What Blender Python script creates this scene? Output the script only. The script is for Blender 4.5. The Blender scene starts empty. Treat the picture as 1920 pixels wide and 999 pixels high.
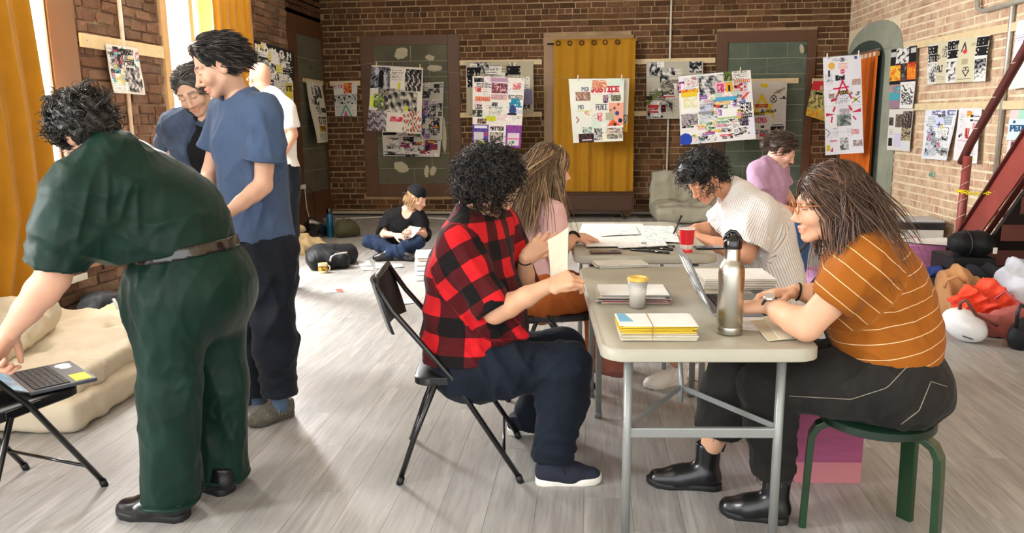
import bpy, bmesh, math, random
import numpy as np
from math import sin, cos, pi, radians, sqrt, atan2, exp
from mathutils import Vector, Matrix
random.seed(7)
RNG = np.random.default_rng(11)
SC = bpy.context.scene
COL = SC.collection

# ------------------------------------------------------------------ camera
CAM_H, CAM_F = 1.45, 1450.0
YAW, PITCH, ROLL = radians(5.9), radians(10.7), radians(0.6)
def _rz(a): return np.array([[cos(a), -sin(a), 0], [sin(a), cos(a), 0], [0, 0, 1]])
def _rx(a): return np.array([[1, 0, 0], [0, cos(a), -sin(a)], [0, sin(a), cos(a)]])
CAM_R = _rz(YAW) @ _rx(pi/2 - PITCH) @ _rz(-ROLL)
cam_data = bpy.data.cameras.new('camera'); cam = bpy.data.objects.new('camera', cam_data); COL.objects.link(cam)
cam_data.sensor_width = 36; cam_data.lens = 36*CAM_F/1920; cam_data.clip_start = 0.05
M4 = Matrix([list(r)+[0] for r in CAM_R.tolist()]+[[0, 0, 0, 1]]); M4.translation = (0, 0, CAM_H)
cam.matrix_world = M4
SC.camera = cam
def _ray(px, py): return CAM_R @ np.array([(px-960)/CAM_F, -(py-499.5)/CAM_F, -1.0])
O3 = np.array([0, 0, CAM_H])
def P(px, py, Y):                       # point of the room at depth Y
    d = _ray(px, py); return O3 + d*(Y/d[1])
def F(px, py, z=0.0):                   # point on the level z
    d = _ray(px, py); return O3 + d*((z-CAM_H)/d[2])
def PX(px, py, x):                      # point on the plane of a side wall
    d = _ray(px, py); return O3 + d*(x/d[0])

# ------------------------------------------------------------------ world, light, exposure
SC.view_settings.view_transform = 'Standard'; SC.view_settings.look = 'None'
SC.view_settings.gamma = 1.0; SC.view_settings.use_curve_mapping = False
SC.view_settings.exposure = 0.38
W = bpy.data.worlds.new('daylight'); SC.world = W; W.use_nodes = True
wn = W.node_tree.nodes; wn['Background'].inputs[0].default_value = (0.97, 0.98, 1.0, 1); wn['Background'].inputs[1].default_value = 2.5
def area(name, loc, rot, sx, sy, power, col=(1, 1, 1)):
    l = bpy.data.lights.new(name, 'AREA'); l.shape = 'RECTANGLE'; l.size = sx; l.size_y = sy; l.energy = power; l.color = col
    o = bpy.data.objects.new(name, l); COL.objects.link(o); o.location = loc; o.rotation_euler = rot
    return o
# daylight entering through the tall windows of the left wall
area('window_daylight', (-3.95, 5.0, 2.2), (0, -radians(78), 0), 2.6, 1.15, 620, (0.97, 0.98, 1.0))
area('window_daylight', (-3.95, 7.35, 2.2), (0, -radians(78), 0), 2.6, 0.95, 640, (0.97, 0.98, 1.0))
area('window_daylight', (-3.95, 1.7, 2.1), (0, -radians(80), 0), 2.6, 2.0, 560, (0.98, 0.98, 1.0))

# ------------------------------------------------------------------ helpers
def lin(c):
    if isinstance(c, str):
        c = c.lstrip('#'); c = [int(c[i:i+2], 16)/255 for i in (0, 2, 4)]
    return tuple((x/12.92 if x <= 0.04045 else ((x+0.055)/1.055)**2.4) for x in c[:3])
def lina(a):
    a = np.asarray(a, float); return np.where(a <= 0.04045, a/12.92, ((a+0.055)/1.055)**2.4)
def nrm(v):
    v = np.asarray(v, float); return v/(np.linalg.norm(v)+1e-12)
V3 = lambda *a: np.array(a, float)
def link(o, parent=None):
    COL.objects.link(o)
    if parent is not None: o.parent = parent
    return o
def tag(o, label=None, cat=None, group=None, kind=None):
    if label: o['label'] = label
    if cat: o['category'] = cat
    if group: o['group'] = group
    if kind: o['kind'] = kind
    return o
def thing(name, label, cat, loc=(0, 0, 0), rz=0.0, group=None):
    o = bpy.data.objects.new(name, None); COL.objects.link(o); o.empty_display_size = 0.1
    o.location = tuple(float(x) for x in loc); o.rotation_euler = (0, 0, rz)
    return tag(o, label, cat, group)
def mesh_np(name, V, Fq, mat, parent=None, smooth=True, org=None, attrs=None, tri=None):
    """V (n,3) world or local coordinates, Fq list/array of faces; org is subtracted."""
    V = np.asarray(V, float)
    if org is not None: V = V - np.asarray(org, float)
    me = bpy.data.meshes.new(name)
    if isinstance(Fq, np.ndarray):
        n, k = Fq.shape
        me.vertices.add(len(V)); me.vertices.foreach_set('co', V.astype(np.float32).ravel())
        me.loops.add(n*k); me.loops.foreach_set('vertex_index', Fq.astype(np.int32).ravel())
        me.polygons.add(n); me.polygons.foreach_set('loop_start', np.arange(0, n*k, k, dtype=np.int32))
        me.update(calc_edges=True)
    else:
        me.from_pydata([tuple(v) for v in V], [], [tuple(f) for f in Fq])
    if attrs:
        for an, arr in attrs.items():
            arr = np.asarray(arr, np.float32)
            if arr.shape[1] == 3:
                a = me.attributes.new(an, 'FLOAT_VECTOR', 'POINT'); a.data.foreach_set('vector', arr.ravel())
            else:
                a = me.attributes.new(an, 'FLOAT_COLOR', 'POINT'); a.data.foreach_set('color', arr.ravel())
    if smooth: me.polygons.foreach_set('use_smooth', np.ones(len(me.polygons), bool))
    if mat: me.materials.append(mat)
    o = bpy.data.objects.new(name, me)
    return link(o, parent)
class MB:
    """collects verts and faces of several shapes for ONE mesh"""
    def __init__(s): s.v = []; s.f = []; s.n = 0
    def add(s, V, Fc):
        V = np.asarray(V, float); s.v.append(V)
        for f in Fc: s.f.append([i+s.n for i in f])
        s.n += len(V); return s
    def box(s, c, size, R=None, taper=1.0):
        sx, sy, sz = [x/2 for x in size]
        V = np.array([[x*sx*(taper if z > 0 else 1), y*sy*(taper if z > 0 else 1), z*sz] for z in (-1, 1) for y in (-1, 1) for x in (-1, 1)])
        if R is not None: V = V @ np.asarray(R).T
        return s.add(V+np.asarray(c, float), [(0, 2, 3, 1), (4, 5, 7, 6), (0, 1, 5, 4), (2, 6, 7, 3), (0, 4, 6, 2), (1, 3, 7, 5)])
    def tube(s, pts, r, n=8, cap=True, flat=None):
        pts = np.asarray(pts, float); m = len(pts)
        rr = np.full(m, r) if np.isscalar(r) else np.asarray(r, float)
        T = np.gradient(pts, axis=0); T /= np.linalg.norm(T, axis=1)[:, None]+1e-12
        up = V3(0, 0, 1) if abs(T[0][2]) < 0.9 else V3(1, 0, 0)
        if flat is not None: up = np.asarray(flat[0], float)
        V = []; N = nrm(np.cross(up, T[0]))
        for i in range(m):
            N = nrm(N - T[i]*N.dot(T[i])); B = np.cross(T[i], N)
            kx, ky = (1, 1) if flat is None else (flat[1], flat[2])
            for j in range(n):
                a = 2*pi*(j+0.5)/n; V.append(pts[i]+rr[i]*(cos(a)*N*kx+sin(a)*B*ky))
        Fc = [(i*n+j, i*n+(j+1) % n, (i+1)*n+(j+1) % n, (i+1)*n+j) for i in range(m-1) for j in range(n)]
        if cap: Fc += [tuple(range(n-1, -1, -1)), tuple((m-1)*n+j for j in range(n))]
        return s.add(V, Fc)
    def lathe(s, prof, c=(0, 0, 0), n=24, R=None):
        V = []; m = len(prof)
        for r, z in prof:
            for j in range(n): V.append((r*cos(2*pi*j/n), r*sin(2*pi*j/n), z))
        V = np.array(V)
        if R is not None: V = V @ np.asarray(R).T
        Fc = [(i*n+j, i*n+(j+1) % n, (i+1)*n+(j+1) % n, (i+1)*n+j) for i in range(m-1) for j in range(n)]
        Fc += [tuple(range(n-1, -1, -1)), tuple((m-1)*n+j for j in range(n))]
        return s.add(V+np.asarray(c, float), Fc)
    def prism(s, poly, z0, z1, M=None):
        """poly in xy, extruded z0..z1, optional 4x4/3x3 transform"""
        n = len(poly); V = np.array([(x, y, z0) for x, y in poly]+[(x, y, z1) for x, y in poly], float)
        if M is not None: V = V @ np.asarray(M[0]).T + np.asarray(M[1])
        return s.add(V, [tuple(range(n-1, -1, -1)), tuple(range(n, 2*n))]+[(i, (i+1) % n, n+(i+1) % n, n+i) for i in range(n)])
    def build(s, name, mat, parent=None, smooth=False, bevel=0.0, org=None, seg=2, auto=None):
        V = np.concatenate(s.v) if s.v else np.zeros((0, 3))
        o = mesh_np(name, V, s.f, mat, parent, smooth=smooth, org=org)
        if bevel:
            md = o.modifiers.new('bevel', 'BEVEL'); md.width = bevel; md.segments = seg; md.limit_method = 'ANGLE'; md.angle_limit = radians(40)
        if auto:
            for p in o.data.polygons: p.use_smooth = True
            o.data.set_sharp_from_angle(angle=radians(auto))
        return o
def rotz(a): return _rz(a)
def basis(x, y, z): return np.stack([nrm(x), nrm(y), nrm(z)], 1)

# ------------------------------------------------------------------ materials
MATS = {}
class NT:
    def __init__(s, m): s.m = m; s.t = m.node_tree; s.n = s.t.nodes; s.l = s.t.links; s.b = s.n['Principled BSDF']
    def new(s, t, **kw):
        n = s.n.new(t)
        for k, v in kw.items():
            if k[0] == '_': setattr(n, k[1:], v)
        return n
    def to(s, a, b): s.l.new(a, b)
    def coord(s, kind='Object'): return s.new('ShaderNodeTexCoord').outputs[kind]
    def noise(s, vec, scale, detail=4, rough=0.55, dist=0):
        n = s.new('ShaderNodeTexNoise'); n.inputs['Scale'].default_value = scale; n.inputs['Detail'].default_value = detail
        n.inputs['Roughness'].default_value = rough; n.inputs['Distortion'].default_value = dist
        if vec is not None: s.to(vec, n.inputs['Vector'])
        return n.outputs['Fac']
    def ramp(s, fac, stops):
        n = s.new('ShaderNodeValToRGB'); e = n.color_ramp.elements
        while len(e) > 1: e.remove(e[-1])
        e[0].position = stops[0][0]; e[0].color = tuple(stops[0][1])+(1,)
        for p, c in stops[1:]:
            x = e.new(p); x.color = tuple(c)+(1,)
        s.to(fac, n.inputs[0]); return n.outputs['Color']
    def mix(s, fac, a, b, mode='MIX'):
        n = s.new('ShaderNodeMix'); n.data_type = 'RGBA'; n.blend_type = mode
        for v, i in ((fac, 0), (a, 6), (b, 7)):
            if isinstance(v, (int, float)): n.inputs[i].default_value = v
            elif isinstance(v, tuple): n.inputs[i].default_value = tuple(v[:3])+(1,)
            else: s.to(v, n.inputs[i])
        return n.outputs[2]
    def math(s, op, a, b=0.0, c=None):
        n = s.new('ShaderNodeMath'); n.operation = op
        for i, v in enumerate((a, b, c)):
            if v is None: continue
            if isinstance(v, (int, float)): n.inputs[i].default_value = v
            else: s.to(v, n.inputs[i])
        return n.outputs[0]
    def vmul(s, vec, k):
        n = s.new('ShaderNodeVectorMath'); n.operation = 'MULTIPLY'; s.to(vec, n.inputs[0]); n.inputs[1].default_value = k; return n.outputs[0]
    def bump(s, h, strength=0.3, dist=0.01):
        n = s.new('ShaderNodeBump'); n.inputs['Strength'].default_value = strength; n.inputs['Distance'].default_value = dist
        s.to(h, n.inputs['Height'])
        s.to(n.outputs[0], s.b.inputs['Normal']); return n
def newmat(name, base=(0.5, 0.5, 0.5), rough=0.6, metal=0.0, spec=0.5):
    m = bpy.data.materials.new(name); m.use_nodes = True; t = NT(m)
    t.b.inputs['Base Color'].default_value = tuple(base)+(1,); t.b.inputs['Roughness'].default_value = rough
    t.b.inputs['Metallic'].default_value = metal; t.b.inputs['Specular IOR Level'].default_value = spec
    return m, t
def mat(name, hexc, rough=0.6, metal=0.0, var=0.12, scale=12.0, bump=0.0, bscale=60.0, spec=0.5, coat=0.0, sheen=0.0):
    """plain procedural material: tone wanders with a noise, optional fine relief"""
    if name in MATS: return MATS[name]
    c = lin(hexc); m, t = newmat(name, c, rough, metal, spec)
    co = t.coord()
    if var:
        f = t.noise(co, scale, 3)
        a = tuple(x*(1-var) for x in c); b = tuple(min(1, x*(1+var)) for x in c)
        t.to(t.ramp(f, [(0.3, a), (0.7, b)]), t.b.inputs['Base Color'])
    if bump: t.bump(t.noise(co, bscale, 3), bump, 0.004)
    if coat: t.b.inputs['Coat Weight'].default_value = coat
    if sheen: t.b.inputs['Sheen Weight'].default_value = sheen
    MATS[name] = m; return m
def fabric(name, hexc, rough=0.9, bump=0.35, wr=9.0, var=0.15, sheen=0.04, stripes=None, plaid=None, stretch=(1, 1, 0.45)):
    """cloth: tone noise, soft wrinkle relief, weave; stripes / plaid follow the cloth's own 'fab' coordinates"""
    if name in MATS: return MATS[name]
    c = lin(hexc); m, t = newmat(name, c, rough, 0, 0.25); co = t.coord()
    f = t.noise(co, 6, 4)
    col = t.ramp(f, [(0.3, tuple(x*(1-var) for x in c)), (0.7, tuple(min(1, x*(1+var)) for x in c))])
    if stripes or plaid:
        at = t.new('ShaderNodeAttribute'); at.attribute_name = 'fab'
        sp = t.new('ShaderNodeSeparateXYZ'); t.to(at.outputs['Vector'], sp.inputs[0])
        def band(out, period, width, off=0.0):
            x = t.math('FRACT', t.math('ADD', t.math('DIVIDE', out, period), 10.0+off)); return t.math('LESS_THAN', x, width)
        if stripes:
            for axis, period, width, hx, off in stripes:
                col = t.mix(band(sp.outputs[axis], period, width, off), col, lin(hx))
        if plaid:
            per, dark, midc = plaid
            a = band(sp.outputs[0], per, 0.5); b = band(sp.outputs[1], per, 0.5)
            s_ = t.math('ADD', a, b)
            col = t.mix(t.math('GREATER_THAN', s_, 0.5), col, lin(midc)); col = t.mix(t.math('GREATER_THAN', s_, 1.5), col, lin(dark))
    t.to(col, t.b.inputs['Base Color'])
    t.b.inputs['Sheen Weight'].default_value = sheen; t.b.inputs['Sheen Roughness'].default_value = 0.4
    st = t.vmul(co, stretch)
    h1 = t.noise(st, wr, 3, 0.5, 0.5); h2 = t.noise(co, 420, 2)
    t.bump(t.math('ADD', h1, t.math('MULTIPLY', h2, 0.02)), bump, 0.03)
    MATS[name] = m; return m
def attr_mat(name, rough=0.8, attr='col', spec=0.3, sss=0.0, bump=0.0, bscale=200, coat=0.0):
    """colour comes from the painted per-point attribute of the surface (print, skin tone, hair tone)"""
    if name in MATS: return MATS[name]
    m, t = newmat(name, (1, 1, 1), rough, 0, spec)
    at = t.new('ShaderNodeAttribute'); at.attribute_name = attr
    t.to(at.outputs['Color'], t.b.inputs['Base Color'])
    if sss:
        t.b.inputs['Subsurface Weight'].default_value = sss; t.b.inputs['Subsurface Radius'].default_value = (0.02, 0.008, 0.004)
        t.b.inputs['Subsurface Scale'].default_value = 0.4
    if bump: t.bump(t.noise(t.coord(), bscale, 3), bump, 0.002)
    if coat: t.b.inputs['Coat Weight'].default_value = coat
    MATS[name] = m; return m

# ------------------------------------------------------------------ implicit surfaces -> mesh
def smin(a, b, k):
    h = np.maximum(k-np.abs(a-b), 0)/k
    return np.minimum(a, b)-h*h*k*0.25
def smax(a, b, k): return -smin(-a, -b, k)
class Sdf:
    def __init__(s): s.p = []; s.first = set()
    def rs(s, *a, **k):   # sleeve / trouser leg: shaped and hemmed before the torso is merged on
        s.rc(*a, **k); s.first.add(len(s.p)-1); return s
    def bx(s, c, h, r, R=None, k=0.02):
        s.p.append(('bx', np.array(c, float), np.array(h, float), np.eye(3) if R is None else np.array(R), r, 0, 0, k, False)); return s
    def rc(s, a, b, ra, rb=None, lat=None, kx=1.0, k=0.03, sub=False):
        rb = ra if rb is None else rb
        s.p.append(('rc', np.array(a, float), np.array(b, float), ra, rb, None if lat is None else nrm(lat), kx, k, sub)); return s
    def el(s, c, r, R=None, k=0.02, sub=False):
        s.p.append(('el', np.array(c, float), np.array(r, float), np.eye(3) if R is None else np.array(R), 0, 0, 0, k, sub)); return s
    def cut(s, pt, n, k=0.004, near=None, lim=None):
        """remove the side the normal points to (within lim of near, when given)"""
        s.p.append(('cut', np.array(pt, float), nrm(n), near, lim, 0, 0, k, False))
        if near is not None: s.first.add(len(s.p)-1)
        return s
    def dist(s, p, X, Y, Z):
        if p[0] == 'rc':
            _, a, b, ra, rb, lat, kx, k, sub = p
            x, y, z = X-a[0], Y-a[1], Z-a[2]; ab = b-a
            if lat is not None and kx != 1:
                d = x*lat[0]+y*lat[1]+z*lat[2]; g = (1/kx-1)
                x = x+g*d*lat[0]; y = y+g*d*lat[1]; z = z+g*d*lat[2]
                da = ab.dot(lat); ab = ab+g*da*lat
            L = ab.dot(ab)+1e-9
            t = np.clip((x*ab[0]+y*ab[1]+z*ab[2])/L, 0, 1)
            return np.sqrt((x-t*ab[0])**2+(y-t*ab[1])**2+(z-t*ab[2])**2)-(ra+t*(rb-ra))
        if p[0] == 'bx':
            _, c, h, R, r, *_r = p; x, y, z = X-c[0], Y-c[1], Z-c[2]; o = 0
            for i in range(3): o = o+np.maximum(np.abs(x*R[0, i]+y*R[1, i]+z*R[2, i])-(h[i]-r), 0)**2
            return np.sqrt(o)-r
        if p[0] == 'el':
            _, c, r, R, *_r = p
            x, y, z = X-c[0], Y-c[1], Z-c[2]
            u = x*R[0, 0]+y*R[1, 0]+z*R[2, 0]; v = x*R[0, 1]+y*R[1, 1]+z*R[2, 1]; w = x*R[0, 2]+y*R[1, 2]+z*R[2, 2]
            k0 = np.sqrt((u/r[0])**2+(v/r[1])**2+(w/r[2])**2); k1 = np.sqrt((u/r[0]**2)**2+(v/r[1]**2)**2+(w/r[2]**2)**2)+1e-6
            return k0*(k0-1)/k1
    def bbox(s, p):
        if p[0] == 'rc':
            m = max(p[3], p[4])*max(1, p[6]); return np.minimum(p[1], p[2])-m, np.maximum(p[1], p[2])+m
        m = max(p[2])*(1.5 if p[0] == 'bx' else 1); return p[1]-m, p[1]+m
    def mesh(s, res, clip=None, fn=None, pad=0.0):
        adds = [p for p in s.p if p[0] != 'cut' and not p[-1]]
        lo = np.min([s.bbox(p)[0] for p in adds], 0)-0.03-pad; hi = np.max([s.bbox(p)[1] for p in adds], 0)+0.03+pad
        if clip is not None: lo = np.maximum(lo, clip[0]); hi = np.minimum(hi, clip[1])
        n = np.ceil((hi-lo)/res).astype(int)+2
        ax = [(lo[i]+np.arange(n[i])*res).astype(np.float32) for i in range(3)]
        D = np.full(n, 0.06, np.float32)
        for p in [q for i, q in enumerate(s.p) if i in s.first]+[q for i, q in enumerate(s.p) if i not in s.first]:
            if p[0] == 'cut':
                _, pt, nn, near, lim, *_q, k, _s = p
                if near is None:
                    sl = (slice(None),)*3
                else:
                    sl = tuple(slice(max(0, int((near[i]-lim-lo[i])/res)), max(0, min(n[i], int((near[i]+lim-lo[i])/res)+1))) for i in range(3))
                if any(q.stop is not None and q.stop <= q.start for q in sl): continue
                x, y, z = ax[0][sl[0]][:, None, None], ax[1][sl[1]][None, :, None], ax[2][sl[2]][None, None, :]
                d = (x-pt[0])*nn[0]+(y-pt[1])*nn[1]+(z-pt[2])*nn[2]
                if near is not None:
                    rr = np.sqrt((x-near[0])**2+(y-near[1])**2+(z-near[2])**2); d = np.where(rr < lim, d, -1)
                D[sl] = np.maximum(D[sl], d); continue
            k = p[7]; bl, bh = s.bbox(p); m = k+0.065 if not p[-1] else k+0.01
            i0 = np.maximum(0, ((bl-m-lo)/res).astype(int)); i1 = np.minimum(n, ((bh+m-lo)/res).astype(int)+2)
            if np.any(i1 <= i0): continue
            sl = tuple(slice(i0[i], i1[i]) for i in range(3))
            d = s.dist(p, ax[0][sl[0]][:, None, None], ax[1][sl[1]][None, :, None], ax[2][sl[2]][None, None, :]).astype(np.float32)
            D[sl] = smax(D[sl], -d, k) if p[-1] else smin(D[sl], d, k)
        if fn is not None: D = fn(D, ax)
        if clip is None:
            D[0], D[-1] = 1, 1; D[:, 0], D[:, -1] = 1, 1; D[:, :, 0], D[:, :, -1] = 1, 1
        return surface_nets(D, lo, res)
def surface_nets(D, lo, res):
    S = D < 0
    c = [S[i:S.shape[0]-1+i, j:S.shape[1]-1+j, k:S.shape[2]-1+k] for i in (0, 1) for j in (0, 1) for k in (0, 1)]
    allc = c[0].copy(); anyc = c[0].copy()
    for q in c[1:]: allc &= q; anyc |= q
    act = np.argwhere(anyc & ~allc)
    if len(act) == 0: return np.zeros((0, 3)), np.zeros((0, 4), int)
    idx = np.full(anyc.shape, -1, np.int32); idx[tuple(act.T)] = np.arange(len(act))
    off = [(i, j, k) for i in (0, 1) for j in (0, 1) for k in (0, 1)]
    val = np.stack([D[tuple((act+o).T)] for o in off], 1)
    P0 = np.zeros((len(act), 3)); cnt = np.zeros(len(act))
    for a in range(8):
        for b in range(a+1, 8):
            if sum(abs(off[a][q]-off[b][q]) for q in range(3)) != 1: continue
            m = (val[:, a] < 0) != (val[:, b] < 0)
            t = np.where(m, val[:, a]/(val[:, a]-val[:, b]+1e-12), 0)
            pt = np.array(off[a], float)+t[:, None]*(np.array(off[b], float)-np.array(off[a], float))
            P0 += np.where(m[:, None], pt, 0); cnt += m
    V = (act+P0/np.maximum(cnt, 1)[:, None])*res+lo
    Q = []
    for axis in range(3):
        sl0 = [slice(None)]*3; sl1 = [slice(None)]*3; sl0[axis] = slice(0, -1); sl1[axis] = slice(1, None)
        A, B = S[tuple(sl0)], S[tuple(sl1)]
        for flip, msk in ((False, A & ~B), (True, ~A & B)):
            e = np.argwhere(msk); u, v = [(1, 2), (2, 0), (0, 1)][axis]
            ok = (e[:, u] > 0) & (e[:, v] > 0) & (e[:, u] < S.shape[u]-1) & (e[:, v] < S.shape[v]-1); e = e[ok]
            if not len(e): continue
            du = np.zeros(3, int); du[u] = 1; dv = np.zeros(3, int); dv[v] = 1
            q = np.stack([idx[tuple((e-du-dv).T)], idx[tuple((e-dv).T)], idx[tuple(e.T)], idx[tuple((e-du).T)]], 1)
            Q.append(q[:, ::-1] if flip else q)
    Q = np.concatenate(Q); Q = Q[(Q >= 0).all(1)]
    return V, Q
def normals_np(V, Q):
    n = np.cross(V[Q[:, 2]]-V[Q[:, 0]], V[Q[:, 3]]-V[Q[:, 1]]); N = np.zeros_like(V)
    for i in range(4): np.add.at(N, Q[:, i], n)
    return N/(np.linalg.norm(N, axis=1)[:, None]+1e-12)
def relax(V, Q, it=1, lam=0.5):
    for _ in range(it):
        A = np.zeros_like(V); c = np.zeros(len(V))
        for i in range(4):
            for j in ((i+1) % 4, (i-1) % 4):
                np.add.at(A, Q[:, i], V[Q[:, j]]); np.add.at(c, Q[:, i], 1)
        V = V+lam*(A/np.maximum(c, 1)[:, None]-V)
    return V
def wob(p, seed, f):
    """cheap smooth 3D noise, about -1..1"""
    r = np.random.default_rng(seed); o = 0
    for i in range(4):
        k = r.normal(size=3)*f*(1+0.5*i); k2 = r.normal(size=3)*f*0.7
        o = o+np.sin(p@k+r.uniform(0, 6)+1.6*np.sin(p@k2+r.uniform(0, 6)))/(1+0.5*i)
    return o/2.6
def tubes_np(C, R, sides=4):
    """C (N,K,3) centre lines, R (N,K) radii -> verts, quads"""
    N, K, _ = C.shape
    T = np.gradient(C, axis=1); T /= np.linalg.norm(T, axis=2, keepdims=True)+1e-12
    ref = np.broadcast_to(V3(0.31, 0.83, 0.46), T.shape)
    A = np.cross(T, ref); A /= np.linalg.norm(A, axis=2, keepdims=True)+1e-12; B = np.cross(T, A)
    an = 2*pi*np.arange(sides)/sides
    V = C[:, :, None]+R[:, :, None, None]*(np.cos(an)[None, None, :, None]*A[:, :, None]+np.sin(an)[None, None, :, None]*B[:, :, None])
    id_ = np.arange(N*K*sides).reshape(N, K, sides)
    a = id_[:, :-1]; b = id_[:, 1:]
    Q = np.stack([a, np.roll(a, -1, 2), np.roll(b, -1, 2), b], -1).reshape(-1, 4)
    return V.reshape(-1, 3), Q
# ================================================================== THE ROOM
XL, XREC, XR, YB, ZC = -3.75, -4.12, 3.65, 11.9, 3.7
YJ = 9.55            # the left wall steps back here
Y0 = -1.2
SKY_OUT = mat('outside_haze', '#f4f6f5', 1.0)

def brick_mat(name, stops, mortar, grime=0.5, lime=0.0):
    m, t = newmat(name, (0.3, 0.15, 0.1), 0.88, 0, 0.2)
    at = t.new('ShaderNodeAttribute'); at.attribute_name = 'col'
    sp = t.new('ShaderNodeSeparateColor'); t.to(at.outputs['Color'], sp.inputs[0])
    oi = t.new('ShaderNodeObjectInfo')
    geo = t.new('ShaderNodeNewGeometry')
    r = t.math('FRACT', t.math('ADD', sp.outputs[0], t.math('MULTIPLY', oi.outputs['Random'], 0.37)))
    col = t.ramp(r, stops)
    n1 = t.noise(geo.outputs['Position'], 1.1, 5, 0.6); n2 = t.noise(geo.outputs['Position'], 26, 5, 0.65); n3 = t.noise(geo.outputs['Position'], 5.5, 4, 0.6)
    g1 = t.ramp(n1, [(0.35, (1-grime,)*3), (0.62, (1.0, 1.0, 1.0))])
    col = t.mix(0.8, col, g1, 'MULTIPLY')
    col = t.mix(t.ramp(n2, [(0.35, (0.55,)*3), (0.6, (0.0,)*3)]), col, tuple(0.55*x for x in stops[0][1]))
    if lime:
        ml = t.math('MULTIPLY', t.ramp(n3, [(0.36, (0,)*3), (0.7, (1,)*3)]), lime)
        col = t.mix(ml, col, mortar)
    sp2 = t.ramp(t.noise(geo.outputs['Position'], 60, 3, 0.7), [(0.66, (0,)*3), (0.72, (1,)*3)])
    col = t.mix(t.math('MULTIPLY', sp2, 0.35), col, mortar)
    t.to(col, t.b.inputs['Base Color']); t.bump(n2, 0.6, 0.012)
    return m
def mortar_mat(name, c, c2, bump=0.6):
    m, t = newmat(name, c, 0.95, 0, 0.15); geo = t.new('ShaderNodeNewGeometry')
    t.to(t.mix(t.ramp(t.noise(geo.outputs['Position'], 2.2, 5, 0.65), [(0.35, (0,)*3), (0.65, (1,)*3)]), c, c2), t.b.inputs['Base Color'])
    t.bump(t.noise(geo.outputs['Position'], 45, 4), bump, 0.01); return m
BR_BACK = brick_mat('brick_brown', [(0, lin('#5e4029')), (0.3, lin('#6c4a30')), (0.6, lin('#7c593b')), (0.8, lin('#503824')), (1, lin('#8a6746'))], lin('#a58f74'), 0.4)
BR_LEFT = brick_mat('brick_umber', [(0, lin('#6b4a38')), (0.4, lin('#86604a')), (0.7, lin('#5e4436')), (1, lin('#98755c'))], lin('#a8957c'), 0.45, 0.25)
BR_RIGHT = brick_mat('brick_limewashed', [(0, lin('#c89e82')), (0.35, lin('#c09078')), (0.6, lin('#d2b090')), (1, lin('#b58470'))], lin('#dfcdac'), 0.2, 0.85)
MO_BACK = mortar_mat('mortar_tan', lin('#b39a76'), lin('#8d7556'))
MO_LEFT = mortar_mat('mortar_grey', lin('#a08a72'), lin('#7b6450'))
MO_RIGHT = mortar_mat('mortar_cream', lin('#eddfc2'), lin('#d8c6a4'))

def slab(name, c, size, m, parent=None, bevel=0, kind='structure', R=None):
    o = MB().box((0, 0, 0), size, R).build(name, m, parent, bevel=bevel)
    o.location = tuple(float(x) for x in c)
    if kind and parent is None: o['kind'] = kind
    return o
# floor: dark grout base, every plank a piece of its own
FLOOR_BASE, tf = newmat('floor_base', lin('#7d766d'), 0.8)
floor = slab('floor', (-0.3, 5.0, -0.03), (9.6, 15.0, 0.04), FLOOR_BASE)
def plank_mat():
    m, t = newmat('oak_plank', (0.5, 0.48, 0.45), 0.34, 0, 0.5)
    geo = t.new('ShaderNodeNewGeometry'); oi = t.new('ShaderNodeObjectInfo'); at = t.new('ShaderNodeAttribute'); at.attribute_name = 'col'
    sp = t.new('ShaderNodeSeparateColor'); t.to(at.outputs['Color'], sp.inputs[0])
    r = t.math('FRACT', t.math('ADD', sp.outputs[0], oi.outputs['Random']))
    ps = t.vmul(geo.outputs['Position'], (6.0, 0.42, 1))
    off = t.new('ShaderNodeVectorMath'); off.operation = 'ADD'; t.to(ps, off.inputs[0])
    cb = t.new('ShaderNodeCombineXYZ'); t.to(t.math('MULTIPLY', r, 31.0), cb.inputs[0]); t.to(t.math('MULTIPLY', r, 17.0), cb.inputs[1]); t.to(cb.outputs[0], off.inputs[1])
    g = t.noise(off.outputs[0], 2.3, 6, 0.62, 0.9); g2 = t.noise(off.outputs[0], 11, 4, 0.6, 0.3)
    base = t.ramp(r, [(0, lin('#8f8e8a')), (0.35, lin('#9d9b97')), (0.7, lin('#959390')), (1, lin('#a8a6a1'))])
    gr = t.ramp(g, [(0.25, lin('#77746f')), (0.40, lin('#9c9994')), (0.55, lin('#aeaba6')), (0.66, lin('#c9c6c0')), (0.8, lin('#dcd9d3'))])
    col = t.mix(0.55, base, gr); col = t.mix(t.ramp(g2, [(0.3, (0.35,)*3), (0.55, (0,)*3)]), col, lin('#6c655d'))
    t.to(col, t.b.inputs['Base Color'])
    rr = t.ramp(g2, [(0.3, (0.5,)*3), (0.7, (0.36,)*3)]); t.to(rr, t.b.inputs['Roughness']); t.bump(g2, 0.12, 0.003)
    return m
PLANK = plank_mat()
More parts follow.
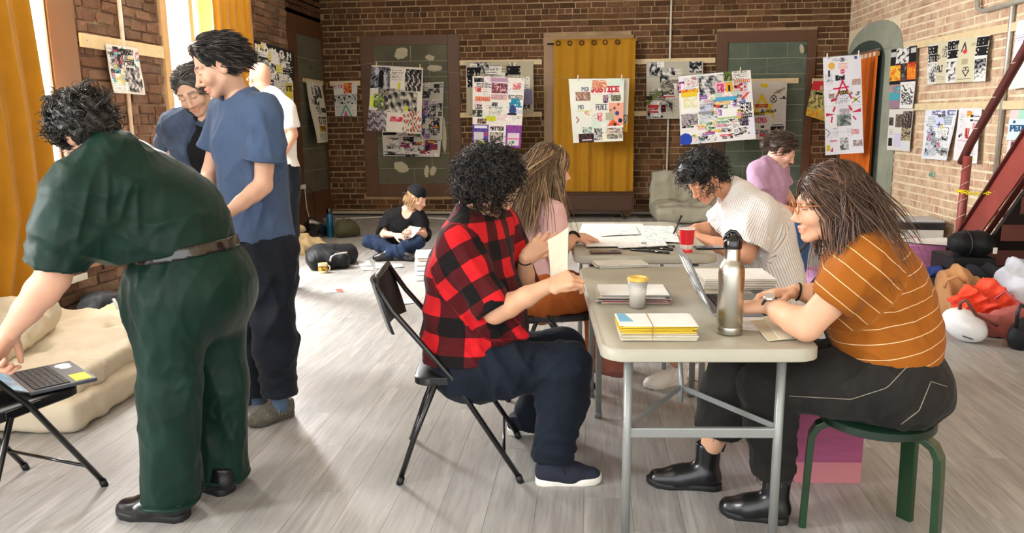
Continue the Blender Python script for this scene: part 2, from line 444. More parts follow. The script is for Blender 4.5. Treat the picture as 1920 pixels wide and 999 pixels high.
def build_planks():
    w, L, g = 0.182, 1.22, 0.0004; variants = {}; big = []; rest_v = []; rest_c = []
    rnd = random.Random(3); items = []
    
    for i in range(-23, 23):
        xo = i*w; y = -1.6+rnd.random()*L
        while y < 12.4:
            cx, cy = xo+w/2-0.2, y+L/2
            if XREC-0.1 < cx < XR+0.1 and cy < YB+0.1: items.append((cx, cy, rnd.random()))
            y += L
    def vis(it):
        q = CAM_R.T @ (V3(it[0], it[1], 0)-O3)
        if q[2] > -0.4: return 0
        u, v = 960+CAM_F*q[0]/-q[2], 499.5-CAM_F*q[1]/-q[2]
        return (1/q[2]**2) if (-250 < u < 2170 and v < 1350) else 1e-9/(1+it[1]**2)
    items.sort(key=vis, reverse=True)
    for n, (cx, cy, r) in enumerate(items):
        L2 = min(L/2, YB-cy) if cy+L/2 > YB else L/2
        x0, x1, y0, y1 = -w/2+g/2, w/2-g/2, -L/2+g/2, L2-g/2; b = 0.0004
        V = [(x0, y0, -0.01), (x1, y0, -0.01), (x1, y1, -0.01), (x0, y1, -0.01), (x0+b, y0+b, 0), (x1-b, y0+b, 0), (x1-b, y1-b, 0), (x0+b, y1-b, 0)]
        Fc = [(4, 5, 6, 7), (0, 1, 5, 4), (1, 2, 6, 5), (2, 3, 7, 6), (3, 0, 4, 7)]
        if n < 300:
            key = (round(L2, 3), n % 12)
            if key not in variants:
                me = mesh_np('plank', V, Fc, PLANK, smooth=False, attrs={'col': [[(n % 12)/12, 0, 0, 1]]*8}); o = me; variants[key] = o.data; o.parent = floor
            else:
                o = bpy.data.objects.new('plank', variants[key]); link(o, floor)
            o.location = (cx+0.3, cy-5.0, 0.03)
        else:
            rest_v.append((np.array(V)+(cx+0.3, cy-5.0, 0.03))); rest_c += [[r, 0, 0, 1]]*8
    if rest_v:
        Fa = [[i+8*k for i in f] for k in range(len(rest_v)) for f in Fc]
        o = mesh_np('far_plank', np.concatenate(rest_v), Fa, PLANK, floor, smooth=False, attrs={'col': rest_c}); o['kind'] = 'stuff'
build_planks()
ceiling = slab('ceiling', (-0.2, 5.0, ZC+0.05), (9.0, 14.6, 0.1), mat('ceiling_paint', '#cfc6b4', 0.9, var=0.08, scale=2))

# ---- brick walls: mortar slab + proud bricks
def brick_wall(wall, org, u, n, U0, U1, Z0, Z1, holes, bm_, seed, course=0.085, blen=0.228, joint=0.012, proud=0.011, worn=0.0):
    """wall: parent slab; org + u*U + z is the mortar face, n the inward normal"""
    rnd = random.Random(seed); u = np.array(u, float); n = np.array(n, float); z = V3(0, 0, 1)
    loc = np.array(wall.location); rects = []
    row = 0; v = Z0
    while v < Z1-0.02:
        header = (row % 6 == 5); L = blen/2 if header else blen
        s = U0-rnd.random()*0.03-(L/2 if row % 2 else 0)
        dv = 0.004*sin(row*1.7)
        while s < U1:
            LL = L*(1+rnd.uniform(-0.05, 0.05)); a, b = max(s, U0)+joint/2, min(s+LL, U1)-joint/2
            s += LL
            if b-a < 0.035: continue
            z0, z1 = v+joint/2+dv, min(v+course, Z1)-joint/2+dv
            segs = [(a, b)]
            for (h0, h1, g0, g1) in holes:
                if z1 <= g0+0.01 or z0 >= g1-0.01: continue
                ns = []
                for (p, q) in segs:
                    if q <= h0 or p >= h1: ns.append((p, q)); continue
                    if p < h0: ns.append((p, h0-0.004))
                    if q > h1: ns.append((h1+0.004, q))
                segs = ns
            rects += [(p, q, z0, z1, rnd.random()) for p, q in segs if q-p > 0.03]
        v += course; row += 1
    def size_px(r):
        c = org+u*(r[0]+r[1])/2+z*(r[2]+r[3])/2; q = CAM_R.T @ (c-O3)
        if q[2] > -0.3: return 0
        x, y = 960+CAM_F*q[0]/-q[2], 499.5-CAM_F*q[1]/-q[2]
        if not (-20 < x < 1940 and -20 < y < 1010): return 0
        d = (O3-c); cosv = abs(d.dot(n))/np.linalg.norm(d)
        return (r[1]-r[0])*(r[3]-r[2])*cosv/q[2]**2
    rects.sort(key=size_px, reverse=True)
    Fc = [(4, 5, 6, 7), (0, 1, 5, 4), (1, 2, 6, 5), (2, 3, 7, 6), (3, 0, 4, 7)]
    def verts(w, h, rr):
        j = lambda k: rr.uniform(-k, k)
        V = []
        pr = max(0.0035, proud+rr.uniform(-0.005, 0.006)); jn = min(0.003+worn*0.6, pr*0.4)
        for d, s_ in ((-0.004, 0.0), (pr, 0.004)):
            for (x, y) in ((-w/2+s_, -h/2+s_), (w/2-s_, -h/2+s_), (w/2-s_, h/2-s_), (-w/2+s_, h/2-s_)):
                V.append(u*(x+j(0.004+worn))+z*(y+j(0.0035+worn))+n*(d+(j(jn) if d > 0 else 0)))
        return np.array(V)
    cache = {}; RV = []; RC = []; RF = []
    for k, r in enumerate(rects):
        w, h = r[1]-r[0], r[3]-r[2]; c = org+u*(r[0]+r[1])/2+z*(r[2]+r[3])/2-loc
        if k < 300:
            key = (round(w/0.012), int(r[4]*7))
            if key not in cache:
                rr = random.Random(k+seed); V = verts(w, h, rr)
                o = mesh_np('brick', V, Fc, bm_, wall, smooth=False, attrs={'col': [[r[4], 0, 0, 1]]*8}); cache[key] = o.data
            else:
                o = bpy.data.objects.new('brick', cache[key]); link(o, wall)
            o.location = tuple(c)
        else:
            RV.append(verts(w, h, rnd)+c); RC += [[r[4], 0, 0, 1]]*8
    if RV:
        o = mesh_np('brickwork', np.concatenate(RV), [[i+8*k for i in f] for k in range(len(RV)) for f in Fc], bm_, wall, smooth=False, attrs={'col': RC}); o['kind'] = 'stuff'

FRAME_BROWN = mat('brown_frame_paint', '#5a3b22', 0.55, var=0.12, scale=4, bump=0.1, bscale=20)
WOOD_LATH = mat('pine_lath', '#dcc79c', 0.6, var=0.1, scale=8)
# back wall
wall_back = slab('wall_back', (-0.22, YB+0.1, ZC/2), (8.3, 0.2, ZC), MO_BACK)
holes_b = [(-3.52, -1.99, 0.30, 2.73), (-0.72, 0.56, 0.0, 2.66), (1.80, 3.20, 0.2, 2.68)]
brick_wall(wall_back, V3(0, YB, 0), (1, 0, 0), (0, -1, 0), XREC, XR, 0.0, ZC, holes_b, BR_BACK, 5)
# right wall
wall_right = slab('wall_right', (XR+0.1, 5.3, ZC/2), (0.2, 13.2, ZC), MO_RIGHT)
holes_r = [(10.0, 12.0, 0.0, 2.62)]
brick_wall(wall_right, V3(XR, 0, 0), (0, 1, 0), (-1, 0, 0), 1.0, 11.9, 0.0, ZC, holes_r, BR_RIGHT, 9, joint=0.015, proud=0.005)
# left wall (nearer stretch, with two tall windows), and the recessed stretch beyond the jog
WA = (2.2, 5.16, 0.35, 3.0); WB = (6.72, 7.95, 0.35, 3.0); WC = (-0.6, 1.4, 0.35, 3.0)
wall_left = MB()
def wl(y0, y1, z0, z1): wall_left.box((XL-0.2, (y0+y1)/2, (z0+z1)/2), (0.4, y1-y0, z1-z0))
for a, b in ((Y0, WC[0]), (WC[1], WA[0]), (WA[1], WB[0]), (WB[1], YJ)): wl(a, b, 0, ZC)
for w_ in (WC, WA, WB): wl(w_[0], w_[1], 0, w_[2]); wl(w_[0], w_[1], w_[3], ZC)
wall_left.box((XREC-0.2, (YJ+YB)/2+0.1, ZC/2), (0.4, YB-YJ+0.2, ZC))
wall_left = tag(wall_left.build('wall_left', MO_LEFT), kind='structure')
brick_wall(wall_left, V3(XL, 0, 0), (0, 1, 0), (1, 0, 0), 1.4, YJ, 0.0, ZC, [(WA[0]-0.05, WA[1]+0.34, 0.42, 3.1), (WB[0]-0.1, WB[1]+0.12, 0.42, 3.1), (-1, 1.4, 0, 3.1)], BR_LEFT, 21, worn=0.006, proud=0.016)
o_ = tag(bpy.data.objects.new('wall_left_recess', None), kind='structure'); link(o_)
rec = slab('wall_recess', (XREC-0.02, (YJ+YB)/2, ZC/2), (0.04, YB-YJ, ZC), MO_LEFT)
rec['kind'] = 'structure'; bpy.data.objects.remove(o_)
brick_wall(rec, V3(XREC, 0, 0), (0, 1, 0), (1, 0, 0), YJ, YB, 0.0, ZC, [(10.45, 11.88, 0.3, 2.95)], BR_BACK, 33)
# rough pier end where the wall steps back
pier = MB(); rr = random.Random(4)
for k in range(int(ZC/0.085)):
    for q in range(2):
        d = rr.uniform(0, 0.05); pier.box((XL-0.1-0.17*q+rr.uniform(-.01, .01), YJ+0.01+d/2, 0.042+k*0.085), (0.16, 0.05+d, 0.07))
pier = pier.build('pier_end_brick', BR_LEFT, wall_left, bevel=0.008); pier['kind'] = 'stuff'
# wall behind the camera stays open beyond a low parapet of daylight: only what the frame could see is built
# windows of the left wall
GLASS, tg = newmat('window_glass', (1, 1, 1), 0.02)
tg.b.inputs['Transmission Weight'].default_value = 1.0; tg.b.inputs['IOR'].default_value = 1.45
WHITE_WOOD = mat('aged_white_paint', '#d9d4c6', 0.5, var=0.12, scale=5, bump=0.15, bscale=15)
PALE_WOOD = mat('pale_wood', '#caa878', 0.55, var=0.15, scale=5)
for k, (y0, y1, z0, z1) in enumerate((WA, WB, WC)):
    w = tag(thing('window_%d' % (k+1), None, None, (XL-0.3, (y0+y1)/2, z0)), kind='structure')
    fr = MB(); L = y1-y0; h = z1-z0
    for yy in (-L/2+0.03, L/2-0.03): fr.box((0, yy, h/2), (0.06, 0.06, h))
    for zz in (0.03, h*0.5, h-0.03): fr.box((0, 0, zz), (0.06, L, 0.06))
    fr.build('sash_frame', WHITE_WOOD, w, bevel=0.004)
    MB().box((0, 0, h/2), (0.006, L-0.1, h-0.1)).build('pane', GLASS, w)
    jm = MB()
    for yy in (-L/2+0.012, L/2-0.012): jm.box((0.17, yy, h/2), (0.32, 0.024, h))
    jm.box((0.17, 0, h-0.012), (0.32, L, 0.024)); jm.build('jamb', WHITE_WOOD if k != 1 else PALE_WOOD, w, bevel=0.003)
    MB().box((0.18, 0, 0.015), (0.42, L+0.1, 0.05)).build('window_sill', WHITE_WOOD, w, bevel=0.006)
# brown casing to the right of the near window, apron below it
CASING = mat('brown_casing_paint', '#8c6a50', 0.5, var=0.1, scale=3)
slab('trim_1', (XL+0.015, WA[1]+0.17, 1.75), (0.03, 0.29, 2.7), CASING, bevel=0.004)
slab('trim_2', (XL+0.03, (WA[0]+WA[1])/2+0.2, 0.47), (0.12, WA[1]-WA[0]+0.6, 0.11), mat('apron_paint', '#a97a5c', 0.5, var=0.08), bevel=0.004)
slab('trim_3', (XL+0.015, WB[0]-0.04, 1.75), (0.035, 0.07, 2.7), PALE_WOOD, bevel=0.004)
# baseboards
slab('baseboard_back', (-0.2, YB-0.02, 0.045), (7.8, 0.02, 0.04), mat('pale_strip', '#b5aa96', 0.6), bevel=0.003)
slab('baseboard_back', (-0.2, YB-0.008, 0.012), (7.8, 0.05, 0.02), mat('dark_base', '#2b2724', 0.6))

# bricked-up windows: brown frames with grey block panels
BLOCK = mortar_mat('painted_block', lin('#5c5a4b'), lin('#6d6a58'), 0.4)
BLOCK_G = mortar_mat('painted_block_green', lin('#525c4e'), lin('#66705f'), 0.4)
BLOCK_J = mortar_mat('block_mortar', lin('#a5a48c'), lin('#8b8a76'), 0.4)
PLASTER_SPOT = mortar_mat('plaster_spot', lin('#c8c2a8'), lin('#b5ad90'), 0.3)
def frame_on(name, org, u, n, f, p, rows, cols, blk, fw=0.03, kind='structure'):
    """f,p = (u0,u1,z0,z1) outer frame and block panel; blocks are pieces"""
    org, u, n = V3(*org), V3(*u), V3(*n)
    R = basis(u, n, (0, 0, 1)) if True else None
    root = tag(thing(name, None, None, org), kind='structure')
    def bx(mb, u0, u1, z0, z1, d0, d1): mb.box(u*(u0+u1)/2+n*(d0+d1)/2+V3(0, 0, (z0+z1)/2), (u1-u0, d1-d0, z1-z0), R)
    for (u0, u1, z0, z1) in ((f[0], p[0], f[2], f[3]), (p[1], f[1], f[2], f[3]), (p[0], p[1], p[3], f[3]), (p[0], p[1], f[2], p[2])):
        if u1-u0 > 0.01 and z1-z0 > 0.01:
            mb = MB(); bx(mb, u0, u1, z0, z1, -0.01, fw); mb.build('frame_board', FRAME_BROWN, root, bevel=0.004)
    mb = MB(); bx(mb, p[0], p[1], p[2], p[3], -0.008, 0.004); mb.build('mortar_bed', BLOCK_J, root)
    rows_z = np.linspace(p[2], p[3], rows+1)
    for r in range(rows):
        us = np.linspace(p[0], p[1], cols+1)
        if r % 2: us = np.concatenate([[p[0]], (us[:-1]+us[1:])/2, [p[1]]])
        for a, b in zip(us[:-1], us[1:]):
            mb = MB(); bx(mb, a+0.005, b-0.005, rows_z[r]+0.005, rows_z[r+1]-0.005, 0, 0.011); mb.build('block', blk, root, bevel=0.003)
    return root
fb1 = frame_on('window_4', (0, YB, 0), (1, 0, 0), (0, -1, 0), (-3.52, -1.99, 0.30, 2.73), (-3.31, -2.17, 0.50, 2.58), 9, 2, BLOCK)
fb3 = frame_on('window_5', (0, YB, 0), (1, 0, 0), (0, -1, 0), (1.80, 3.20, 0.15, 2.68), (1.96, 3.08, 0.30, 2.52), 10, 2, BLOCK_G)
fb0 = frame_on('window_6', (XREC, 0, 0), (0, 1, 0), (1, 0, 0), (10.2, 11.87, 0.0, 2.92), (10.78, 11.80, 0.43, 2.68), 7, 2, BLOCK)
def blob(name, c, u, n, ru, rz, m, parent, seed=0, t=0.006, k=18):
    u, n = V3(*u), V3(*n); r_ = random.Random(seed); z = V3(0, 0, 1); c = V3(*c)-np.array(parent.location)
    rad = [1+0.18*sin(2*pi*i/k*2+seed)+r_.uniform(-0.12, 0.12) for i in range(k)]
    V = [c+n*0.0+u*ru*rad[i]*cos(2*pi*i/k)+z*rz*rad[i]*sin(2*pi*i/k) for i in range(k)]+[c+n*t+0.92*(u*ru*rad[i]*cos(2*pi*i/k)+z*rz*rad[i]*sin(2*pi*i/k)) for i in range(k)]
    return MB().add(V, [tuple(range(k, 2*k))]+[(i, (i+1) % k, k+(i+1) % k, k+i) for i in range(k)]).build(name, m, parent)
for px, py, ru, rz, s_ in ((752, 100, 0.09, 0.1, 1), (752, 313, 0.11, 0.09, 3), (800, 322, 0.045, 0.08, 5), (812, 320, 0.05, 0.07, 6), (806, 108, 0.06, 0.05, 2), (815, 128, 0.1, 0.06, 8), (832, 250, 0.04, 0.3, 9)):
    blob('plaster_patch', P(px, py, YB-0.012), (1, 0, 0), (0, -1, 0), ru, rz, PLASTER_SPOT, fb1, s_)
blob('plaster_patch', P(1503, 92, YB-0.04), (1, 0, 0), (0, -1, 0), 0.035, 0.06, PLASTER_SPOT, fb3, 4, 0.03)

# back doorway: tan jambs, curtain on a rod
TAN_JAMB = mat('tan_jamb', '#9c7b55', 0.5, var=0.1, scale=3)
dr = tag(thing('door_1', None, None, (0, YB, 0)), kind='structure')
for (x0, x1, z0, z1) in ((-0.72, -0.55, 0.0, 2.66), (0.50, 0.60, 0.0, 2.66), (-0.55, 0.5, 2.58, 2.66)):
    MB().box(((x0+x1)/2, -0.02, (z0+z1)/2), (x1-x0, 0.05, z1-z0)).build('jamb', TAN_JAMB, dr, bevel=0.004)
MB().box((-0.02, -0.003, 1.3), (1.06, 0.01, 2.6)).build('door_panel', mat('pale_door', '#cbb488', 0.6), dr)

# arched doorway in the right wall: dark green niche, grey plaster rim
PLG = mortar_mat('grey_green_plaster', lin('#a3a693'), lin('#8b9080'), 0.5)
ar = tag(thing('door_2', None, None, (XR, 0, 0)), kind='structure')
def arch(y0, y1, zs, zt, n=14):
    pts = [(y0, 0), (y1, 0)]
    for i in range(n+1):
        a = pi*i/n; pts.append(((y0+y1)/2+(y1-y0)/2*cos(a), zs+(zt-zs)*sin(a)**0.8))
    return pts
Ry = (np.array([[0, 0, -1.0], [1, 0, 0], [0, 1, 0]]), V3(0, 0, 0))
o1 = arch(9.86, 11.88, 2.2, 2.66); i1 = arch(10.38, 11.88, 2.1, 2.44)
# rim ring built from strips between outer and inner outline
V = [(-0.014, y, z) for y, z in o1]+[(-0.014, y, z) for y, z in i1]; nn_ = len(o1)
V += [(0.02, y, z) for y, z in o1]+[(0.02, y, z) for y, z in i1]
Fc = [(k, k+1, nn_+k+1, nn_+k) for k in range(1, nn_-1)]+[(nn_-1, 0, nn_, 2*nn_-1)]+[(k, k+1, 2*nn_+k+1, 2*nn_+k) for k in range(nn_-1)]
MB().add(V, Fc).build('plaster_rim', PLG, ar)
MB().prism(i1, -0.001, 0.012, Ry).build('niche', mat('niche_green', '#3a463e', 0.8, var=0.2, scale=3), ar)
# ================================================================== FIGURES
SKIN = attr_mat('skin', 0.5, sss=0.12, spec=0.35, bump=0.08, bscale=260)
HAIR = attr_mat('hair_strands', 0.42, spec=0.5)
class Head:
    def __init__(s, c, fwd, up=(0, 0, 1), k=1.0, jaw=1.0, nose=1.0):
        s.c = np.array(c, float); s.k = k; f = nrm(fwd); r = nrm(np.cross(f, up)); u = np.cross(r, f)
        s.R = np.stack([r, f, u], 1); s.jaw = jaw; s.nose = nose
    def w(s, x, y, z): return s.c+s.R@(V3(x, y, z)*s.k)
    def loc(s, V): return ((V-s.c)@s.R)/s.k
    def prims(s, S):
        k = s.k; j = s.jaw
        E = lambda c, r, kk=0.02, sub=False, R=None: S.el(s.w(*c), V3(*r)*k, s.R if R is None else s.R@R, kk*k, sub)
        C = lambda a, b, ra, rb, kk=0.015, sub=False: S.rc(s.w(*a), s.w(*b), ra*k, rb*k, None, 1, kk*k, sub)
        E((0, -0.018, 0.035), (0.076, 0.094, 0.09)); E((0, 0.020, -0.022), (0.060*j, 0.066, 0.082), 0.03)
        C((-0.05*j, 0.005, -0.055), (-0.012, 0.062, -0.095), 0.017, 0.013, 0.025); C((0.05*j, 0.005, -0.055), (0.012, 0.062, -0.095), 0.017, 0.013, 0.025)
        E((0, 0.071, -0.094), (0.016, 0.014, 0.015), 0.015)
        for q in (-1, 1):
            C((q*0.046, 0.066, 0.026), (q*0.012, 0.082, 0.022), 0.011, 0.010, 0.012)          # brow
            E((q*0.04, 0.062, -0.03), (0.024, 0.02, 0.022), 0.025)                          # cheek
            E((q*0.031, 0.094, 0.0), (0.017, 0.014, 0.0125), 0.012, True)                     # socket
            E((q*0.031, 0.0735, 0.001), (0.0145, 0.0135, 0.0115), 0.006)                      # closed lid / eye mound
            S.el(s.w(q*0.077, -0.006, -0.008), V3(0.011, 0.021, 0.034)*k, s.R@_rz(q*0.35), 0.006)  # ear
            S.el(s.w(q*0.088, 0.0, -0.004), V3(0.008, 0.011, 0.018)*k, s.R@_rz(q*0.35), 0.006, True)
            E((q*0.012, 0.089, -0.041), (0.0085, 0.011, 0.008), 0.008)
        n = s.nose
        C((0, 0.082, 0.014), (0, 0.085+0.019*n, -0.033), 0.0075, 0.009, 0.012); E((0, 0.088+0.019*n, -0.036), (0.0105, 0.0105, 0.0085), 0.008)
        C((-0.016, 0.083, -0.064), (0.016, 0.083, -0.064), 0.006, 0.006, 0.008); C((0, 0.09, -0.062), (0, 0.089, -0.062), 0.0065, 0.0065, 0.008)
        C((-0.013, 0.083, -0.075), (0.013, 0.083, -0.075), 0.0075, 0.0075, 0.008)
        C((-0.022, 0.091, -0.0695), (0.022, 0.091, -0.0695), 0.0022, 0.0022, 0.003, True)
    def colour(s, V, base, hairc, stubble=0.0, cap=True, blush=0.5):
        L = s.loc(V); x, y, z = L.T; c = np.tile(np.array(base, float), (len(V), 1)); near = (np.abs(x) < 0.1) & (np.abs(z) < 0.14) & (np.abs(y) < 0.14)
        def blend(m, col, a):
            m = (m*a*near)[:, None]; c[:] = c*(1-m)+np.array(col)*m
        g = lambda q, a: np.exp(-(q/a)**2)
        b = np.array(base)
        blend(g(np.abs(x)-0.04, 0.018)*g(z+0.032, 0.018)*(y > 0.03), b*V3(1.05, 0.72, 0.68), 0.5*blush)
        blend(g(x, 0.014)*g(z+0.036, 0.012)*(y > 0.09), b*V3(1.05, 0.72, 0.68), 0.5*blush)
        blend((np.abs(x) > 0.072)*g(z, 0.04), b*V3(1.05, 0.68, 0.6), 0.6*blush)
        if stubble: blend(np.clip((-0.04-z)/0.02, 0, 1)*np.clip((z+0.125)/0.03, 0, 1)*np.clip(y/0.03, 0, 1)*(1-g(z+0.069, 0.006)*g(x, 0.03)), np.array(hairc)*0.6+b*0.25, stubble)
        blend(g(z+0.069, 0.0085)*g(x, 0.021)**0.5*(np.abs(x) < 0.026)*(y > 0.066), b*V3(0.92, 0.5, 0.46), 0.85)
        blend(np.clip(1.3*g(z-0.026-0.10*(0.03-np.abs(np.abs(x)-0.03)), 0.0048), 0, 1)*(np.abs(x) > 0.011)*(np.abs(x) < 0.05)*(y > 0.045), hairc, 0.8)
        blend(g(z+0.0015-0.0*x, 0.0022)*(np.abs(np.abs(x)-0.031) < 0.0155)*(y > 0.05), np.array(hairc)*0.5, 0.85)
        return c
def hand(S, w, d, n, side, curls=(0.25, 0.3, 0.2), spread=0.06, thumb=(0.7, 0.3, 0.25), k=1.0):
    """w wrist, d finger direction, n back-of-hand normal, side +1 when the thumb lies along cross(n,d)... -1 opposite"""
    d = nrm(d); n = nrm(n-d*np.dot(n, d)); t = side*np.cross(n, d); w = np.array(w, float)
    lat = [0.030, 0.010, -0.010, -0.028]; kn = [0.086, 0.091, 0.086, 0.077]; fl = [(0.042, 0.026, 0.020), (0.046, 0.030, 0.021), (0.043, 0.028, 0.020), (0.033, 0.021, 0.018)]
    if not isinstance(curls[0], (tuple, list)): curls = [tuple(c*(1+0.08*i) for c in curls) for i in range(4)]
    for i in range(4):
        a = w+k*(d*0.012+t*lat[i]*0.6); b = w+k*(d*kn[i]+t*lat[i])
        S.rc(a, b, 0.0145*k, 0.0115*k, None, 1, 0.012*k)
        S.rc(a-n*0.006*k, b-n*0.008*k, 0.012*k, 0.010*k, None, 1, 0.012*k)
        ang = 0; dd = nrm(d+t*spread*(1.5-i)); p = b; r = (0.0098, 0.0089, 0.0082, 0.0072) if i < 3 else (0.0087, 0.0078, 0.0072, 0.0062)
        for q in range(3):
            ang += curls[i][q]; v = dd*cos(ang)-n*sin(ang); e = p+v*fl[i][q]*k
            S.rc(p, e, r[q]*k, r[q+1]*k, None, 1, 0.0045*k); p = e
    p = w+k*(d*0.018+t*0.024-n*0.006); a = thumb[0]; dn = 0.25
    S.rc(w+k*d*0.01, p+k*t*0.006, 0.016*k, 0.015*k, None, 1, 0.012*k)
    for q, (L, r0, r1) in enumerate(((0.044, 0.0145, 0.0115), (0.031, 0.0115, 0.0105), (0.025, 0.0105, 0.0085))):
        v = nrm(d*cos(a)+t*sin(a)-n*dn); e = p+v*L*k; S.rc(p, e, r0*k, r1*k, None, 1, 0.006*k); p = e; a -= thumb[1]; dn += thumb[2]
class Fig:
    def __init__(s, J, g=1.0, arm=1.0, leg=1.0, neck=1.0):
        s.J = {k: np.array(v, float) for k, v in J.items()}; s.g = g; s.arm = arm; s.leg = leg; s.neck = neck
        s.lat = nrm(s.J['SR']-s.J['SL'])
    def torso(s, S, off=0.0, k=0.05, kx=1.32, low=True):
        J, g = s.J, s.g; lat = s.lat
        S.rc(J['SL']*0.86+J['SR']*0.14, J['SR']*0.86+J['SL']*0.14, 0.058*g**0.5+off, None, None, 1, k)
        S.rc(J['N']*0.6+J['C']*0.4, J['C'], 0.075*g+off, 0.105*g+off, lat, kx, k); S.rc(J['C'], J['W'], 0.105*g+off, 0.098*g+off, lat, kx, k)
        if low:
            S.rc(J['W'], J['P'], 0.098*g+off, 0.112*g+off, lat, kx, k); S.rc(J['HL'], J['HR'], 0.092*g+off, None, None, 1, k)
        for q in ('SL', 'SR'): S.rc(J['N'], J[q]*0.75+J['N']*0.25, 0.042+off, 0.05+off, None, 1, k)
    def arm_(s, S, side, off=0.0, a=0.0, b=2.0, k=0.02, o2=None):
        """a..b: 0 shoulder, 1 elbow, 2 wrist"""
        J, m = s.J, s.arm; Sh, E, Wr = J['S'+side], J['E'+side], J['W'+side]; o2 = off if o2 is None else o2
        def pt(t): return Sh+(E-Sh)*t if t <= 1 else E+(Wr-E)*(t-1)
        def rad(t): return np.interp(t, [0, 0.3, 1, 1.25, 2], [0.055*m, 0.051*m, 0.040*m, 0.041*m, 0.026*m])
        ts = sorted(set([a, b]+[q for q in (0.3, 1, 1.25, 1.6) if a < q < b]))
        for p, q in zip(ts[:-1], ts[1:]):
            f = lambda t: off+(o2-off)*(t-a)/(b-a)
            S.rs(pt(p), pt(q), rad(p)+f(p), rad(q)+f(q), None, 1, k)
    def leg_(s, S, side, off=0.0, b=2.0, k=0.03, o2=None, a=0.0):
        J, m = s.J, s.leg; Hp, Kn, An = J['H'+side], J['K'+side], J['A'+side]; o2 = off if o2 is None else o2
        def pt(t): return Hp+(Kn-Hp)*t if t <= 1 else Kn+(An-Kn)*(t-1)
        def rad(t): return np.interp(t, [0, 0.35, 1, 1.35, 2], [0.098*m, 0.086*m, 0.058*m, 0.055*m, 0.036*m])
        ts = sorted(set([a, b]+[q for q in (0.35, 1, 1.35) if a < q < b]))
        for p, q in zip(ts[:-1], ts[1:]):
            f = lambda t: off+(o2-off)*(t-a)/(b-a)
            S.rs(pt(p), pt(q), rad(p)+f(p), rad(q)+f(q), None, 1, k)
    def body(s, root, org, skin, hd, hands, hairc=(0.02, 0.015, 0.01), stubble=0, res=0.013, hres=0.0039, hdres=0.0044, show_legs=False, blush=0.5):
        J = s.J; A = Sdf(); s.torso(A, 0, 0.05)
        A.rc(J['N'], hd.w(0, -0.02, -0.06), 0.056*s.neck, 0.05*s.neck, None, 1, 0.03)
        for q in 'LR': s.arm_(A, q); s.leg_(A, q)
        VV, QQ = [], []; n = 0
        def add(VQ):
            nonlocal n
            V, Q = VQ
            if len(V): VV.append(V); QQ.append(Q+n); n += len(V)
        V, Q = A.mesh(res); V = relax(V, Q, 1); add((V, Q))
        Hs = Sdf(); hd.prims(Hs); Hs.rc(J['N'], hd.w(0, -0.02, -0.06), 0.056*s.neck, 0.05*s.neck, None, 1, 0.03); Hs.rc(hd.w(0, -0.02, -0.06), hd.w(0, 0.0, -0.03), 0.05*s.neck, 0.045, None, 1, 0.03)
        add(Hs.mesh(hdres))
        for (side, d, nn, th, kw) in hands:
            Q_ = Sdf(); w = J['W'+side]; e = J['E'+side]; Q_.rc(w+(e-w)*0.25, w+nrm(np.array(d, float))*0.012, 0.0295*s.arm, 0.0225, None, 1, 0.015)
            hand(Q_, w, np.array(d, float), np.array(nn, float), th, **kw); add(Q_.mesh(hres))
        V = np.concatenate(VV); Q = np.concatenate(QQ)
        c = hd.colour(V, skin, hairc, stubble, blush=blush); c *= (1+0.06*wob(V, 5, 22))[:, None]
        c = np.concatenate([np.clip(c, 0, 1), np.ones((len(V), 1))], 1)
        return mesh_np('body', V, Q, SKIN, root, org=org, attrs={'col': c})
def fabcoords(V, bones):
    """cloth coordinates: along and around the nearest bone (a,b,radius,ref)"""
    best = np.full(len(V), 1e9); out = np.zeros((len(V), 3))
    for i, (a, b, r, ref) in enumerate(bones):
        a = np.array(a, float); b = np.array(b, float); ab = b-a; L = np.linalg.norm(ab); ax = ab/L
        t = np.clip((V-a)@ax, 0, L); d = np.linalg.norm(V-a-t[:, None]*ax, axis=1)-r
        e1 = nrm(np.array(ref, float)-ax*np.dot(ref, ax)); e2 = np.cross(ax, e1); w = V-a
        u = np.arctan2(w@e2, w@e1)*max(r, 0.06); m = d < best
        out[m] = np.stack([(w@ax)[m], u[m], np.full(m.sum(), i)], 1); best = np.minimum(best, d)
    return out
def garment(name, S, m, root, org, res=0.0075, folds=(), bones=None, rel=1, clip=None, label=None, kind=None, wr=1.5):
    V, Q = S.mesh(res, clip=clip); V = relax(V, Q, rel); N = normals_np(V, Q)
    at = {}
    if bones: at['fab'] = fabcoords(V, bones)
    d = np.zeros(len(V)); sd = len(name)
    if wr:   # a web of soft creases, deeper here and there
        m_ = np.clip(0.55+0.9*wob(V, 200+sd, 4), 0.1, 1.3)
        d += wr*m_*(0.0085*(np.clip(1-2.6*np.abs(wob(V*V3(1, 1, 0.75), 210+sd, 9)), 0, 1)**1.5-0.25)+0.0045*(np.clip(1-2.4*np.abs(wob(V, 220+sd, 19)), 0, 1)-0.3))
    for i, fo in enumerate(folds):
        dr, freq, amp = fo[0], fo[1], fo[2]; c, rad = (fo[3], fo[4]) if len(fo) > 3 and fo[3] is not None else (None, 1)
        seed = fo[5] if len(fo) > 5 else i
        ph = V@nrm(dr)*freq+1.9*wob(V, 40+seed, 4.5)+0.5*wob(V, 90+seed, 13)
        r = (1-np.abs(np.sin(ph)))**1.3-0.4
        a = 1.8*amp*(0.25+0.75*np.clip(0.5+wob(V, 70+seed, 5), 0, 1))
        if c is not None: a = a*np.exp(-(np.linalg.norm(V-np.array(c), axis=1)/rad)**2)
        d += a*r
    V = V+N*d[:, None]
    o = mesh_np(name, V, Q, m, root, org=org, attrs=at); tag(o, label, kind=kind); return o
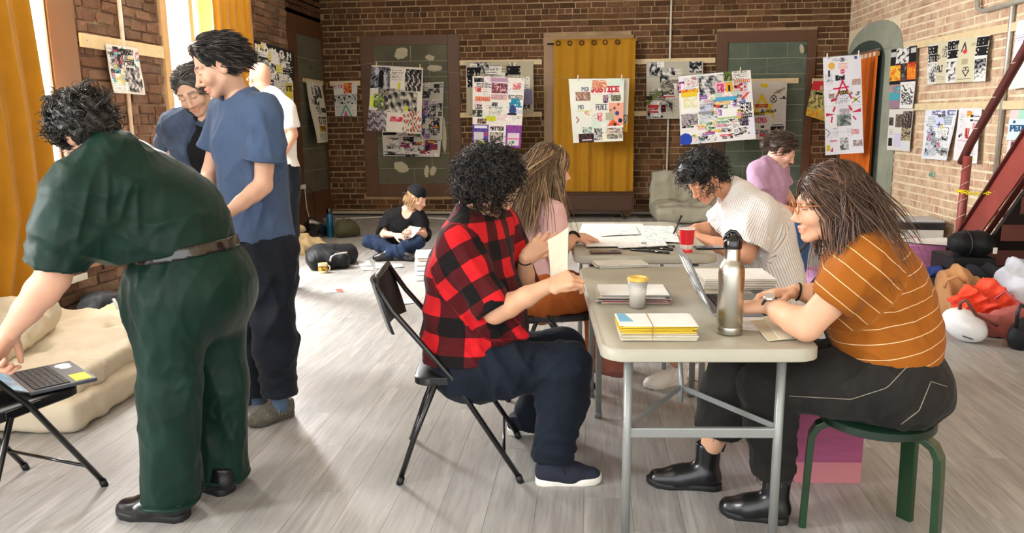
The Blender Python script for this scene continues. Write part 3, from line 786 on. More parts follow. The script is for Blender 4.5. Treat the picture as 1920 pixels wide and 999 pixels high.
def neckband(J, hd, r, m, parent, org, dz=0.012, th=0.009, tilt=(0, 0, 0), name='neckband'):
    ax = nrm(hd.w(0, -0.02, -0.08)-J['N']+V3(*tilt)); e1 = nrm(np.cross(ax, (0, 1, 0))); e2 = np.cross(ax, e1)
    return MB().tube([J['N']+ax*dz+r*(cos(a)*e1+sin(a)*e2) for a in np.linspace(0, 2*pi, 25)], th, 8, cap=False).build(name, m, parent, smooth=True, org=org)
def hem(p, d, r, m, parent, org, th=0.005, name='hem', k=1.0):
    d = nrm(d); e1 = nrm(np.cross(d, (0.1, 1, 0.1))); e2 = np.cross(d, e1)
    return MB().tube([np.array(p)+r*(cos(a)*e1*k+sin(a)*e2) for a in np.linspace(0, 2*pi, 25)], th, 6, cap=False, flat=(d, 0.6, 2.4)).build(name, m, parent, smooth=True, org=org)
# ---- shoes
def foot_frame(heel, toe, up=(0, 0, 1)):
    f = nrm(np.array(toe, float)-np.array(heel, float)); s_ = nrm(np.cross(up, f)); return np.stack([f, s_, np.cross(f, s_)], 1)
def shoe(root, org, heel, toe, m_up, m_sole, style='sneaker', w=1.0, m_lace=None, up=(0, 0, 1), ankle_h=0.07, label=None):
    heel = np.array(heel, float); toe = np.array(toe, float); L = np.linalg.norm(toe-heel); R = foot_frame(heel, toe, up)
    G = lambda x, y, z: heel+R@V3(x*L, y*w, z)
    S = Sdf()
    S.rc(G(0.13, 0, 0.045), G(0.5, 0, 0.04), 0.034*w, 0.038*w, None, 1, 0.03); S.rc(G(0.5, 0, 0.036), G(0.86, 0, 0.026), 0.042*w, 0.030*w, None, 1, 0.03)
    S.rc(G(0.62, 0.014, 0.03), G(0.84, 0.006, 0.026), 0.034*w, 0.026*w, None, 1, 0.03)
    S.rc(G(0.2, 0, 0.05), G(0.19, 0, ankle_h+0.02), 0.036*w, 0.040*w, R[:, 0], 1.18, 0.03)
    S.rc(G(0.3, 0, 0.06), G(0.6, 0, 0.045), 0.036*w, 0.030*w, None, 1, 0.03)
    S.cut(G(0, 0, 0.012), -R[:, 2]); S.cut(G(0.2, 0, ankle_h+0.03), R[:, 2]-0.25*R[:, 0] if style != 'boot' else R[:, 2])
    V, Q = S.mesh(0.0062); V = relax(V, Q, 1)
    root_sh = mesh_np('shoe' if style != 'boot' else 'boot', V, Q, m_up, root, org=org); tag(root_sh, label)
    pts = [(-0.01, 0), (0.01, 0.6), (0.1, 0.95), (0.3, 0.9), (0.5, 0.98), (0.7, 1.2), (0.86, 1.02), (0.96, 0.6), (1.005, 0.08), (0.97, -0.5), (0.88, -0.86), (0.7, -1.0), (0.5, -0.9), (0.3, -0.84), (0.1, -0.92), (0.01, -0.6)]
    th = 0.028 if style != 'boot' else 0.024; n = len(pts); mb = MB()
    prof = [(0.0, 0.94), (0.004, 1.0), (th-0.004, 1.0), (th, 0.95)]
    V = []
    for z, q in prof:
        for x, y in pts:
            tip = 0.010*max(0, (x-0.8)/0.2)**2
            V.append(G(0.5+(x-0.5)*(0.985+0.015*q), y*0.043*q, z+tip))
    Fc = [(i*n+j, i*n+(j+1) % n, (i+1)*n+(j+1) % n, (i+1)*n+j) for i in range(3) for j in range(n)]+[tuple(range(n-1, -1, -1)), tuple(3*n+j for j in range(n))]
    so = MB().add(V, Fc).build('sole', m_sole, root_sh, org=None); so.matrix_parent_inverse = Matrix(); so.data.transform(Matrix.Translation(-Vector(org))); 
    for p in so.data.polygons: p.use_smooth = True
    if style in ('sneaker', 'trainer'):
        mb = MB()
        for i in range(5):
            x = 0.36+0.062*i; z = 0.108-0.010*i
            mb.tube([G(x-0.02, -0.026, z-0.012), G(x, -0.01, z+0.003), G(x+0.01, 0.01, z+0.003), G(x+0.02, 0.026, z-0.012)], 0.0035, 5)
        mb.tube([G(0.36, 0, 0.112), G(0.33, 0.02, 0.118), G(0.38, 0.045, 0.09), G(0.45, 0.054, 0.05)], 0.003, 5); mb.tube([G(0.36, 0, 0.112), G(0.33, -0.02, 0.118), G(0.38, -0.045, 0.09), G(0.44, -0.054, 0.06)], 0.003, 5)
        o = mb.build('lace', m_lace or m_up, root_sh, smooth=True); o.data.transform(Matrix.Translation(-Vector(org)))
    if style == 'trainer':
        mb = MB()
        for q in (-1, 1):
            for i in range(6): mb.tube([G(0.28+0.07*i, q*0.03, 0.085-0.007*i), G(0.32+0.07*i, q*0.043, 0.06), G(0.27+0.07*i, q*0.046, 0.034)], 0.0035, 5)
        o = mb.build('overlay', mat('trainer_overlay', '#8d8a76', 0.6), root_sh, smooth=True); o.data.transform(Matrix.Translation(-Vector(org)))
    if style == 'boot':
        mb = MB()
        mb.tube([G(0.0, 0, ankle_h-0.005), G(-0.03, 0, ankle_h+0.03), G(-0.01, 0, ankle_h+0.05), G(0.05, 0, ankle_h+0.02)], 0.005, 5)
        o = mb.build('pull_tab', mat('black_elastic', '#151517', 0.8), root_sh); o.data.transform(Matrix.Translation(-Vector(org)))
    return root_sh
# ---- hair
def hair_cols(N, K, sides, base, var=0.35, tip=1.0, seed=0, light=None):
    r = np.random.default_rng(seed); b = np.array(base)[None, :]*(1+var*r.normal(size=(N, 1)))
    if light is not None:
        m = r.random((N, 1)) < 0.25; b = np.where(m, np.array(light)*(1+0.2*r.normal(size=(N, 1))), b)
    t = np.linspace(1, tip, K)[None, :, None]; c = np.clip(b[:, None, :]*t, 0.002, 1)
    c = np.repeat(c[:, :, None, :], sides, 2).reshape(-1, 3)
    return np.concatenate([c, np.ones((len(c), 1))], 1)
def scalp_pts(hd, n, ok, seed=0, c=(0, -0.018, 0.035), r=(0.079, 0.097, 0.093)):
    g = np.random.default_rng(seed); out = []
    while len(out) < n:
        d = nrm(g.normal(size=3)); p = V3(*c)+V3(*r)*d
        if ok(p, d): out.append((p, d))
    return np.array([o[0] for o in out]), np.array([o[1] for o in out])
def hair_cap(root, org, hd, m, r=(0.083, 0.101, 0.097), c=(0, -0.018, 0.035), face=True, extra=(), name='hair', noise=0.004, res=0.0055, zcut=None, col=(0.01, 0.008, 0.006), hairline=0.055):
    S = Sdf(); S.el(hd.w(*c), V3(*r)*hd.k, hd.R, 0.02)
    for (cc, rr) in extra: S.el(hd.w(*cc), V3(*rr)*hd.k, hd.R, 0.02*hd.k)
    if face: S.el(hd.w(0, 0.125, hairline-0.105), V3(0.082, 0.088, 0.105)*hd.k, hd.R, 0.01, True); S.el(hd.w(0, 0.02, -0.10), V3(0.12, 0.055, 0.055)*hd.k, hd.R, 0.01, True)
    V, Q = S.mesh(res); V = relax(V, Q, 1); N = normals_np(V, Q); L = hd.loc(V)
    V = V+N*(noise*wob(L, 3, 60))[:, None]
    c_ = np.concatenate([np.tile(np.array(col), (len(V), 1))*(1+0.2*wob(L, 8, 90))[:, None], np.ones((len(V), 1))], 1)
    return mesh_np(name, V, Q, m, root, org=org, attrs={'col': np.clip(c_, 0, 1)})
def curls(root, org, parent, hd, n, ok, length=0.045, hr=0.007, turns=2.2, rad=0.0022, col=(0.012, 0.009, 0.007), seed=1, K=12, r=(0.079, 0.097, 0.093), c=(0, -0.018, 0.035), droop=0.3, lvar=0.4, light=None, name='curl'):
    p, d = scalp_pts(hd, n, ok, seed, c=c, r=r); g = np.random.default_rng(seed+9)
    t = np.linspace(0, 1, K)[None, :, None]; Ln = length*(1+lvar*g.uniform(-1, 1, (n, 1, 1)))
    up = hd.R.T@V3(0, 0, 1); tan = g.normal(size=(n, 3)); tan -= d*(tan*d).sum(1)[:, None]; tan /= np.linalg.norm(tan, axis=1)[:, None]
    b = np.cross(d, tan); ph = g.uniform(0, 6.28, (n, 1, 1)); tw = turns*2*pi*t*(1+0.3*g.normal(size=(n, 1, 1)))+ph
    ax = d[:, None]*Ln*t**0.8+tan[:, None]*Ln*0.55*np.sin(t*1.6)-up[None, None]*droop*Ln*t**2
    C = p[:, None]+ax+hr*(np.minimum(1, t*3))*(tan[:, None]*np.cos(tw)+b[:, None]*np.sin(tw))
    C = hd.c+(C*hd.k)@hd.R.T; Rr = rad*np.sin(np.clip(1-t[..., 0]*0.75, 0, 1)*pi/2)*np.ones((n, 1))
    V, Q = tubes_np(C, Rr, 3)
    return mesh_np(name, V, Q, HAIR, parent, org=org, attrs={'col': hair_cols(n, K, 3, col, seed=seed, light=light)})
def locks(org, parent, hd, n, ok, flow, steps=14, step=0.02, rad=0.0035, col=(0.02, 0.014, 0.01), seed=2, tip=1.0, var=0.3, light=None, name='lock', lvar=0.15, wave=0.0, flat=1.0, push=None, lift=0.006):
    """strands that leave the scalp and follow flow(P_local, t, i) -> direction (local)"""
    p, d = scalp_pts(hd, n, ok, seed); g = np.random.default_rng(seed+3); C = np.zeros((n, steps, 3)); C[:, 0] = p
    lay = lift+0.012*g.random(n); ln = step*(1+lvar*g.uniform(-1, 1, n)); nc = max(12, n//14); cen = p[g.integers(0, n, nc)]; ci = np.argmin(((p[:, None]-cen[None])**2).sum(2), 1)
    jit = g.normal(size=(nc, 3))[ci]*0.16+g.normal(size=(n, 3))*0.05; ph = g.uniform(0, 6.28, nc)[ci]+g.normal(size=n)*0.35
    cc, rr = V3(0, -0.018, 0.035), V3(0.079, 0.097, 0.093)
    for k in range(1, steps):
        q = C[:, k-1]; v = flow(q, k/steps, d)+jit
        if wave: v = v+wave*np.stack([np.sin(ph+k*1.1), np.cos(ph*1.7+k*1.0), 0*ph], 1)
        v /= np.linalg.norm(v, axis=1)[:, None]+1e-9; q = q+v*ln[:, None]
        e = (q-cc)/(rr+lay[:, None]); m = np.linalg.norm(e, axis=1); ins = m < 1
        q[ins] = cc+(q[ins]-cc)/m[ins][:, None]
        if push is not None: q = push(q)
        C[:, k] = q
    t = np.linspace(0, 1, steps); Cw = hd.c+(C*hd.k)@hd.R.T
    V, Q = tubes_np(Cw, rad*hd.k*(np.interp(t, [0, 0.15, 0.7, 1], [0.6, 1, 0.85, 0.15]))[None]*(0.6+0.8*g.random((n, 1))), 3)
    return mesh_np(name, V, Q, HAIR, parent, org=org, attrs={'col': hair_cols(n, steps, 3, col, seed=seed, tip=tip, var=var, light=light)})
def person(label, loc, cat='person', group=None): return thing('person', label, cat, loc, 0, group)
def cuff_open(S, p, d, r, depth=0.03): r = r*0.86; S.rs(np.array(p)-nrm(d)*depth, np.array(p)+nrm(d)*0.03, r, r*1.02, None, 1, 0.004, True)
def bonelens(nm, J):
    if nm: print(nm, ' '.join('%s-%s %.2f' % (a, b, np.linalg.norm(J[a]-J[b])) for a, b in (('SL', 'SR'), ('SL', 'EL'), ('EL', 'WL'), ('SR', 'ER'), ('ER', 'WR'), ('HL', 'KL'), ('KL', 'AL'), ('HR', 'KR'), ('KR', 'AR'), ('N', 'P'), ('HL', 'HR'))), 'AL z%.2f AR z%.2f KL z%.2f KR z%.2f P z%.2f S z%.2f' % (J['AL'][2], J['AR'][2], J['KL'][2], J['KR'][2], J['P'][2], J['SL'][2]))
# ================================================================== PEOPLE
DENIM_BLACK = fabric('washed_black_denim', '#211f1c', 0.85, 0.4, 10, 0.35)
BLACK_RUB = mat('black_rubber', '#17171a', 0.55, var=0.1)
BLACK_LEATHER = mat('black_leather', '#131416', 0.28, var=0.1, bump=0.15, bscale=40, coat=0.25)
BAND_BLACK = mat('black_hair_tie', '#141414', 0.8)
def bracelet(root, org, J, side, t, r, m, name='hair_tie', rr=0.0045, label=None, flat=None):
    c = J['W'+side]+(J['E'+side]-J['W'+side])*t; ax = nrm(J['W'+side]-J['E'+side]); e1 = nrm(np.cross(ax, (0.2, 0.3, 1))); e2 = np.cross(ax, e1)
    pts = [c+r*(cos(a)*e1+sin(a)*e2) for a in np.linspace(0, 2*pi, 19)]
    o = MB().tube(pts, rr, 6, cap=False).build(name, m, root, smooth=True, org=org); return tag(o, label)
def person_mustard():
    J = dict(N=P(1608, 428, 2.63), SL=P(1628, 492, 2.45), SR=P(1600, 470, 2.80), C=P(1648, 530, 2.63), W=P(1682, 610, 2.63), P=P(1678, 690, 2.63),
             HL=P(1672, 716, 2.53), HR=P(1672, 708, 2.73), EL=P(1512, 612, 2.46), WL=P(1440, 572, 2.62), ER=P(1575, 560, 2.86), WR=P(1492, 546, 2.86),
             KL=P(1440, 722, 2.68), KR=P(1385, 700, 2.86), AL=P(1452, 905, 2.72), AR=P(1335, 832, 2.93))
    bonelens('mustard', J)
    org = V3(J['P'][0], J['P'][1], 0); root = person('seated woman in a mustard tee with pale stripes typing at the near table', org)
    f = Fig(J, 1.12, 1.12, 1.22); hd = Head(P(1553, 384, 2.6), (-1, 0.0, -0.1), k=1.04, nose=0.9)
    skin = lin('#d4a484'); hc = lin('#402c1f')
    f.body(root, org, skin, hd, [('L', J['WL']*0+V3(-0.95, 0.28, -0.12), (0.1, -0.1, 1), -1, dict(curls=(0.35, 0.5, 0.3), spread=0.08)),
                                 ('R', V3(-0.98, -0.05, -0.05), (-0.1, 0.1, 1), 1, dict(curls=((0.5, 0.8, 0.4), (0.3, 0.9, 0.5), (0.25, 0.6, 0.4), (0.2, 0.5, 0.4)), spread=0.12))], hc, res=0.008)
    S = Sdf(); f.torso(S, 0.014, 0.06); S.el(P(1600, 560, 2.62), (0.12, 0.15, 0.13), None, 0.08); S.el(P(1655, 640, 2.62), (0.15, 0.19, 0.12), None, 0.06)
    for q in 'LR': f.arm_(S, q, 0.014, 0, 0.62, 0.04, 0.022)
    for q in 'LR':
        e = J['S'+q]+(J['E'+q]-J['S'+q])*0.62; d = J['E'+q]-J['S'+q]; S.cut(e, d, near=e, lim=0.14); cuff_open(S, e, d, 0.056)
    S.cut(P(1690, 660, 2.62), (0.05, 0, -1)); S.rc(J['N'], hd.w(0, 0, -0.06), 0.068, 0.075, None, 1, 0.01, True)
    T = fabric('mustard_jersey', '#92520e', 0.85, 0.3, 7, 0.1, stripes=[(0, 0.048, 0.045, '#e8c79a', 0)])
    tee = garment('tee', S, T, root, org, 0.0068, [((0.5, 0, 1), 34, 0.011, P(1700, 590, 2.5), 0.2), ((0.2, 0, 1), 50, 0.006, P(1640, 610, 2.45), 0.16), ((1, 0, -0.4), 45, 0.005, P(1640, 520, 2.45), 0.12)],
            [(J['N']+V3(0.01, 0, 0.05), J['W']+(J['P']-J['W'])*0.9, 0.12, (0, -1, 0)), (J['SL'], J['EL'], 0.065, (0, -1, 0)), (J['SR'], J['ER'], 0.065, (0, -1, 0))])
    neckband(J, hd, 0.072, mat('mustard_rib', '#8a4c0c', 0.85), tee, org, 0.004, 0.008)
    # jeans, cropped with frayed hems
    S = Sdf(); S.rc(J['HL'], J['HR'], 0.135, None, None, 1, 0.05); S.el(P(1684, 722, 2.63), (0.165, 0.2, 0.145), None, 0.06); S.rc(J['W']*0.3+J['P']*0.7, J['P'], 0.125, 0.14, f.lat, 1.3, 0.05)
    for q, b, o in (('L', 1.88, 0.028), ('R', 1.75, 0.048)): f.leg_(S, q, 0.008, b, 0.04, o)
    for q, b in (('L', 1.88), ('R', 1.75)):
        e = J['K'+q]+(J['A'+q]-J['K'+q])*(b-1); d = J['A'+q]-J['K'+q]; S.cut(e, d, near=e, lim=0.13); cuff_open(S, e, d, 0.058, 0.04)
    S.cut(P(1700, 632, 2.62), (-0.05, 0, 1)); 
    JB = garment('jeans', S, DENIM_BLACK, root, org, 0.0075, [((1, 0, 0.7), 42, 0.008, P(1600, 690, 2.5), 0.16), ((1, 0, -0.5), 55, 0.006, P(1720, 740, 2.5), 0.13), ((0.3, 0, 1), 60, 0.005, J['KL'], 0.14), ((0, 0, 1), 60, 0.004, J['AL']+V3(0, 0, 0.15), 0.14)])
    mb = MB(); thr = mat('orange_stitching', '#8f8573', 0.7)
    def seam(pts, Yc):  # stitching lies on the denim: found by casting onto the mesh
        out = []
        from mathutils.bvhtree import BVHTree
        for px, py in pts:
            o_, d_ = Vector(O3-org), Vector(_ray(px, py)).normalized(); h = bvh.ray_cast(o_, d_)
            if h[0] is not None: out.append(np.array(h[0]+h[1]*0.001*(1 if h[1].dot(d_) < 0 else -1)))
        if len(out) > 1: mb.tube(out, 0.0016, 4)
    from mathutils.bvhtree import BVHTree
    bvh = BVHTree.FromPolygons([v.co for v in JB.data.vertices], [p.vertices[:] for p in JB.data.polygons])
    L = lambda a, b, n=14: [(a[0]+(b[0]-a[0])*i/n, a[1]+(b[1]-a[1])*i/n) for i in range(n+1)]
    seam(L((1480, 742), (1590, 748), 16)+L((1596, 748), (1660, 728), 8)+L((1668, 722), (1722, 665), 8), 0); seam(L((1652, 655), (1700, 686), 8), 0); seam(L((1745, 715), (1776, 725), 5), 0); seam(L((1745, 715), (1725, 765), 6)+L((1722, 770), (1690, 795), 5), 0)
    seam(L((1610, 652), (1775, 662), 22), 0)
    mb.build('stitching', thr, JB, smooth=True)
    g = random.Random(5)
    for q, b in (('L', 1.88), ('R', 1.75)):
        fr = MB()
        e = J['K'+q]+(J['A'+q]-J['K'+q])*(b-1); d = nrm(J['A'+q]-J['K'+q]); e1 = nrm(np.cross(d, (0, 1, 0.1))); e2 = np.cross(d, e1)
        for i in range(46):
            a = 2*pi*i/46; p = e+0.068*(cos(a)*e1+sin(a)*e2); fr.tube([p-d*0.01, p+d*0.008+V3(*[g.uniform(-.006, .006) for _ in range(3)]), p+d*(0.014+0.014*g.random())+V3(*[g.uniform(-.01, .01) for _ in range(3)])], 0.0014, 3)
        fr.build('frayed_hem', mat('fray', '#5a5a5a', 0.9), JB, org=org)['kind'] = 'stuff'
    # chelsea boots
    for (hl, to, lab) in ((F(1478, 978), F(1348, 958), None), (F(1352, 915), F(1212, 905), None)):
        shoe(root, org, hl+V3(0, 0, 0.0), to, BLACK_LEATHER, BLACK_RUB, 'boot', 1.08, ankle_h=0.16)
    # hair: long brown waves swept behind the shoulder
    hp = hair_cap(root, org, hd, HAIR, r=(0.086, 0.104, 0.097), col=hc, hairline=0.07, extra=[((0, -0.05, -0.03), (0.084, 0.06, 0.085))])
    def flow(q, t, d):
        v = np.zeros_like(q); side = np.sign(q[:, 0]+1e-6); on = q[:, 2] > -0.02
        v[:, 2] = np.where(on, -0.9, -1.0); v[:, 1] = np.where(on & (q[:, 1] > -0.01), -0.75, -0.12); v[:, 0] = np.where(on, side*0.5*(1-t)**2, 0)
        return v
    ok = lambda p, d: p[2] > 0.03 and not (p[1] > 0.05 and p[2] < 0.065) and d[2] > 0.05
    def push(q):
        q = q.copy(); low = q[:, 2] < -0.06; q[low, 1] = np.minimum(q[low, 1], 0.045); return q
    locks(org, hp, hd, 2000, ok, flow, 12, 0.028, 0.0016, hc, 3, 1.5, 0.28, light=lin('#604433'), wave=0.13, push=push, lvar=0.25)
    def flow2(q, t, d):
        v = flow(q, t, d); m = (q[:, 2] < -0.01) & (t > 0.3); v[m, 1] = -0.75; v[m, 2] = -0.95; return v
    locks(org, hp, hd, 900, lambda p, d: ok(p, d) and p[1] < -0.02, flow2, 9, 0.0215, 0.0015, hc, 8, 1.6, 0.3, light=lin('#604433'), wave=0.14, lvar=0.35)
    # glasses
    mb = MB()
    for q in (-1, 1):
        mb.tube([hd.w(q*0.033+0.022*cos(a), 0.103, 0.004+0.019*sin(a)) for a in np.linspace(0, 2*pi, 15)], 0.0022, 5, cap=False)
        mb.tube([hd.w(q*0.055, 0.101, 0.01), hd.w(q*0.078, 0.05, 0.01), hd.w(q*0.082, -0.005, 0.005)], 0.0024, 5)
    mb.tube([hd.w(-0.011, 0.104, 0.008), hd.w(0, 0.108, 0.012), hd.w(0.011, 0.104, 0.008)], 0.0022, 5)
    mb.build('glasses', mat('amber_frames', '#a5602a', 0.3, var=0.2), root, smooth=True, org=org)
    bracelet(root, org, J, 'R', 0.05, 0.031, BAND_BLACK, rr=0.004)
    wt = bracelet(root, org, J, 'L', 0.04, 0.031, mat('watch_strap', '#1b1b1b', 0.6), 'wristwatch', 0.006)
    c = J['WL']+(J['EL']-J['WL'])*0.04+V3(-0.005, -0.012, 0.032); MB().lathe([(0.019, 0), (0.02, 0.004), (0.017, 0.008), (0.001, 0.0085)], c, 20, basis((1, 0, 0.1), (0, 1, 0.35), (0, -0.4, 1))).build('watch_face', mat('silver_watch', '#d8d4cc', 0.2, 0.6), wt, smooth=False, org=org)
    return root
person_mustard()
WHITE_RUB = mat('white_rubber', '#e6e2d8', 0.5, var=0.05)
def person_green():
    J = dict(N=P(212, 292, 2.50), SL=P(135, 368, 2.36), SR=P(282, 335, 2.78), C=P(235, 385, 2.58), W=P(310, 450, 2.63), P=P(350, 515, 2.66),
             HL=P(318, 560, 2.56), HR=P(392, 545, 2.78), EL=P(100, 520, 2.33), WL=P(18, 622, 2.32), ER=P(262, 425, 2.98), WR=P(330, 470, 3.02),
             KL=P(318, 740, 2.54), KR=P(412, 715, 2.79), AL=P(318, 935, 2.56), AR=P(415, 888, 2.80))
    bonelens('green', J)
    org = V3(J['P'][0], J['P'][1], 0); root = person('person in a dark green boiler suit leaning over the laptop chair by the near window', org)
    f = Fig(J, 1.45, 1.3, 1.15, 1.15); hd = Head(P(158, 250, 2.50), (-0.8, 0.25, -0.75), (-0.5, 0, 0.85), k=1.02)
    skin = lin('#d9a78c'); hc = lin('#17140f')
    f.g = 0.9; f.leg = 0.9
    f.body(root, org, skin, hd, [('L', V3(-0.5, -0.1, -0.75), (-0.6, 0, 0.5), -1, dict(curls=(0.7, 1.1, 0.7), spread=0.04, k=1.1))], hc, res=0.013)
    f.g = 1.45
    G = fabric('green_satin_twill', '#07291f', 0.5, 0.35, 6, 0.2, sheen=0.08)
    back = [P(330, 345, 2.68), P(390, 415, 2.7)]
    S = Sdf(); f.torso(S, 0.012, 0.08, 1.35, low=False)
    S.rc(P(225, 345, 2.55), P(300, 395, 2.66), 0.135, 0.16, f.lat, 1.15, 0.07); S.rc(P(300, 395, 2.66), P(345, 440, 2.68), 0.165, 0.15, f.lat, 1.2, 0.07)
    S.rc(P(235, 420, 2.6), P(300, 455, 2.64), 0.13, 0.12, f.lat, 1.2, 0.06)
    S.rc(J['N'], P(180, 300, 2.5), 0.07, 0.062, None, 1, 0.04)
    f.arm_(S, 'L', 0.022, 0, 0.86, 0.04, 0.045)
    f.arm_(S, 'R', 0.02, 0, 0.7, 0.04, 0.03)
    e = J['SL']+(J['EL']-J['SL'])*0.86; d = J['EL']-J['SL']; S.cut(e, d+V3(0, 0, -0.02), near=e, lim=0.17); cuff_open(S, e, d, 0.08, 0.05)
    ax = nrm(P(345, 440, 2.7)-P(350, 520, 2.66)); bn = nrm(P(352, 420, 2.66)-P(370, 500, 2.66)); wc = P(348, 466, 2.67); S.rc(wc+bn*0.1, wc-bn*0.02, 0.158, 0.15, f.lat, 1.16, 0.05); S.cut(wc-bn*0.005, -bn)
    S.rc(P(170, 262, 2.5), P(160, 250, 2.5), 0.075, 0.08, None, 1, 0.01, True)
    garment('jumpsuit_top', S, G, root, org, 0.0068, [((1, 0, 1.6), 22, 0.012, P(150, 400, 2.35), 0.2), ((-0.4, 0, 1), 20, 0.012, P(250, 370, 2.45), 0.22), ((1, 0, 0.6), 30, 0.008, J['EL']+V3(0, 0, 0.1), 0.15), ((0.3, 0, 1), 26, 0.008, P(330, 430, 2.5), 0.18)], wr=1.05)
    S = Sdf(); S.rc(wc+bn*0.05, wc-bn*0.06, 0.155, 0.175, f.lat, 1.16, 0.06); S.el(P(352, 540, 2.68), (0.205, 0.235, 0.2), None, 0.07); S.el(P(415, 540, 2.72), (0.10, 0.2, 0.15), None, 0.06)
    for q in 'LR':
        K, A = J['K'+q], J['A'+q]; lat = V3(1, 0, 0)
        S.rs(J['H'+q], K, 0.142, 0.100, None, 1, 0.05); S.rs(K, A+V3(0, 0, 0.0), 0.100, 0.094, lat, 1.1, 0.05)
        S.cut(A+V3(0, 0, -0.02), (0, 0, -1), near=A, lim=0.17); cuff_open(S, A+V3(0, 0, -0.02), (0, 0, -1), 0.078, 0.05)
    S.cut(wc+bn*0.005, bn)
    pants = garment('jumpsuit_trousers', S, G, root, org, 0.008, [((1, 0.2, 0.08), 26, 0.014, J['KL']-V3(0, 0, 0.2), 0.42), ((1, 0.2, 0.05), 28, 0.014, J['KR']-V3(0, 0, 0.2), 0.42), ((1, 0.3, -0.5), 42, 0.012, P(380, 490, 2.55), 0.2), ((1, 0, 0.2), 40, 0.012, P(270, 560, 2.5), 0.16)], wr=0.95)
    for q in 'LR':   # rolled hems
        A = J['A'+q]; pts = [A+V3(0.098*cos(a), 0.093*sin(a), 0.0+0.004*sin(3*a)) for a in np.linspace(0, 2*pi, 29)]
        MB().tube(pts, 0.011, 8, cap=False, flat=((0, 0, 1), 1.7, 0.7)).build('rolled_hem', G, pants, smooth=True, org=org)
    # belt sits in the waist gap
    B = Sdf(); B.rc(wc+bn*0.06, wc-bn*0.06, 0.174, 0.188, f.lat, 1.18); B.cut(wc+bn*0.02, bn); B.cut(wc-bn*0.02, -bn)
    V, Q = B.mesh(0.006); mesh_np('belt', V, Q, mat('dark_leather_belt', '#1d1712', 0.2, coat=0.6, bump=0.1), root, org=org)
    for hl, to in ((F(352, 972), F(222, 962)), (F(432, 925), F(362, 905))):
        shoe(root, org, hl, to, BLACK_LEATHER, BLACK_RUB, 'oxford', 1.15, ankle_h=0.09)
    hp = hair_cap(root, org, hd, HAIR, r=(0.094, 0.112, 0.106), col=hc, hairline=0.02, noise=0.007, extra=[((0, -0.045, -0.015), (0.086, 0.07, 0.068))])
    ok = lambda p, d: not (p[1] > 0.05 and p[2] < 0.07) 
    def flow(q, t, d):
        v = np.stack([0.6*d[:, 0], 0.5*d[:, 1]-0.1, -0.25+0*q[:, 2]], 1); return v+0.8*np.stack([np.sin(9*d[:, 2]+4*t), np.cos(7*d[:, 0]+5*t), np.sin(8*d[:, 1]+5*t)], 1)
    locks(org, hp, hd, 1700, ok, flow, 8, 0.0085, 0.0020, hc, 3, 1.5, 0.4, light=lin('#4a443c'), wave=0.35, lvar=0.5, lift=0.003)
    curls(root, org, hp, hd, 260, ok, 0.022, 0.005, 1.0, 0.0014, hc, 4, light=lin('#4a443c'), r=(0.090, 0.110, 0.104))
    return root
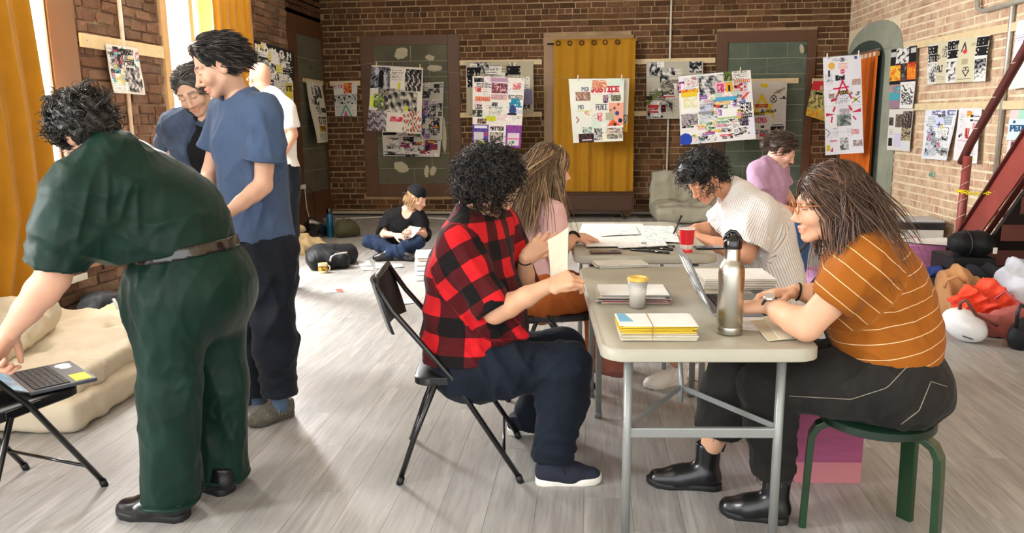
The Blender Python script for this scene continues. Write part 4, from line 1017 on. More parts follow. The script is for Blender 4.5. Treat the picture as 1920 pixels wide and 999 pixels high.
def person_blue():
    J = dict(N=P(452, 188, 3.50), SL=P(500, 222, 3.36), SR=P(424, 212, 3.63), C=P(466, 262, 3.52), W=P(474, 355, 3.54), P=P(484, 435, 3.55),
             HL=P(506, 470, 3.48), HR=P(462, 468, 3.62), EL=P(494, 348, 3.36), WL=P(424, 402, 3.22), ER=P(394, 325, 3.62), WR=P(378, 395, 3.42),
             KL=P(512, 600, 3.42), KR=P(470, 605, 3.60), AL=P(524, 735, 3.50), AR=P(482, 735, 3.72))
    bonelens('blue', J)
    org = V3(J['P'][0], J['P'][1], 0); root = person('standing dark-haired man in a blue t-shirt and navy trousers looking down', org)
    f = Fig(J, 1.0, 0.98, 1.0); hd = Head(P(408, 126, 3.44), (-0.76, -0.5, -0.42), (-0.1, 0, 1), k=1.06, nose=1.15, jaw=0.97)
    skin = lin('#dcae92'); hc = lin('#1a1715')
    f.body(root, org, skin, hd, [('L', V3(-0.55, -0.2, -0.8), (-0.4, -0.9, 0.3), -1, dict(curls=(0.6, 1.0, 0.7), spread=0.03)), ('R', V3(-0.3, -0.4, -0.8), (-0.9, 0.2, 0.2), 1, dict(curls=(0.4, 0.6, 0.4)))], hc, stubble=0.22, res=0.013)
    T = fabric('blue_cotton', '#485a76', 0.9, 0.3, 5, 0.1)
    S = Sdf(); f.torso(S, 0.022, 0.06, 1.36)
    S.rc(J['C'], J['P']+V3(0, 0, 0.02), 0.138, 0.142, f.lat, 1.2, 0.06)
    for q in 'LR':
        e = J['S'+q]+(J['E'+q]-J['S'+q])*0.62; d = J['E'+q]-J['S'+q]; S.rs(J['S'+q], e+nrm(d)*0.02, 0.078, 0.092, None, 1, 0.05)
        S.cut(e, d, near=e, lim=0.125); cuff_open(S, e, d, 0.078, 0.05)
    S.cut(P(480, 448, 3.5), (0, 0, -1)); c = J['P']; S.rc(c-V3(0, 0, 0.2), c+V3(0, 0, 0.0), 0.118, 0.118, f.lat, 1.3, 0.01, True)
    S.rc(J['N']+V3(0, 0, 0.02), hd.w(0, 0, -0.06), 0.070, 0.08, None, 1, 0.01, True)
    tee = garment('tee', S, T, root, org, 0.0068, [((1, 0.6, 0.25), 30, 0.014, P(440, 330, 3.3), 0.24), ((1, 0.3, -0.6), 34, 0.012, P(465, 400, 3.35), 0.18), ((1, 0, 0.1), 30, 0.010, P(515, 350, 3.4), 0.2), ((0.5, 0, 1), 30, 0.008, P(495, 240, 3.3), 0.1)])
    neckband(J, hd, 0.076, T, tee, org, 0.006, 0.008)
    for q in 'LR': hem(J['S'+q]+(J['E'+q]-J['S'+q])*0.6, J['E'+q]-J['S'+q], 0.088, T, tee, org, 0.004)
    S = Sdf()
    for q, b in (('L', 2.0), ('R', 2.0)): f.leg_(S, q, 0.026, b, 0.05, 0.052)
    S.rc(J['W']*0.3+J['P']*0.7, J['P'], 0.118, 0.125, f.lat, 1.25, 0.05); S.rc(J['HL'], J['HR'], 0.115, None, None, 1, 0.04)
    for q in 'LR': A = J['A'+q]; S.cut(A+V3(0, 0, -0.01), (0, 0, -1), near=A, lim=0.13); cuff_open(S, A, (0, 0, -1), 0.06, 0.05)
    S.cut(P(484, 438, 3.55), (0, 0, 1)); garment('trousers', S, fabric('navy_twill', '#141a24', 0.7, 0.4, 6, 0.25), root, org, 0.0085, [((1, 0, -0.9), 26, 0.016, J['KL'], 0.22), ((1, 0, 0.15), 30, 0.01, P(500, 545, 3.4), 0.18), ((0.2, 0, 1), 40, 0.012, J['AL']+V3(0, 0, 0.08), 0.14), ((0.2, 0, 1), 40, 0.012, J['AR']+V3(0, 0, 0.08), 0.14)])
    TR = mat('grey_trainer_mesh', '#5b574c', 0.8, var=0.25, scale=40, bump=0.4, bscale=120); TS = mat('grey_rubber', '#4b463d', 0.7)
    shoe(root, org, F(548, 776), F(466, 802), TR, TS, 'trainer', 1.1, mat('lace_grey', '#8a8676', 0.7)); shoe(root, org, F(505, 735), F(438, 765), mat('dark_trainer', '#2f2f30', 0.8), TS, 'trainer', 1.1)
    sk = Sdf(); A = J['AL']; sk.rc(A+V3(0, 0, 0.06), A-V3(0, 0, 0.07), 0.043, 0.04); sk.rc(J['AR']+V3(0, 0, 0.06), J['AR']-V3(0, 0, 0.07), 0.043, 0.04)
    V, Q = sk.mesh(0.007); mesh_np('socks', V, Q, mat('blue_sock', '#4c6076', 0.9), root, org=org)['kind'] = 'stuff'
    hp = hair_cap(root, org, hd, HAIR, r=(0.083, 0.101, 0.100), col=hc, hairline=0.105, c=(0, -0.02, 0.036), extra=[((0, -0.04, -0.015), (0.076, 0.055, 0.06)), ((0, 0.03, 0.10), (0.055, 0.045, 0.028))])
    def flow(q, t, d):
        v = np.zeros_like(q); s_ = np.sign(q[:, 0]+0.015); top = q[:, 2] > 0.05; fr = q[:, 1] > 0.03
        v[:, 0] = s_*np.where(top, 0.45, 0.05); v[:, 1] = np.where(fr & top, 0.25-0.9*t, -0.75); v[:, 2] = np.where(top, -0.25-0.3*t, -0.75)
        return v
    ok = lambda p, d: p[2] > -0.01 and not (p[1] > 0.045 and p[2] < 0.102) and (p[2] > 0.045 or p[1] < 0.005)
    locks(org, hp, hd, 1900, ok, flow, 8, 0.0095, 0.0019, hc, 5, 1.5, 0.3, light=lin('#4c4540'), lift=0.008, wave=0.1, lvar=0.35)
    # phone held in the left hand
    ph = thing('phone', 'dark phone with a white cable held by the man in blue', 'phone', J['WL']+V3(-0.045, -0.02, -0.03)); MB().box((0, 0, 0), (0.075, 0.012, 0.15), _rz(0.4)@_rx(0.5)).build('phone_body', mat('phone_dark', '#2a1c1c', 0.3), ph, bevel=0.004)
    MB().tube([(0, 0, 0.07), (-0.02, 0.0, 0.1), (-0.07, 0.03, 0.1), (-0.11, 0.06, 0.07)], 0.0028, 6).build('cable', mat('white_cable', '#e8e8e4', 0.5), ph, smooth=True)
    return root
def person_denim():
    J = dict(N=P(382, 214, 4.30), SL=P(428, 238, 4.38), SR=P(330, 235, 4.30), C=P(380, 275, 4.34), W=P(380, 345, 4.36), P=P(382, 410, 4.38),
             HL=P(402, 440, 4.4), HR=P(362, 440, 4.36), EL=P(440, 320, 4.42), WL=P(425, 380, 4.3), ER=P(312, 268, 4.42), WR=P(352, 318, 4.30),
             KL=P(402, 560, 4.35), KR=P(362, 560, 4.30), AL=P(402, 668, 4.4), AR=P(362, 668, 4.38))
    bonelens('denim', J)
    org = V3(J['P'][0], J['P'][1], 0); root = person('person in an open denim jacket leaning in behind the man in blue', org)
    f = Fig(J, 0.95, 0.95, 0.95); hd = Head(P(362, 171, 4.24), (0.10, -0.85, -0.50), (-0.22, 0, 1), k=1.06, nose=0.9)
    hc = lin('#4b4744')
    f.body(root, org, lin('#e0b79c'), hd, [('R', V3(0.5, -0.2, -0.6), (-0.6, -0.5, 0.4), -1, dict(curls=(0.5, 0.5, 0.4)))], hc, res=0.014)
    K = fabric('black_shirt', '#16181d', 0.85, 0.3, 6, 0.2)
    S = Sdf(); f.torso(S, 0.012, 0.05, 1.28); S.rc(J['N'], hd.w(0, -0.01, -0.06), 0.066, 0.07, None, 1, 0.01, True)
    fw = nrm(np.cross(V3(0, 0, 1), f.lat)); fw = fw if fw[1] < 0 else -fw
    S.rc(J['N']+fw*0.1-V3(0, 0, 0.05), J['N']+fw*0.14-V3(0, 0, 0.12), 0.045, 0.018, None, 1, 0.01, True); S.cut(J['P']-V3(0, 0, 0.05), (0, 0, -1))
    garment('shirt', S, K, root, org, 0.009)
    D = fabric('washed_denim', '#47566c', 0.85, 0.45, 8, 0.4)
    S = Sdf(); f.torso(S, 0.028, 0.05, 1.32)
    f.arm_(S, 'R', 0.026, 0, 1.35, 0.03, 0.028); f.arm_(S, 'L', 0.026, 0, 1.6, 0.03, 0.028)
    for q, t in (('R', 0.35), ('L', 0.6)):
        e = J['E'+q]+(J['W'+q]-J['E'+q])*t; d = J['W'+q]-J['E'+q]; S.cut(e, d, near=e, lim=0.1); cuff_open(S, e, d, 0.046)
    for a, b, r in ((J['N']+fw*0.12+V3(0, 0, 0.02), J['C']+fw*0.16, 0.06), (J['C']+fw*0.16, J['P']+fw*0.2, 0.075)): S.rc(a, b, r, r, None, 1, 0.015, True)
    S.rc(J['N']+V3(0, 0, 0.02), hd.w(0, 0, -0.06), 0.072, 0.085, None, 1, 0.01, True); S.cut(J['P']-V3(0, 0, 0.03), (0, 0, -1))
    garment('denim_jacket', S, D, root, org, 0.008, [((1, 0, 0.6), 40, 0.012, P(330, 250, 4.2), 0.2), ((0.7, 0, 1), 40, 0.010, P(400, 300, 4.2), 0.25)])
    S = Sdf()
    for q in 'LR': f.leg_(S, q, 0.02, 2.0, 0.04, 0.035)
    S.rc(J['HL'], J['HR'], 0.11, None, None, 1, 0.04); S.rc(J['W']*0.3+J['P']*0.7, J['P'], 0.115, 0.12, f.lat, 1.25, 0.05)
    garment('jeans', S, fabric('dark_navy', '#232c3c', 0.8, 0.3), root, org, 0.011)
    for q in 'LR': A = J['A'+q]; h = V3(A[0], A[1]+0.04, 0); shoe(root, org, h, h+V3(-0.05, -0.26, 0), BLACK_LEATHER, BLACK_RUB, 'oxford')
    hp = hair_cap(root, org, hd, HAIR, r=(0.082, 0.100, 0.096), col=hc, hairline=0.098, extra=[((0, -0.05, -0.03), (0.074, 0.05, 0.06))])
    ok = lambda p, d: p[2] > 0.0 and not (p[1] > 0.06 and p[2] < 0.09)
    def flow(q, t, d):
        v = np.zeros_like(q); v[:, 0] = 0.6*np.sign(q[:, 0]); v[:, 1] = -0.8; v[:, 2] = -0.1-0.6*t; return v
    locks(org, hp, hd, 1100, ok, flow, 7, 0.0085, 0.0022, hc, 5, 1.4, 0.25, light=lin('#7d7672'))
    return root
def person_bald():
    J = dict(N=P(506, 176, 6.4), SL=P(490, 198, 6.62), SR=P(540, 205, 6.32), C=P(518, 225, 6.45), W=P(522, 268, 6.45), P=P(524, 308, 6.45),
             HL=P(512, 322, 6.55), HR=P(535, 322, 6.4), EL=P(478, 250, 6.6), WL=P(465, 285, 6.5), ER=P(549, 252, 6.35), WR=P(530, 290, 6.25),
             KL=P(512, 430, 6.5), KR=P(538, 430, 6.38), AL=P(515, 520, 6.6), AR=P(541, 522, 6.45))
    bonelens('bald', J)
    org = V3(J['P'][0], J['P'][1], 0); root = person('bald person in a white t-shirt seen from behind past the man in blue', org)
    f = Fig(J, 1.05); hd = Head(P(487, 148, 6.4), (-0.75, 0.62, -0.15), k=1.05)
    f.body(root, org, lin('#dba78c'), hd, [], lin('#b08468'), res=0.012, hdres=0.013)
    S = Sdf(); f.torso(S, 0.022, 0.05, 1.36)
    for q in 'LR':
        e = J['S'+q]+(J['E'+q]-J['S'+q])*0.7; d = J['E'+q]-J['S'+q]; S.rs(J['S'+q], e, 0.075, 0.08, None, 1, 0.04); S.cut(e, d, near=e, lim=0.12)
    S.cut(J['P']-V3(0, 0, 0.03), (0, 0, -1)); garment('tee', S, fabric('white_cotton', '#e9e6df', 0.9, 0.3, 5, 0.04), root, org, 0.010, [((1, 0, 0.5), 26, 0.012)])
    S = Sdf()
    for q in 'LR': f.leg_(S, q, 0.025, 2.0, 0.04, 0.05)
    S.rc(J['HL'], J['HR'], 0.115, None, None, 1, 0.04); S.rc(J['W']*0.3+J['P']*0.7, J['P'], 0.115, 0.12, f.lat, 1.25, 0.05)
    garment('trousers', S, fabric('navy_twill', '#141a24'), root, org, 0.012)
    for hl, to in ((F(540, 540), F(524, 548)), (F(520, 533), F(500, 542))): hl = hl; shoe(root, org, hl, hl+nrm(to-hl)*0.27, BLACK_LEATHER, BLACK_RUB, 'oxford')
    mb = MB(); mb.tube([hd.w(0.079, -0.01, 0.012), hd.w(0.078, 0.05, 0.012), hd.w(0.06, 0.1, 0.01)], 0.003, 5); mb.tube([hd.w(-0.079, -0.01, 0.012), hd.w(-0.078, 0.05, 0.012), hd.w(-0.06, 0.1, 0.01), hd.w(0.06, 0.1, 0.01)], 0.003, 5)
    mb.build('glasses', mat('pink_frames', '#d8a0a0', 0.4), root, smooth=True, org=org)
    return root
for fn in (person_green, person_blue, person_denim, person_bald): fn()
def person_plaid():
    J = dict(N=P(892, 398, 3.13), SL=P(940, 425, 3.34), SR=P(858, 468, 2.96), C=P(885, 495, 3.13), W=P(888, 590, 3.13), P=P(885, 668, 3.12),
             HL=P(905, 682, 3.22), HR=P(888, 690, 3.02), EL=P(985, 560, 3.36), WL=P(985, 482, 3.20), ER=P(928, 585, 2.90), WR=P(1030, 535, 2.92),
             KL=P(1055, 655, 3.32), KR=P(1064, 686, 3.00), AL=P(990, 790, 3.47), AR=P(1035, 862, 2.95))
    bonelens('plaid', J)
    org = V3(J['P'][0], J['P'][1], 0); root = person('seated person with dark curly hair in a red and black checked shirt reading an envelope', org)
    f = Fig(J, 1.25, 1.12, 1.12); hd = Head(P(918, 352, 3.10), (0.80, 0.30, -0.50), (0.2, 0, 1), k=1.0)
    skin = lin('#d9a684'); hc = lin('#15110f')
    f.body(root, org, skin, hd, [('R', V3(0.9, -0.05, 0.35), (-0.3, -0.6, 0.6), -1, dict(curls=((0.7, 1.0, 0.6), (0.8, 1.1, 0.6), (0.9, 1.2, 0.6), (1.0, 1.2, 0.6)), thumb=(0.2, 0.2, 0.1))),
                                 ('L', V3(0.75, -0.15, 0.65), (-0.1, -0.75, -0.1), -1, dict(curls=((0.15, 0.3, 0.2), (0.4, 0.6, 0.4), (0.5, 0.8, 0.5), (0.6, 0.9, 0.5)), thumb=(0.5, 0.2, 0.2)))], hc, res=0.009)
    T = fabric('buffalo_check', '#c41920', 0.9, 0.35, 7, 0.12, plaid=(0.15, '#100c0c', '#4c0d12'))
    S = Sdf(); f.torso(S, 0.018, 0.06, 1.3); S.rc(P(872, 520, 3.1), P(868, 640, 3.1), 0.145, 0.165, f.lat, 1.15, 0.06); S.rc(P(920, 560, 3.12), P(930, 625, 3.12), 0.13, 0.13, f.lat, 1.2, 0.06)
    S.rc(P(930, 615, 3.02), P(985, 628, 3.0), 0.07, 0.022, None, 1, 0.05); S.rc(P(850, 640, 3.05), P(822, 668, 3.0), 0.09, 0.05, None, 1, 0.05)
    for q, b in (('R', 1.0), ('L', 1.1)):
        f.arm_(S, q, 0.026, 0, 0.98, 0.04, 0.034)
    for q in 'RL':
        t = 0.93; e = J['S'+q]+(J['E'+q]-J['S'+q])*t; d = J['E'+q]-J['S'+q]; S.cut(e, d, near=e, lim=0.105); cuff_open(S, e, d, 0.052, 0.03)
    S.cut(P(900, 662, 3.1), (0.08, 0, -1)); S.rc(J['N']+V3(0.01, 0, 0), hd.w(0, 0, -0.06), 0.062, 0.07, None, 1, 0.01, True)
    sh = garment('checked_shirt', S, T, root, org, 0.0068, [((1, 0, 0.8), 28, 0.012, P(900, 540, 2.9), 0.2), ((0.8, 0, -1), 34, 0.012, J['ER'], 0.14), ((0.3, 0, 1), 28, 0.010, P(860, 600, 3.0), 0.2), ((1, 0, 0.3), 30, 0.012, P(950, 620, 3.0), 0.15)],
            [(J['N']+V3(0, 0, 0.05), J['P']-V3(0, 0, 0.05), 0.15, (0, -1, 0)), (J['SR'], J['ER'], 0.07, (0, -1, 0)), (J['SL'], J['EL'], 0.07, (0, -1, 0))])
    for q in 'RL':
        hem(J['S'+q]+(J['E'+q]-J['S'+q])*0.9, J['E'+q]-J['S'+q], 0.072 if q == 'R' else 0.07, T, sh, org, 0.010, 'rolled_cuff')
    ax = nrm(hd.w(0, -0.02, -0.08)-J['N']); e1 = nrm(np.cross(ax, (0, 1, 0))); e2 = np.cross(ax, e1)
    for nm, m_, r, h, dz in (('shirt_collar', T, 0.076, 0.03, 0.0), ('undershirt_collar', fabric('white_cotton', '#e9e6df', 0.9, 0.3, 5, 0.04), 0.064, 0.026, 0.028)):
        pts = [J['N']+ax*(dz+0.012)+r*(cos(a)*e1+sin(a)*e2) for a in np.linspace(-2.5, 2.5, 22)]
        MB().tube(pts, h/2+0.006, 8, flat=(ax, 0.35, 1.2)).build(nm, m_, sh if nm[0:2] == 'sh' else root, smooth=True, org=org)
    jean = fabric('indigo_denim', '#101824', 0.85, 0.35, 7, 0.3)
    S = Sdf(); S.rc(J['HL'], J['HR'], 0.125, None, None, 1, 0.05); S.el(P(880, 690, 3.12), (0.17, 0.21, 0.12), None, 0.06); S.rc(J['W']*0.3+J['P']*0.7, J['P'], 0.13, 0.145, f.lat, 1.3, 0.05)
    for q in 'LR':
        f.leg_(S, q, 0.012, 2.0, 0.045, 0.044); A = J['A'+q]; d = J['A'+q]-J['K'+q]; S.cut(A, d, near=A, lim=0.12); cuff_open(S, A, d, 0.06, 0.04)
    S.cut(P(885, 622, 3.1), (0, 0, 1))
    pn = garment('jeans', S, jean, root, org, 0.008, [((1, 0, 0.9), 36, 0.009, P(960, 680, 2.9), 0.16), ((0.3, 0, 1), 40, 0.010, J['KR']+V3(0, 0, -0.1), 0.12), ((0.2, 0, 1), 45, 0.012, J['AR']+V3(0, 0, 0.06), 0.12), ((0.2, 0, 1), 45, 0.012, J['AL']+V3(0, 0, 0.06), 0.12)])
    NAVY = mat('navy_canvas', '#161c2c', 0.8, bump=0.2, bscale=200)
    shoe(root, org, F(1005, 905), F(1128, 903), NAVY, WHITE_RUB, 'sneaker', 1.05, mat('navy_lace', '#10131c', 0.8)); shoe(root, org, F(952, 812), F(1062, 806), NAVY, WHITE_RUB, 'sneaker', 1.05, mat('navy_lace', '#10131c', 0.8))
    hp = hair_cap(root, org, hd, HAIR, r=(0.105, 0.115, 0.115), c=(0, -0.03, 0.045), col=hc, hairline=0.05, noise=0.009, extra=[((0, -0.065, -0.02), (0.09, 0.075, 0.08))])
    ok = lambda p, d: not (p[1] > 0.05 and p[2] < 0.07) and p[2] > -0.085
    curls(root, org, hp, hd, 1500, ok, 0.045, 0.0085, 2.3, 0.0022, hc, 4, 13, r=(0.098, 0.108, 0.108), c=(0, -0.03, 0.035), light=lin('#43352c'), lvar=0.5)
    bracelet(root, org, J, 'L', 0.06, 0.030, BAND_BLACK, rr=0.0035)
    # the envelope held up
    a, b, c, d = P(1040, 432, 3.05), P(1066, 448, 3.0), P(1060, 512, 2.93), P(1038, 505, 2.97)
    a, b, c, d = P(1027, 450, 3.06), P(1066, 425, 3.0), P(1068, 520, 2.95), P(1030, 525, 3.02)
    en = thing('envelope', 'cream envelope held up by the person in the checked shirt', 'envelope', (a+c)/2); o_ = (a+c)/2; n_ = nrm(np.cross(b-a, d-a))*0.0015
    def pt(u, v, s_): p = (a*(1-u)+b*u)*(1-v)+(d*(1-u)+c*u)*v; return p+n_*s_+nrm(n_)*0.008*sin(3*u+2*v)-o_
    V = [pt(u/6, v/8, s_) for s_ in (-1, 1) for v in range(9) for u in range(7)]
    Fc = [(s*63+v*7+u, s*63+v*7+u+1, s*63+(v+1)*7+u+1, s*63+(v+1)*7+u) for s in (0, 1) for v in range(8) for u in range(6)]
    MB().add(V, Fc).build('paper', mat('cream_paper', '#d9cfb4', 0.7, var=0.08, scale=20), en, smooth=True)
    return root
def person_pink():
    J = dict(N=P(1000, 380, 4.12), SL=P(985, 392, 4.32), SR=P(1035, 402, 3.98), C=P(1000, 440, 4.14), W=P(1004, 505, 4.14), P=P(1008, 562, 4.12),
             HL=P(1020, 575, 4.22), HR=P(1018, 580, 4.02), EL=P(1030, 470, 4.40), WL=P(1085, 452, 4.45), ER=P(1042, 478, 3.97), WR=P(1078, 443, 4.15),
             KL=P(1105, 570, 4.40), KR=P(1088, 575, 4.02), AL=P(1080, 680, 4.5), AR=P(1105, 640, 4.0))
    for k_ in ('HL', 'HR', 'P'): J[k_] = J[k_]+V3(0, 0, 0.06)
    J['KR'] = J['HR']+V3(0.33, 0.12, 0.0); J['KL'] = J['HL']+V3(0.38, 0.1, 0.02); J['AR'] = J['KR']+V3(-0.04, -0.02, -0.30); J['AL'] = J['KL']+V3(-0.05, 0.1, -0.36)
    bonelens('pink', J)
    org = V3(J['P'][0], J['P'][1], 0); root = person('seated person with long brown hair in a pink striped shirt and orange trousers', org)
    f = Fig(J, 1.0, 1.0, 1.15); hd = Head(P(1032, 318, 4.12), (0.88, 0.42, -0.1), k=1.03)
    hc = lin('#6b543c')
    f.body(root, org, lin('#dca78a'), hd, [('R', V3(0.8, 0.5, -0.1), (0.1, -0.2, 1), -1, dict(curls=(0.3, 0.4, 0.3)))], hc, res=0.013)
    T = fabric('pink_seersucker', '#e3b8b4', 0.9, 0.3, 6, 0.05, stripes=[(1, 0.011, 0.005, '#f3e2dc', 0), (0, 0.009, 0.002, '#efd8d2', 0)])
    S = Sdf(); f.torso(S, 0.018, 0.05, 1.3)
    for q in 'LR':
        e = J['S'+q]+(J['E'+q]-J['S'+q])*0.66; d = J['E'+q]-J['S'+q]; S.rs(J['S'+q], e+nrm(d)*0.02, 0.068, 0.082, None, 1, 0.04); S.cut(e, d, near=e, lim=0.12); cuff_open(S, e, d, 0.07, 0.04)
    S.cut(J['P']-V3(0, 0, 0.02), (0, 0, -1)); S.rc(J['N'], hd.w(0, 0, -0.06), 0.066, 0.07, None, 1, 0.01, True)
    garment('shirt', S, T, root, org, 0.0085, [((1, 0, 0.5), 30, 0.009, P(1000, 480, 4.0), 0.25)], [(J['N'], J['P'], 0.13, (0, -1, 0)), (J['SR'], J['ER'], 0.07, (0, -1, 0)), (J['SL'], J['EL'], 0.07, (0, -1, 0))])
    S = Sdf(); S.rc(J['HL'], J['HR'], 0.12, None, None, 1, 0.05); S.rc(J['W']*0.3+J['P']*0.7, J['P'], 0.115, 0.125, f.lat, 1.25, 0.05)
    for q in 'LR': f.leg_(S, q, 0.022, 2.0, 0.04, 0.03)
    garment('trousers', S, fabric('rust_twill', '#b5622c', 0.8, 0.35, 6, 0.15), root, org, 0.009, [((1, 0, 0.6), 30, 0.012, J['KR']-V3(0.1, 0, 0), 0.2)])
    for q in 'LR': A = J['A'+q]; h = V3(A[0]-0.06, A[1], max(0, A[2]-0.12)); shoe(root, org, h, h+V3(0.22, -0.04, -0.03 if h[2] > 0.05 else 0), mat('dusty_rose_canvas', '#a8685a', 0.8), mat('rose_rubber', '#8f5a50', 0.8), 'oxford')
    hp = hair_cap(root, org, hd, HAIR, r=(0.084, 0.103, 0.1), col=hc, hairline=0.06, extra=[((0, -0.06, -0.05), (0.075, 0.05, 0.1))])
    ok = lambda p, d: p[2] > 0.03 and not (p[1] > 0.055 and p[2] < 0.08)
    def flow(q, t, d):
        v = np.zeros_like(q); v[:, 2] = -1.0; v[:, 1] = np.where(q[:, 2] > 0, -0.5, -0.22); v[:, 0] = np.sign(q[:, 0])*0.4*(1-t)**2; return v
    locks(org, hp, hd, 1800, ok, flow, 13, 0.033, 0.002, hc, 3, 1.3, 0.25, light=lin('#a98a66'), wave=0.06, lvar=0.22)
    o = bracelet(root, org, J, 'R', 0.04, 0.030, BAND_BLACK, 'scrunchie', 0.009)
    return root
def person_striped():
    J = dict(N=P(1372, 358, 4.62), SL=P(1428, 402, 4.44), SR=P(1392, 378, 4.84), C=P(1418, 440, 4.64), W=P(1440, 515, 4.66), P=P(1452, 562, 4.68),
             HL=P(1440, 558, 4.58), HR=P(1440, 550, 4.78), EL=P(1398, 478, 4.36), WL=P(1312, 447, 4.50), ER=P(1350, 432, 4.95), WR=P(1305, 428, 4.85),
             KL=P(1320, 562, 4.40), KR=P(1330, 555, 4.75), AL=P(1268, 676, 4.14), AR=P(1332, 672, 4.5))
    bonelens('striped', J)
    org = V3(J['P'][0], J['P'][1], 0); root = person('curly-haired man in a white pinstriped shirt bent over writing with a pen', org)
    f = Fig(J, 1.35, 1.25, 1.1, 1.1); hd = Head(P(1322, 336, 4.58), (-0.72, -0.36, -0.62), (-0.4, 0, 1), k=1.08, jaw=1.08)
    skin = lin('#cf9674'); hc = lin('#161413')
    f.body(root, org, skin, hd, [('L', V3(-0.95, 0.15, 0.12), (0.1, -0.9, 0.6), -1, dict(curls=(0.6, 0.9, 0.5), thumb=(0.3, 0.3, 0.3))), ('R', V3(-0.9, -0.2, -0.1), (0, 0, 1), 1, dict(curls=(0.3, 0.5, 0.4)))], hc, stubble=0.12, res=0.01)
    T = fabric('white_pinstripe', '#e9e4dd', 0.85, 0.35, 6, 0.03, stripes=[(1, 0.021, 0.0025/0.021, '#b79f92', 0), (1, 0.021, 0.0022/0.021, '#8f8a9c', 0.5)])
    S = Sdf(); f.torso(S, 0.026, 0.07, 1.3); S.rc(P(1432, 430, 4.62), P(1452, 530, 4.64), 0.16, 0.17, f.lat, 1.1, 0.06)
    for q in 'LR':
        e = J['S'+q]+(J['E'+q]-J['S'+q])*0.84; d = J['E'+q]-J['S'+q]; S.rs(J['S'+q], e+nrm(d)*0.03, 0.095, 0.13, None, 1, 0.05); S.cut(e, d, near=e, lim=0.17); cuff_open(S, e, d, 0.112, 0.05)
    S.cut(J['P']-V3(0, 0, 0.06), (0, 0, -1)); S.rc(J['N']-V3(0.01, 0, 0), hd.w(0, 0, -0.07), 0.07, 0.085, None, 1, 0.01, True)
    sh = garment('shirt', S, T, root, org, 0.0085, [((1, 0, 0.6), 24, 0.012, P(1430, 450, 4.4), 0.25), ((1, 0, -0.5), 28, 0.012, P(1400, 440, 4.4), 0.2)], [(J['N'], J['P'], 0.16, (0, -1, 0)), (J['SL'], J['EL'], 0.09, (0, -1, 0)), (J['SR'], J['ER'], 0.09, (0, -1, 0))])
    ax = nrm(hd.w(0, -0.03, -0.08)-J['N']); e1 = nrm(np.cross(ax, (0, 1, 0))); e2 = np.cross(ax, e1)
    MB().tube([J['N']+ax*0.018+0.078*(cos(a)*e1+sin(a)*e2) for a in np.linspace(-2.6, 2.6, 22)], 0.02, 8, flat=(ax, 0.4, 1.2)).build('collar', T, sh, smooth=True, org=org)
    S = Sdf(); S.rc(J['HL'], J['HR'], 0.14, None, None, 1, 0.05)
    for q in 'LR': f.leg_(S, q, 0.02, 1.1, 0.04, 0.03)
    garment('shorts', S, fabric('grey_shorts', '#6a6a6c', 0.9, 0.3), root, org, 0.011)
    WL_ = mat('white_leather', '#ece8e2', 0.45, var=0.04)
    shoe(root, org, F(1284, 716), F(1208, 728), WL_, WHITE_RUB, 'sneaker', 1.1, mat('white_lace', '#f2f0ea', 0.8)); shoe(root, org, F(1352, 702), F(1292, 712), WL_, WHITE_RUB, 'sneaker', 1.1, mat('white_lace', '#f2f0ea', 0.8))
    hp = hair_cap(root, org, hd, HAIR, r=(0.092, 0.108, 0.105), c=(0, -0.02, 0.045), col=hc, hairline=0.05, noise=0.008, extra=[((0, -0.06, -0.01), (0.082, 0.06, 0.075)), ((0, 0.05, 0.10), (0.07, 0.05, 0.045))])
    ok = lambda p, d: not (p[1] > 0.05 and p[2] < 0.06) and p[2] > -0.04
    curls(root, org, hp, hd, 800, ok, 0.042, 0.009, 1.3, 0.0028, hc, 4, 11, r=(0.088, 0.103, 0.1), c=(0, -0.02, 0.045), light=lin('#3c3836'), lvar=0.5)
    pn = thing('pen', 'black pen in the writing hand of the man in pinstripes', 'pen', P(1270, 425, 4.5)); a = P(1278, 404, 4.52); b = P(1263, 438, 4.48)
    MB().tube([a-P(1270, 425, 4.5), b-P(1270, 425, 4.5)], 0.0055, 8).build('barrel', mat('black_plastic', '#151515', 0.35), pn, smooth=True)
    return root
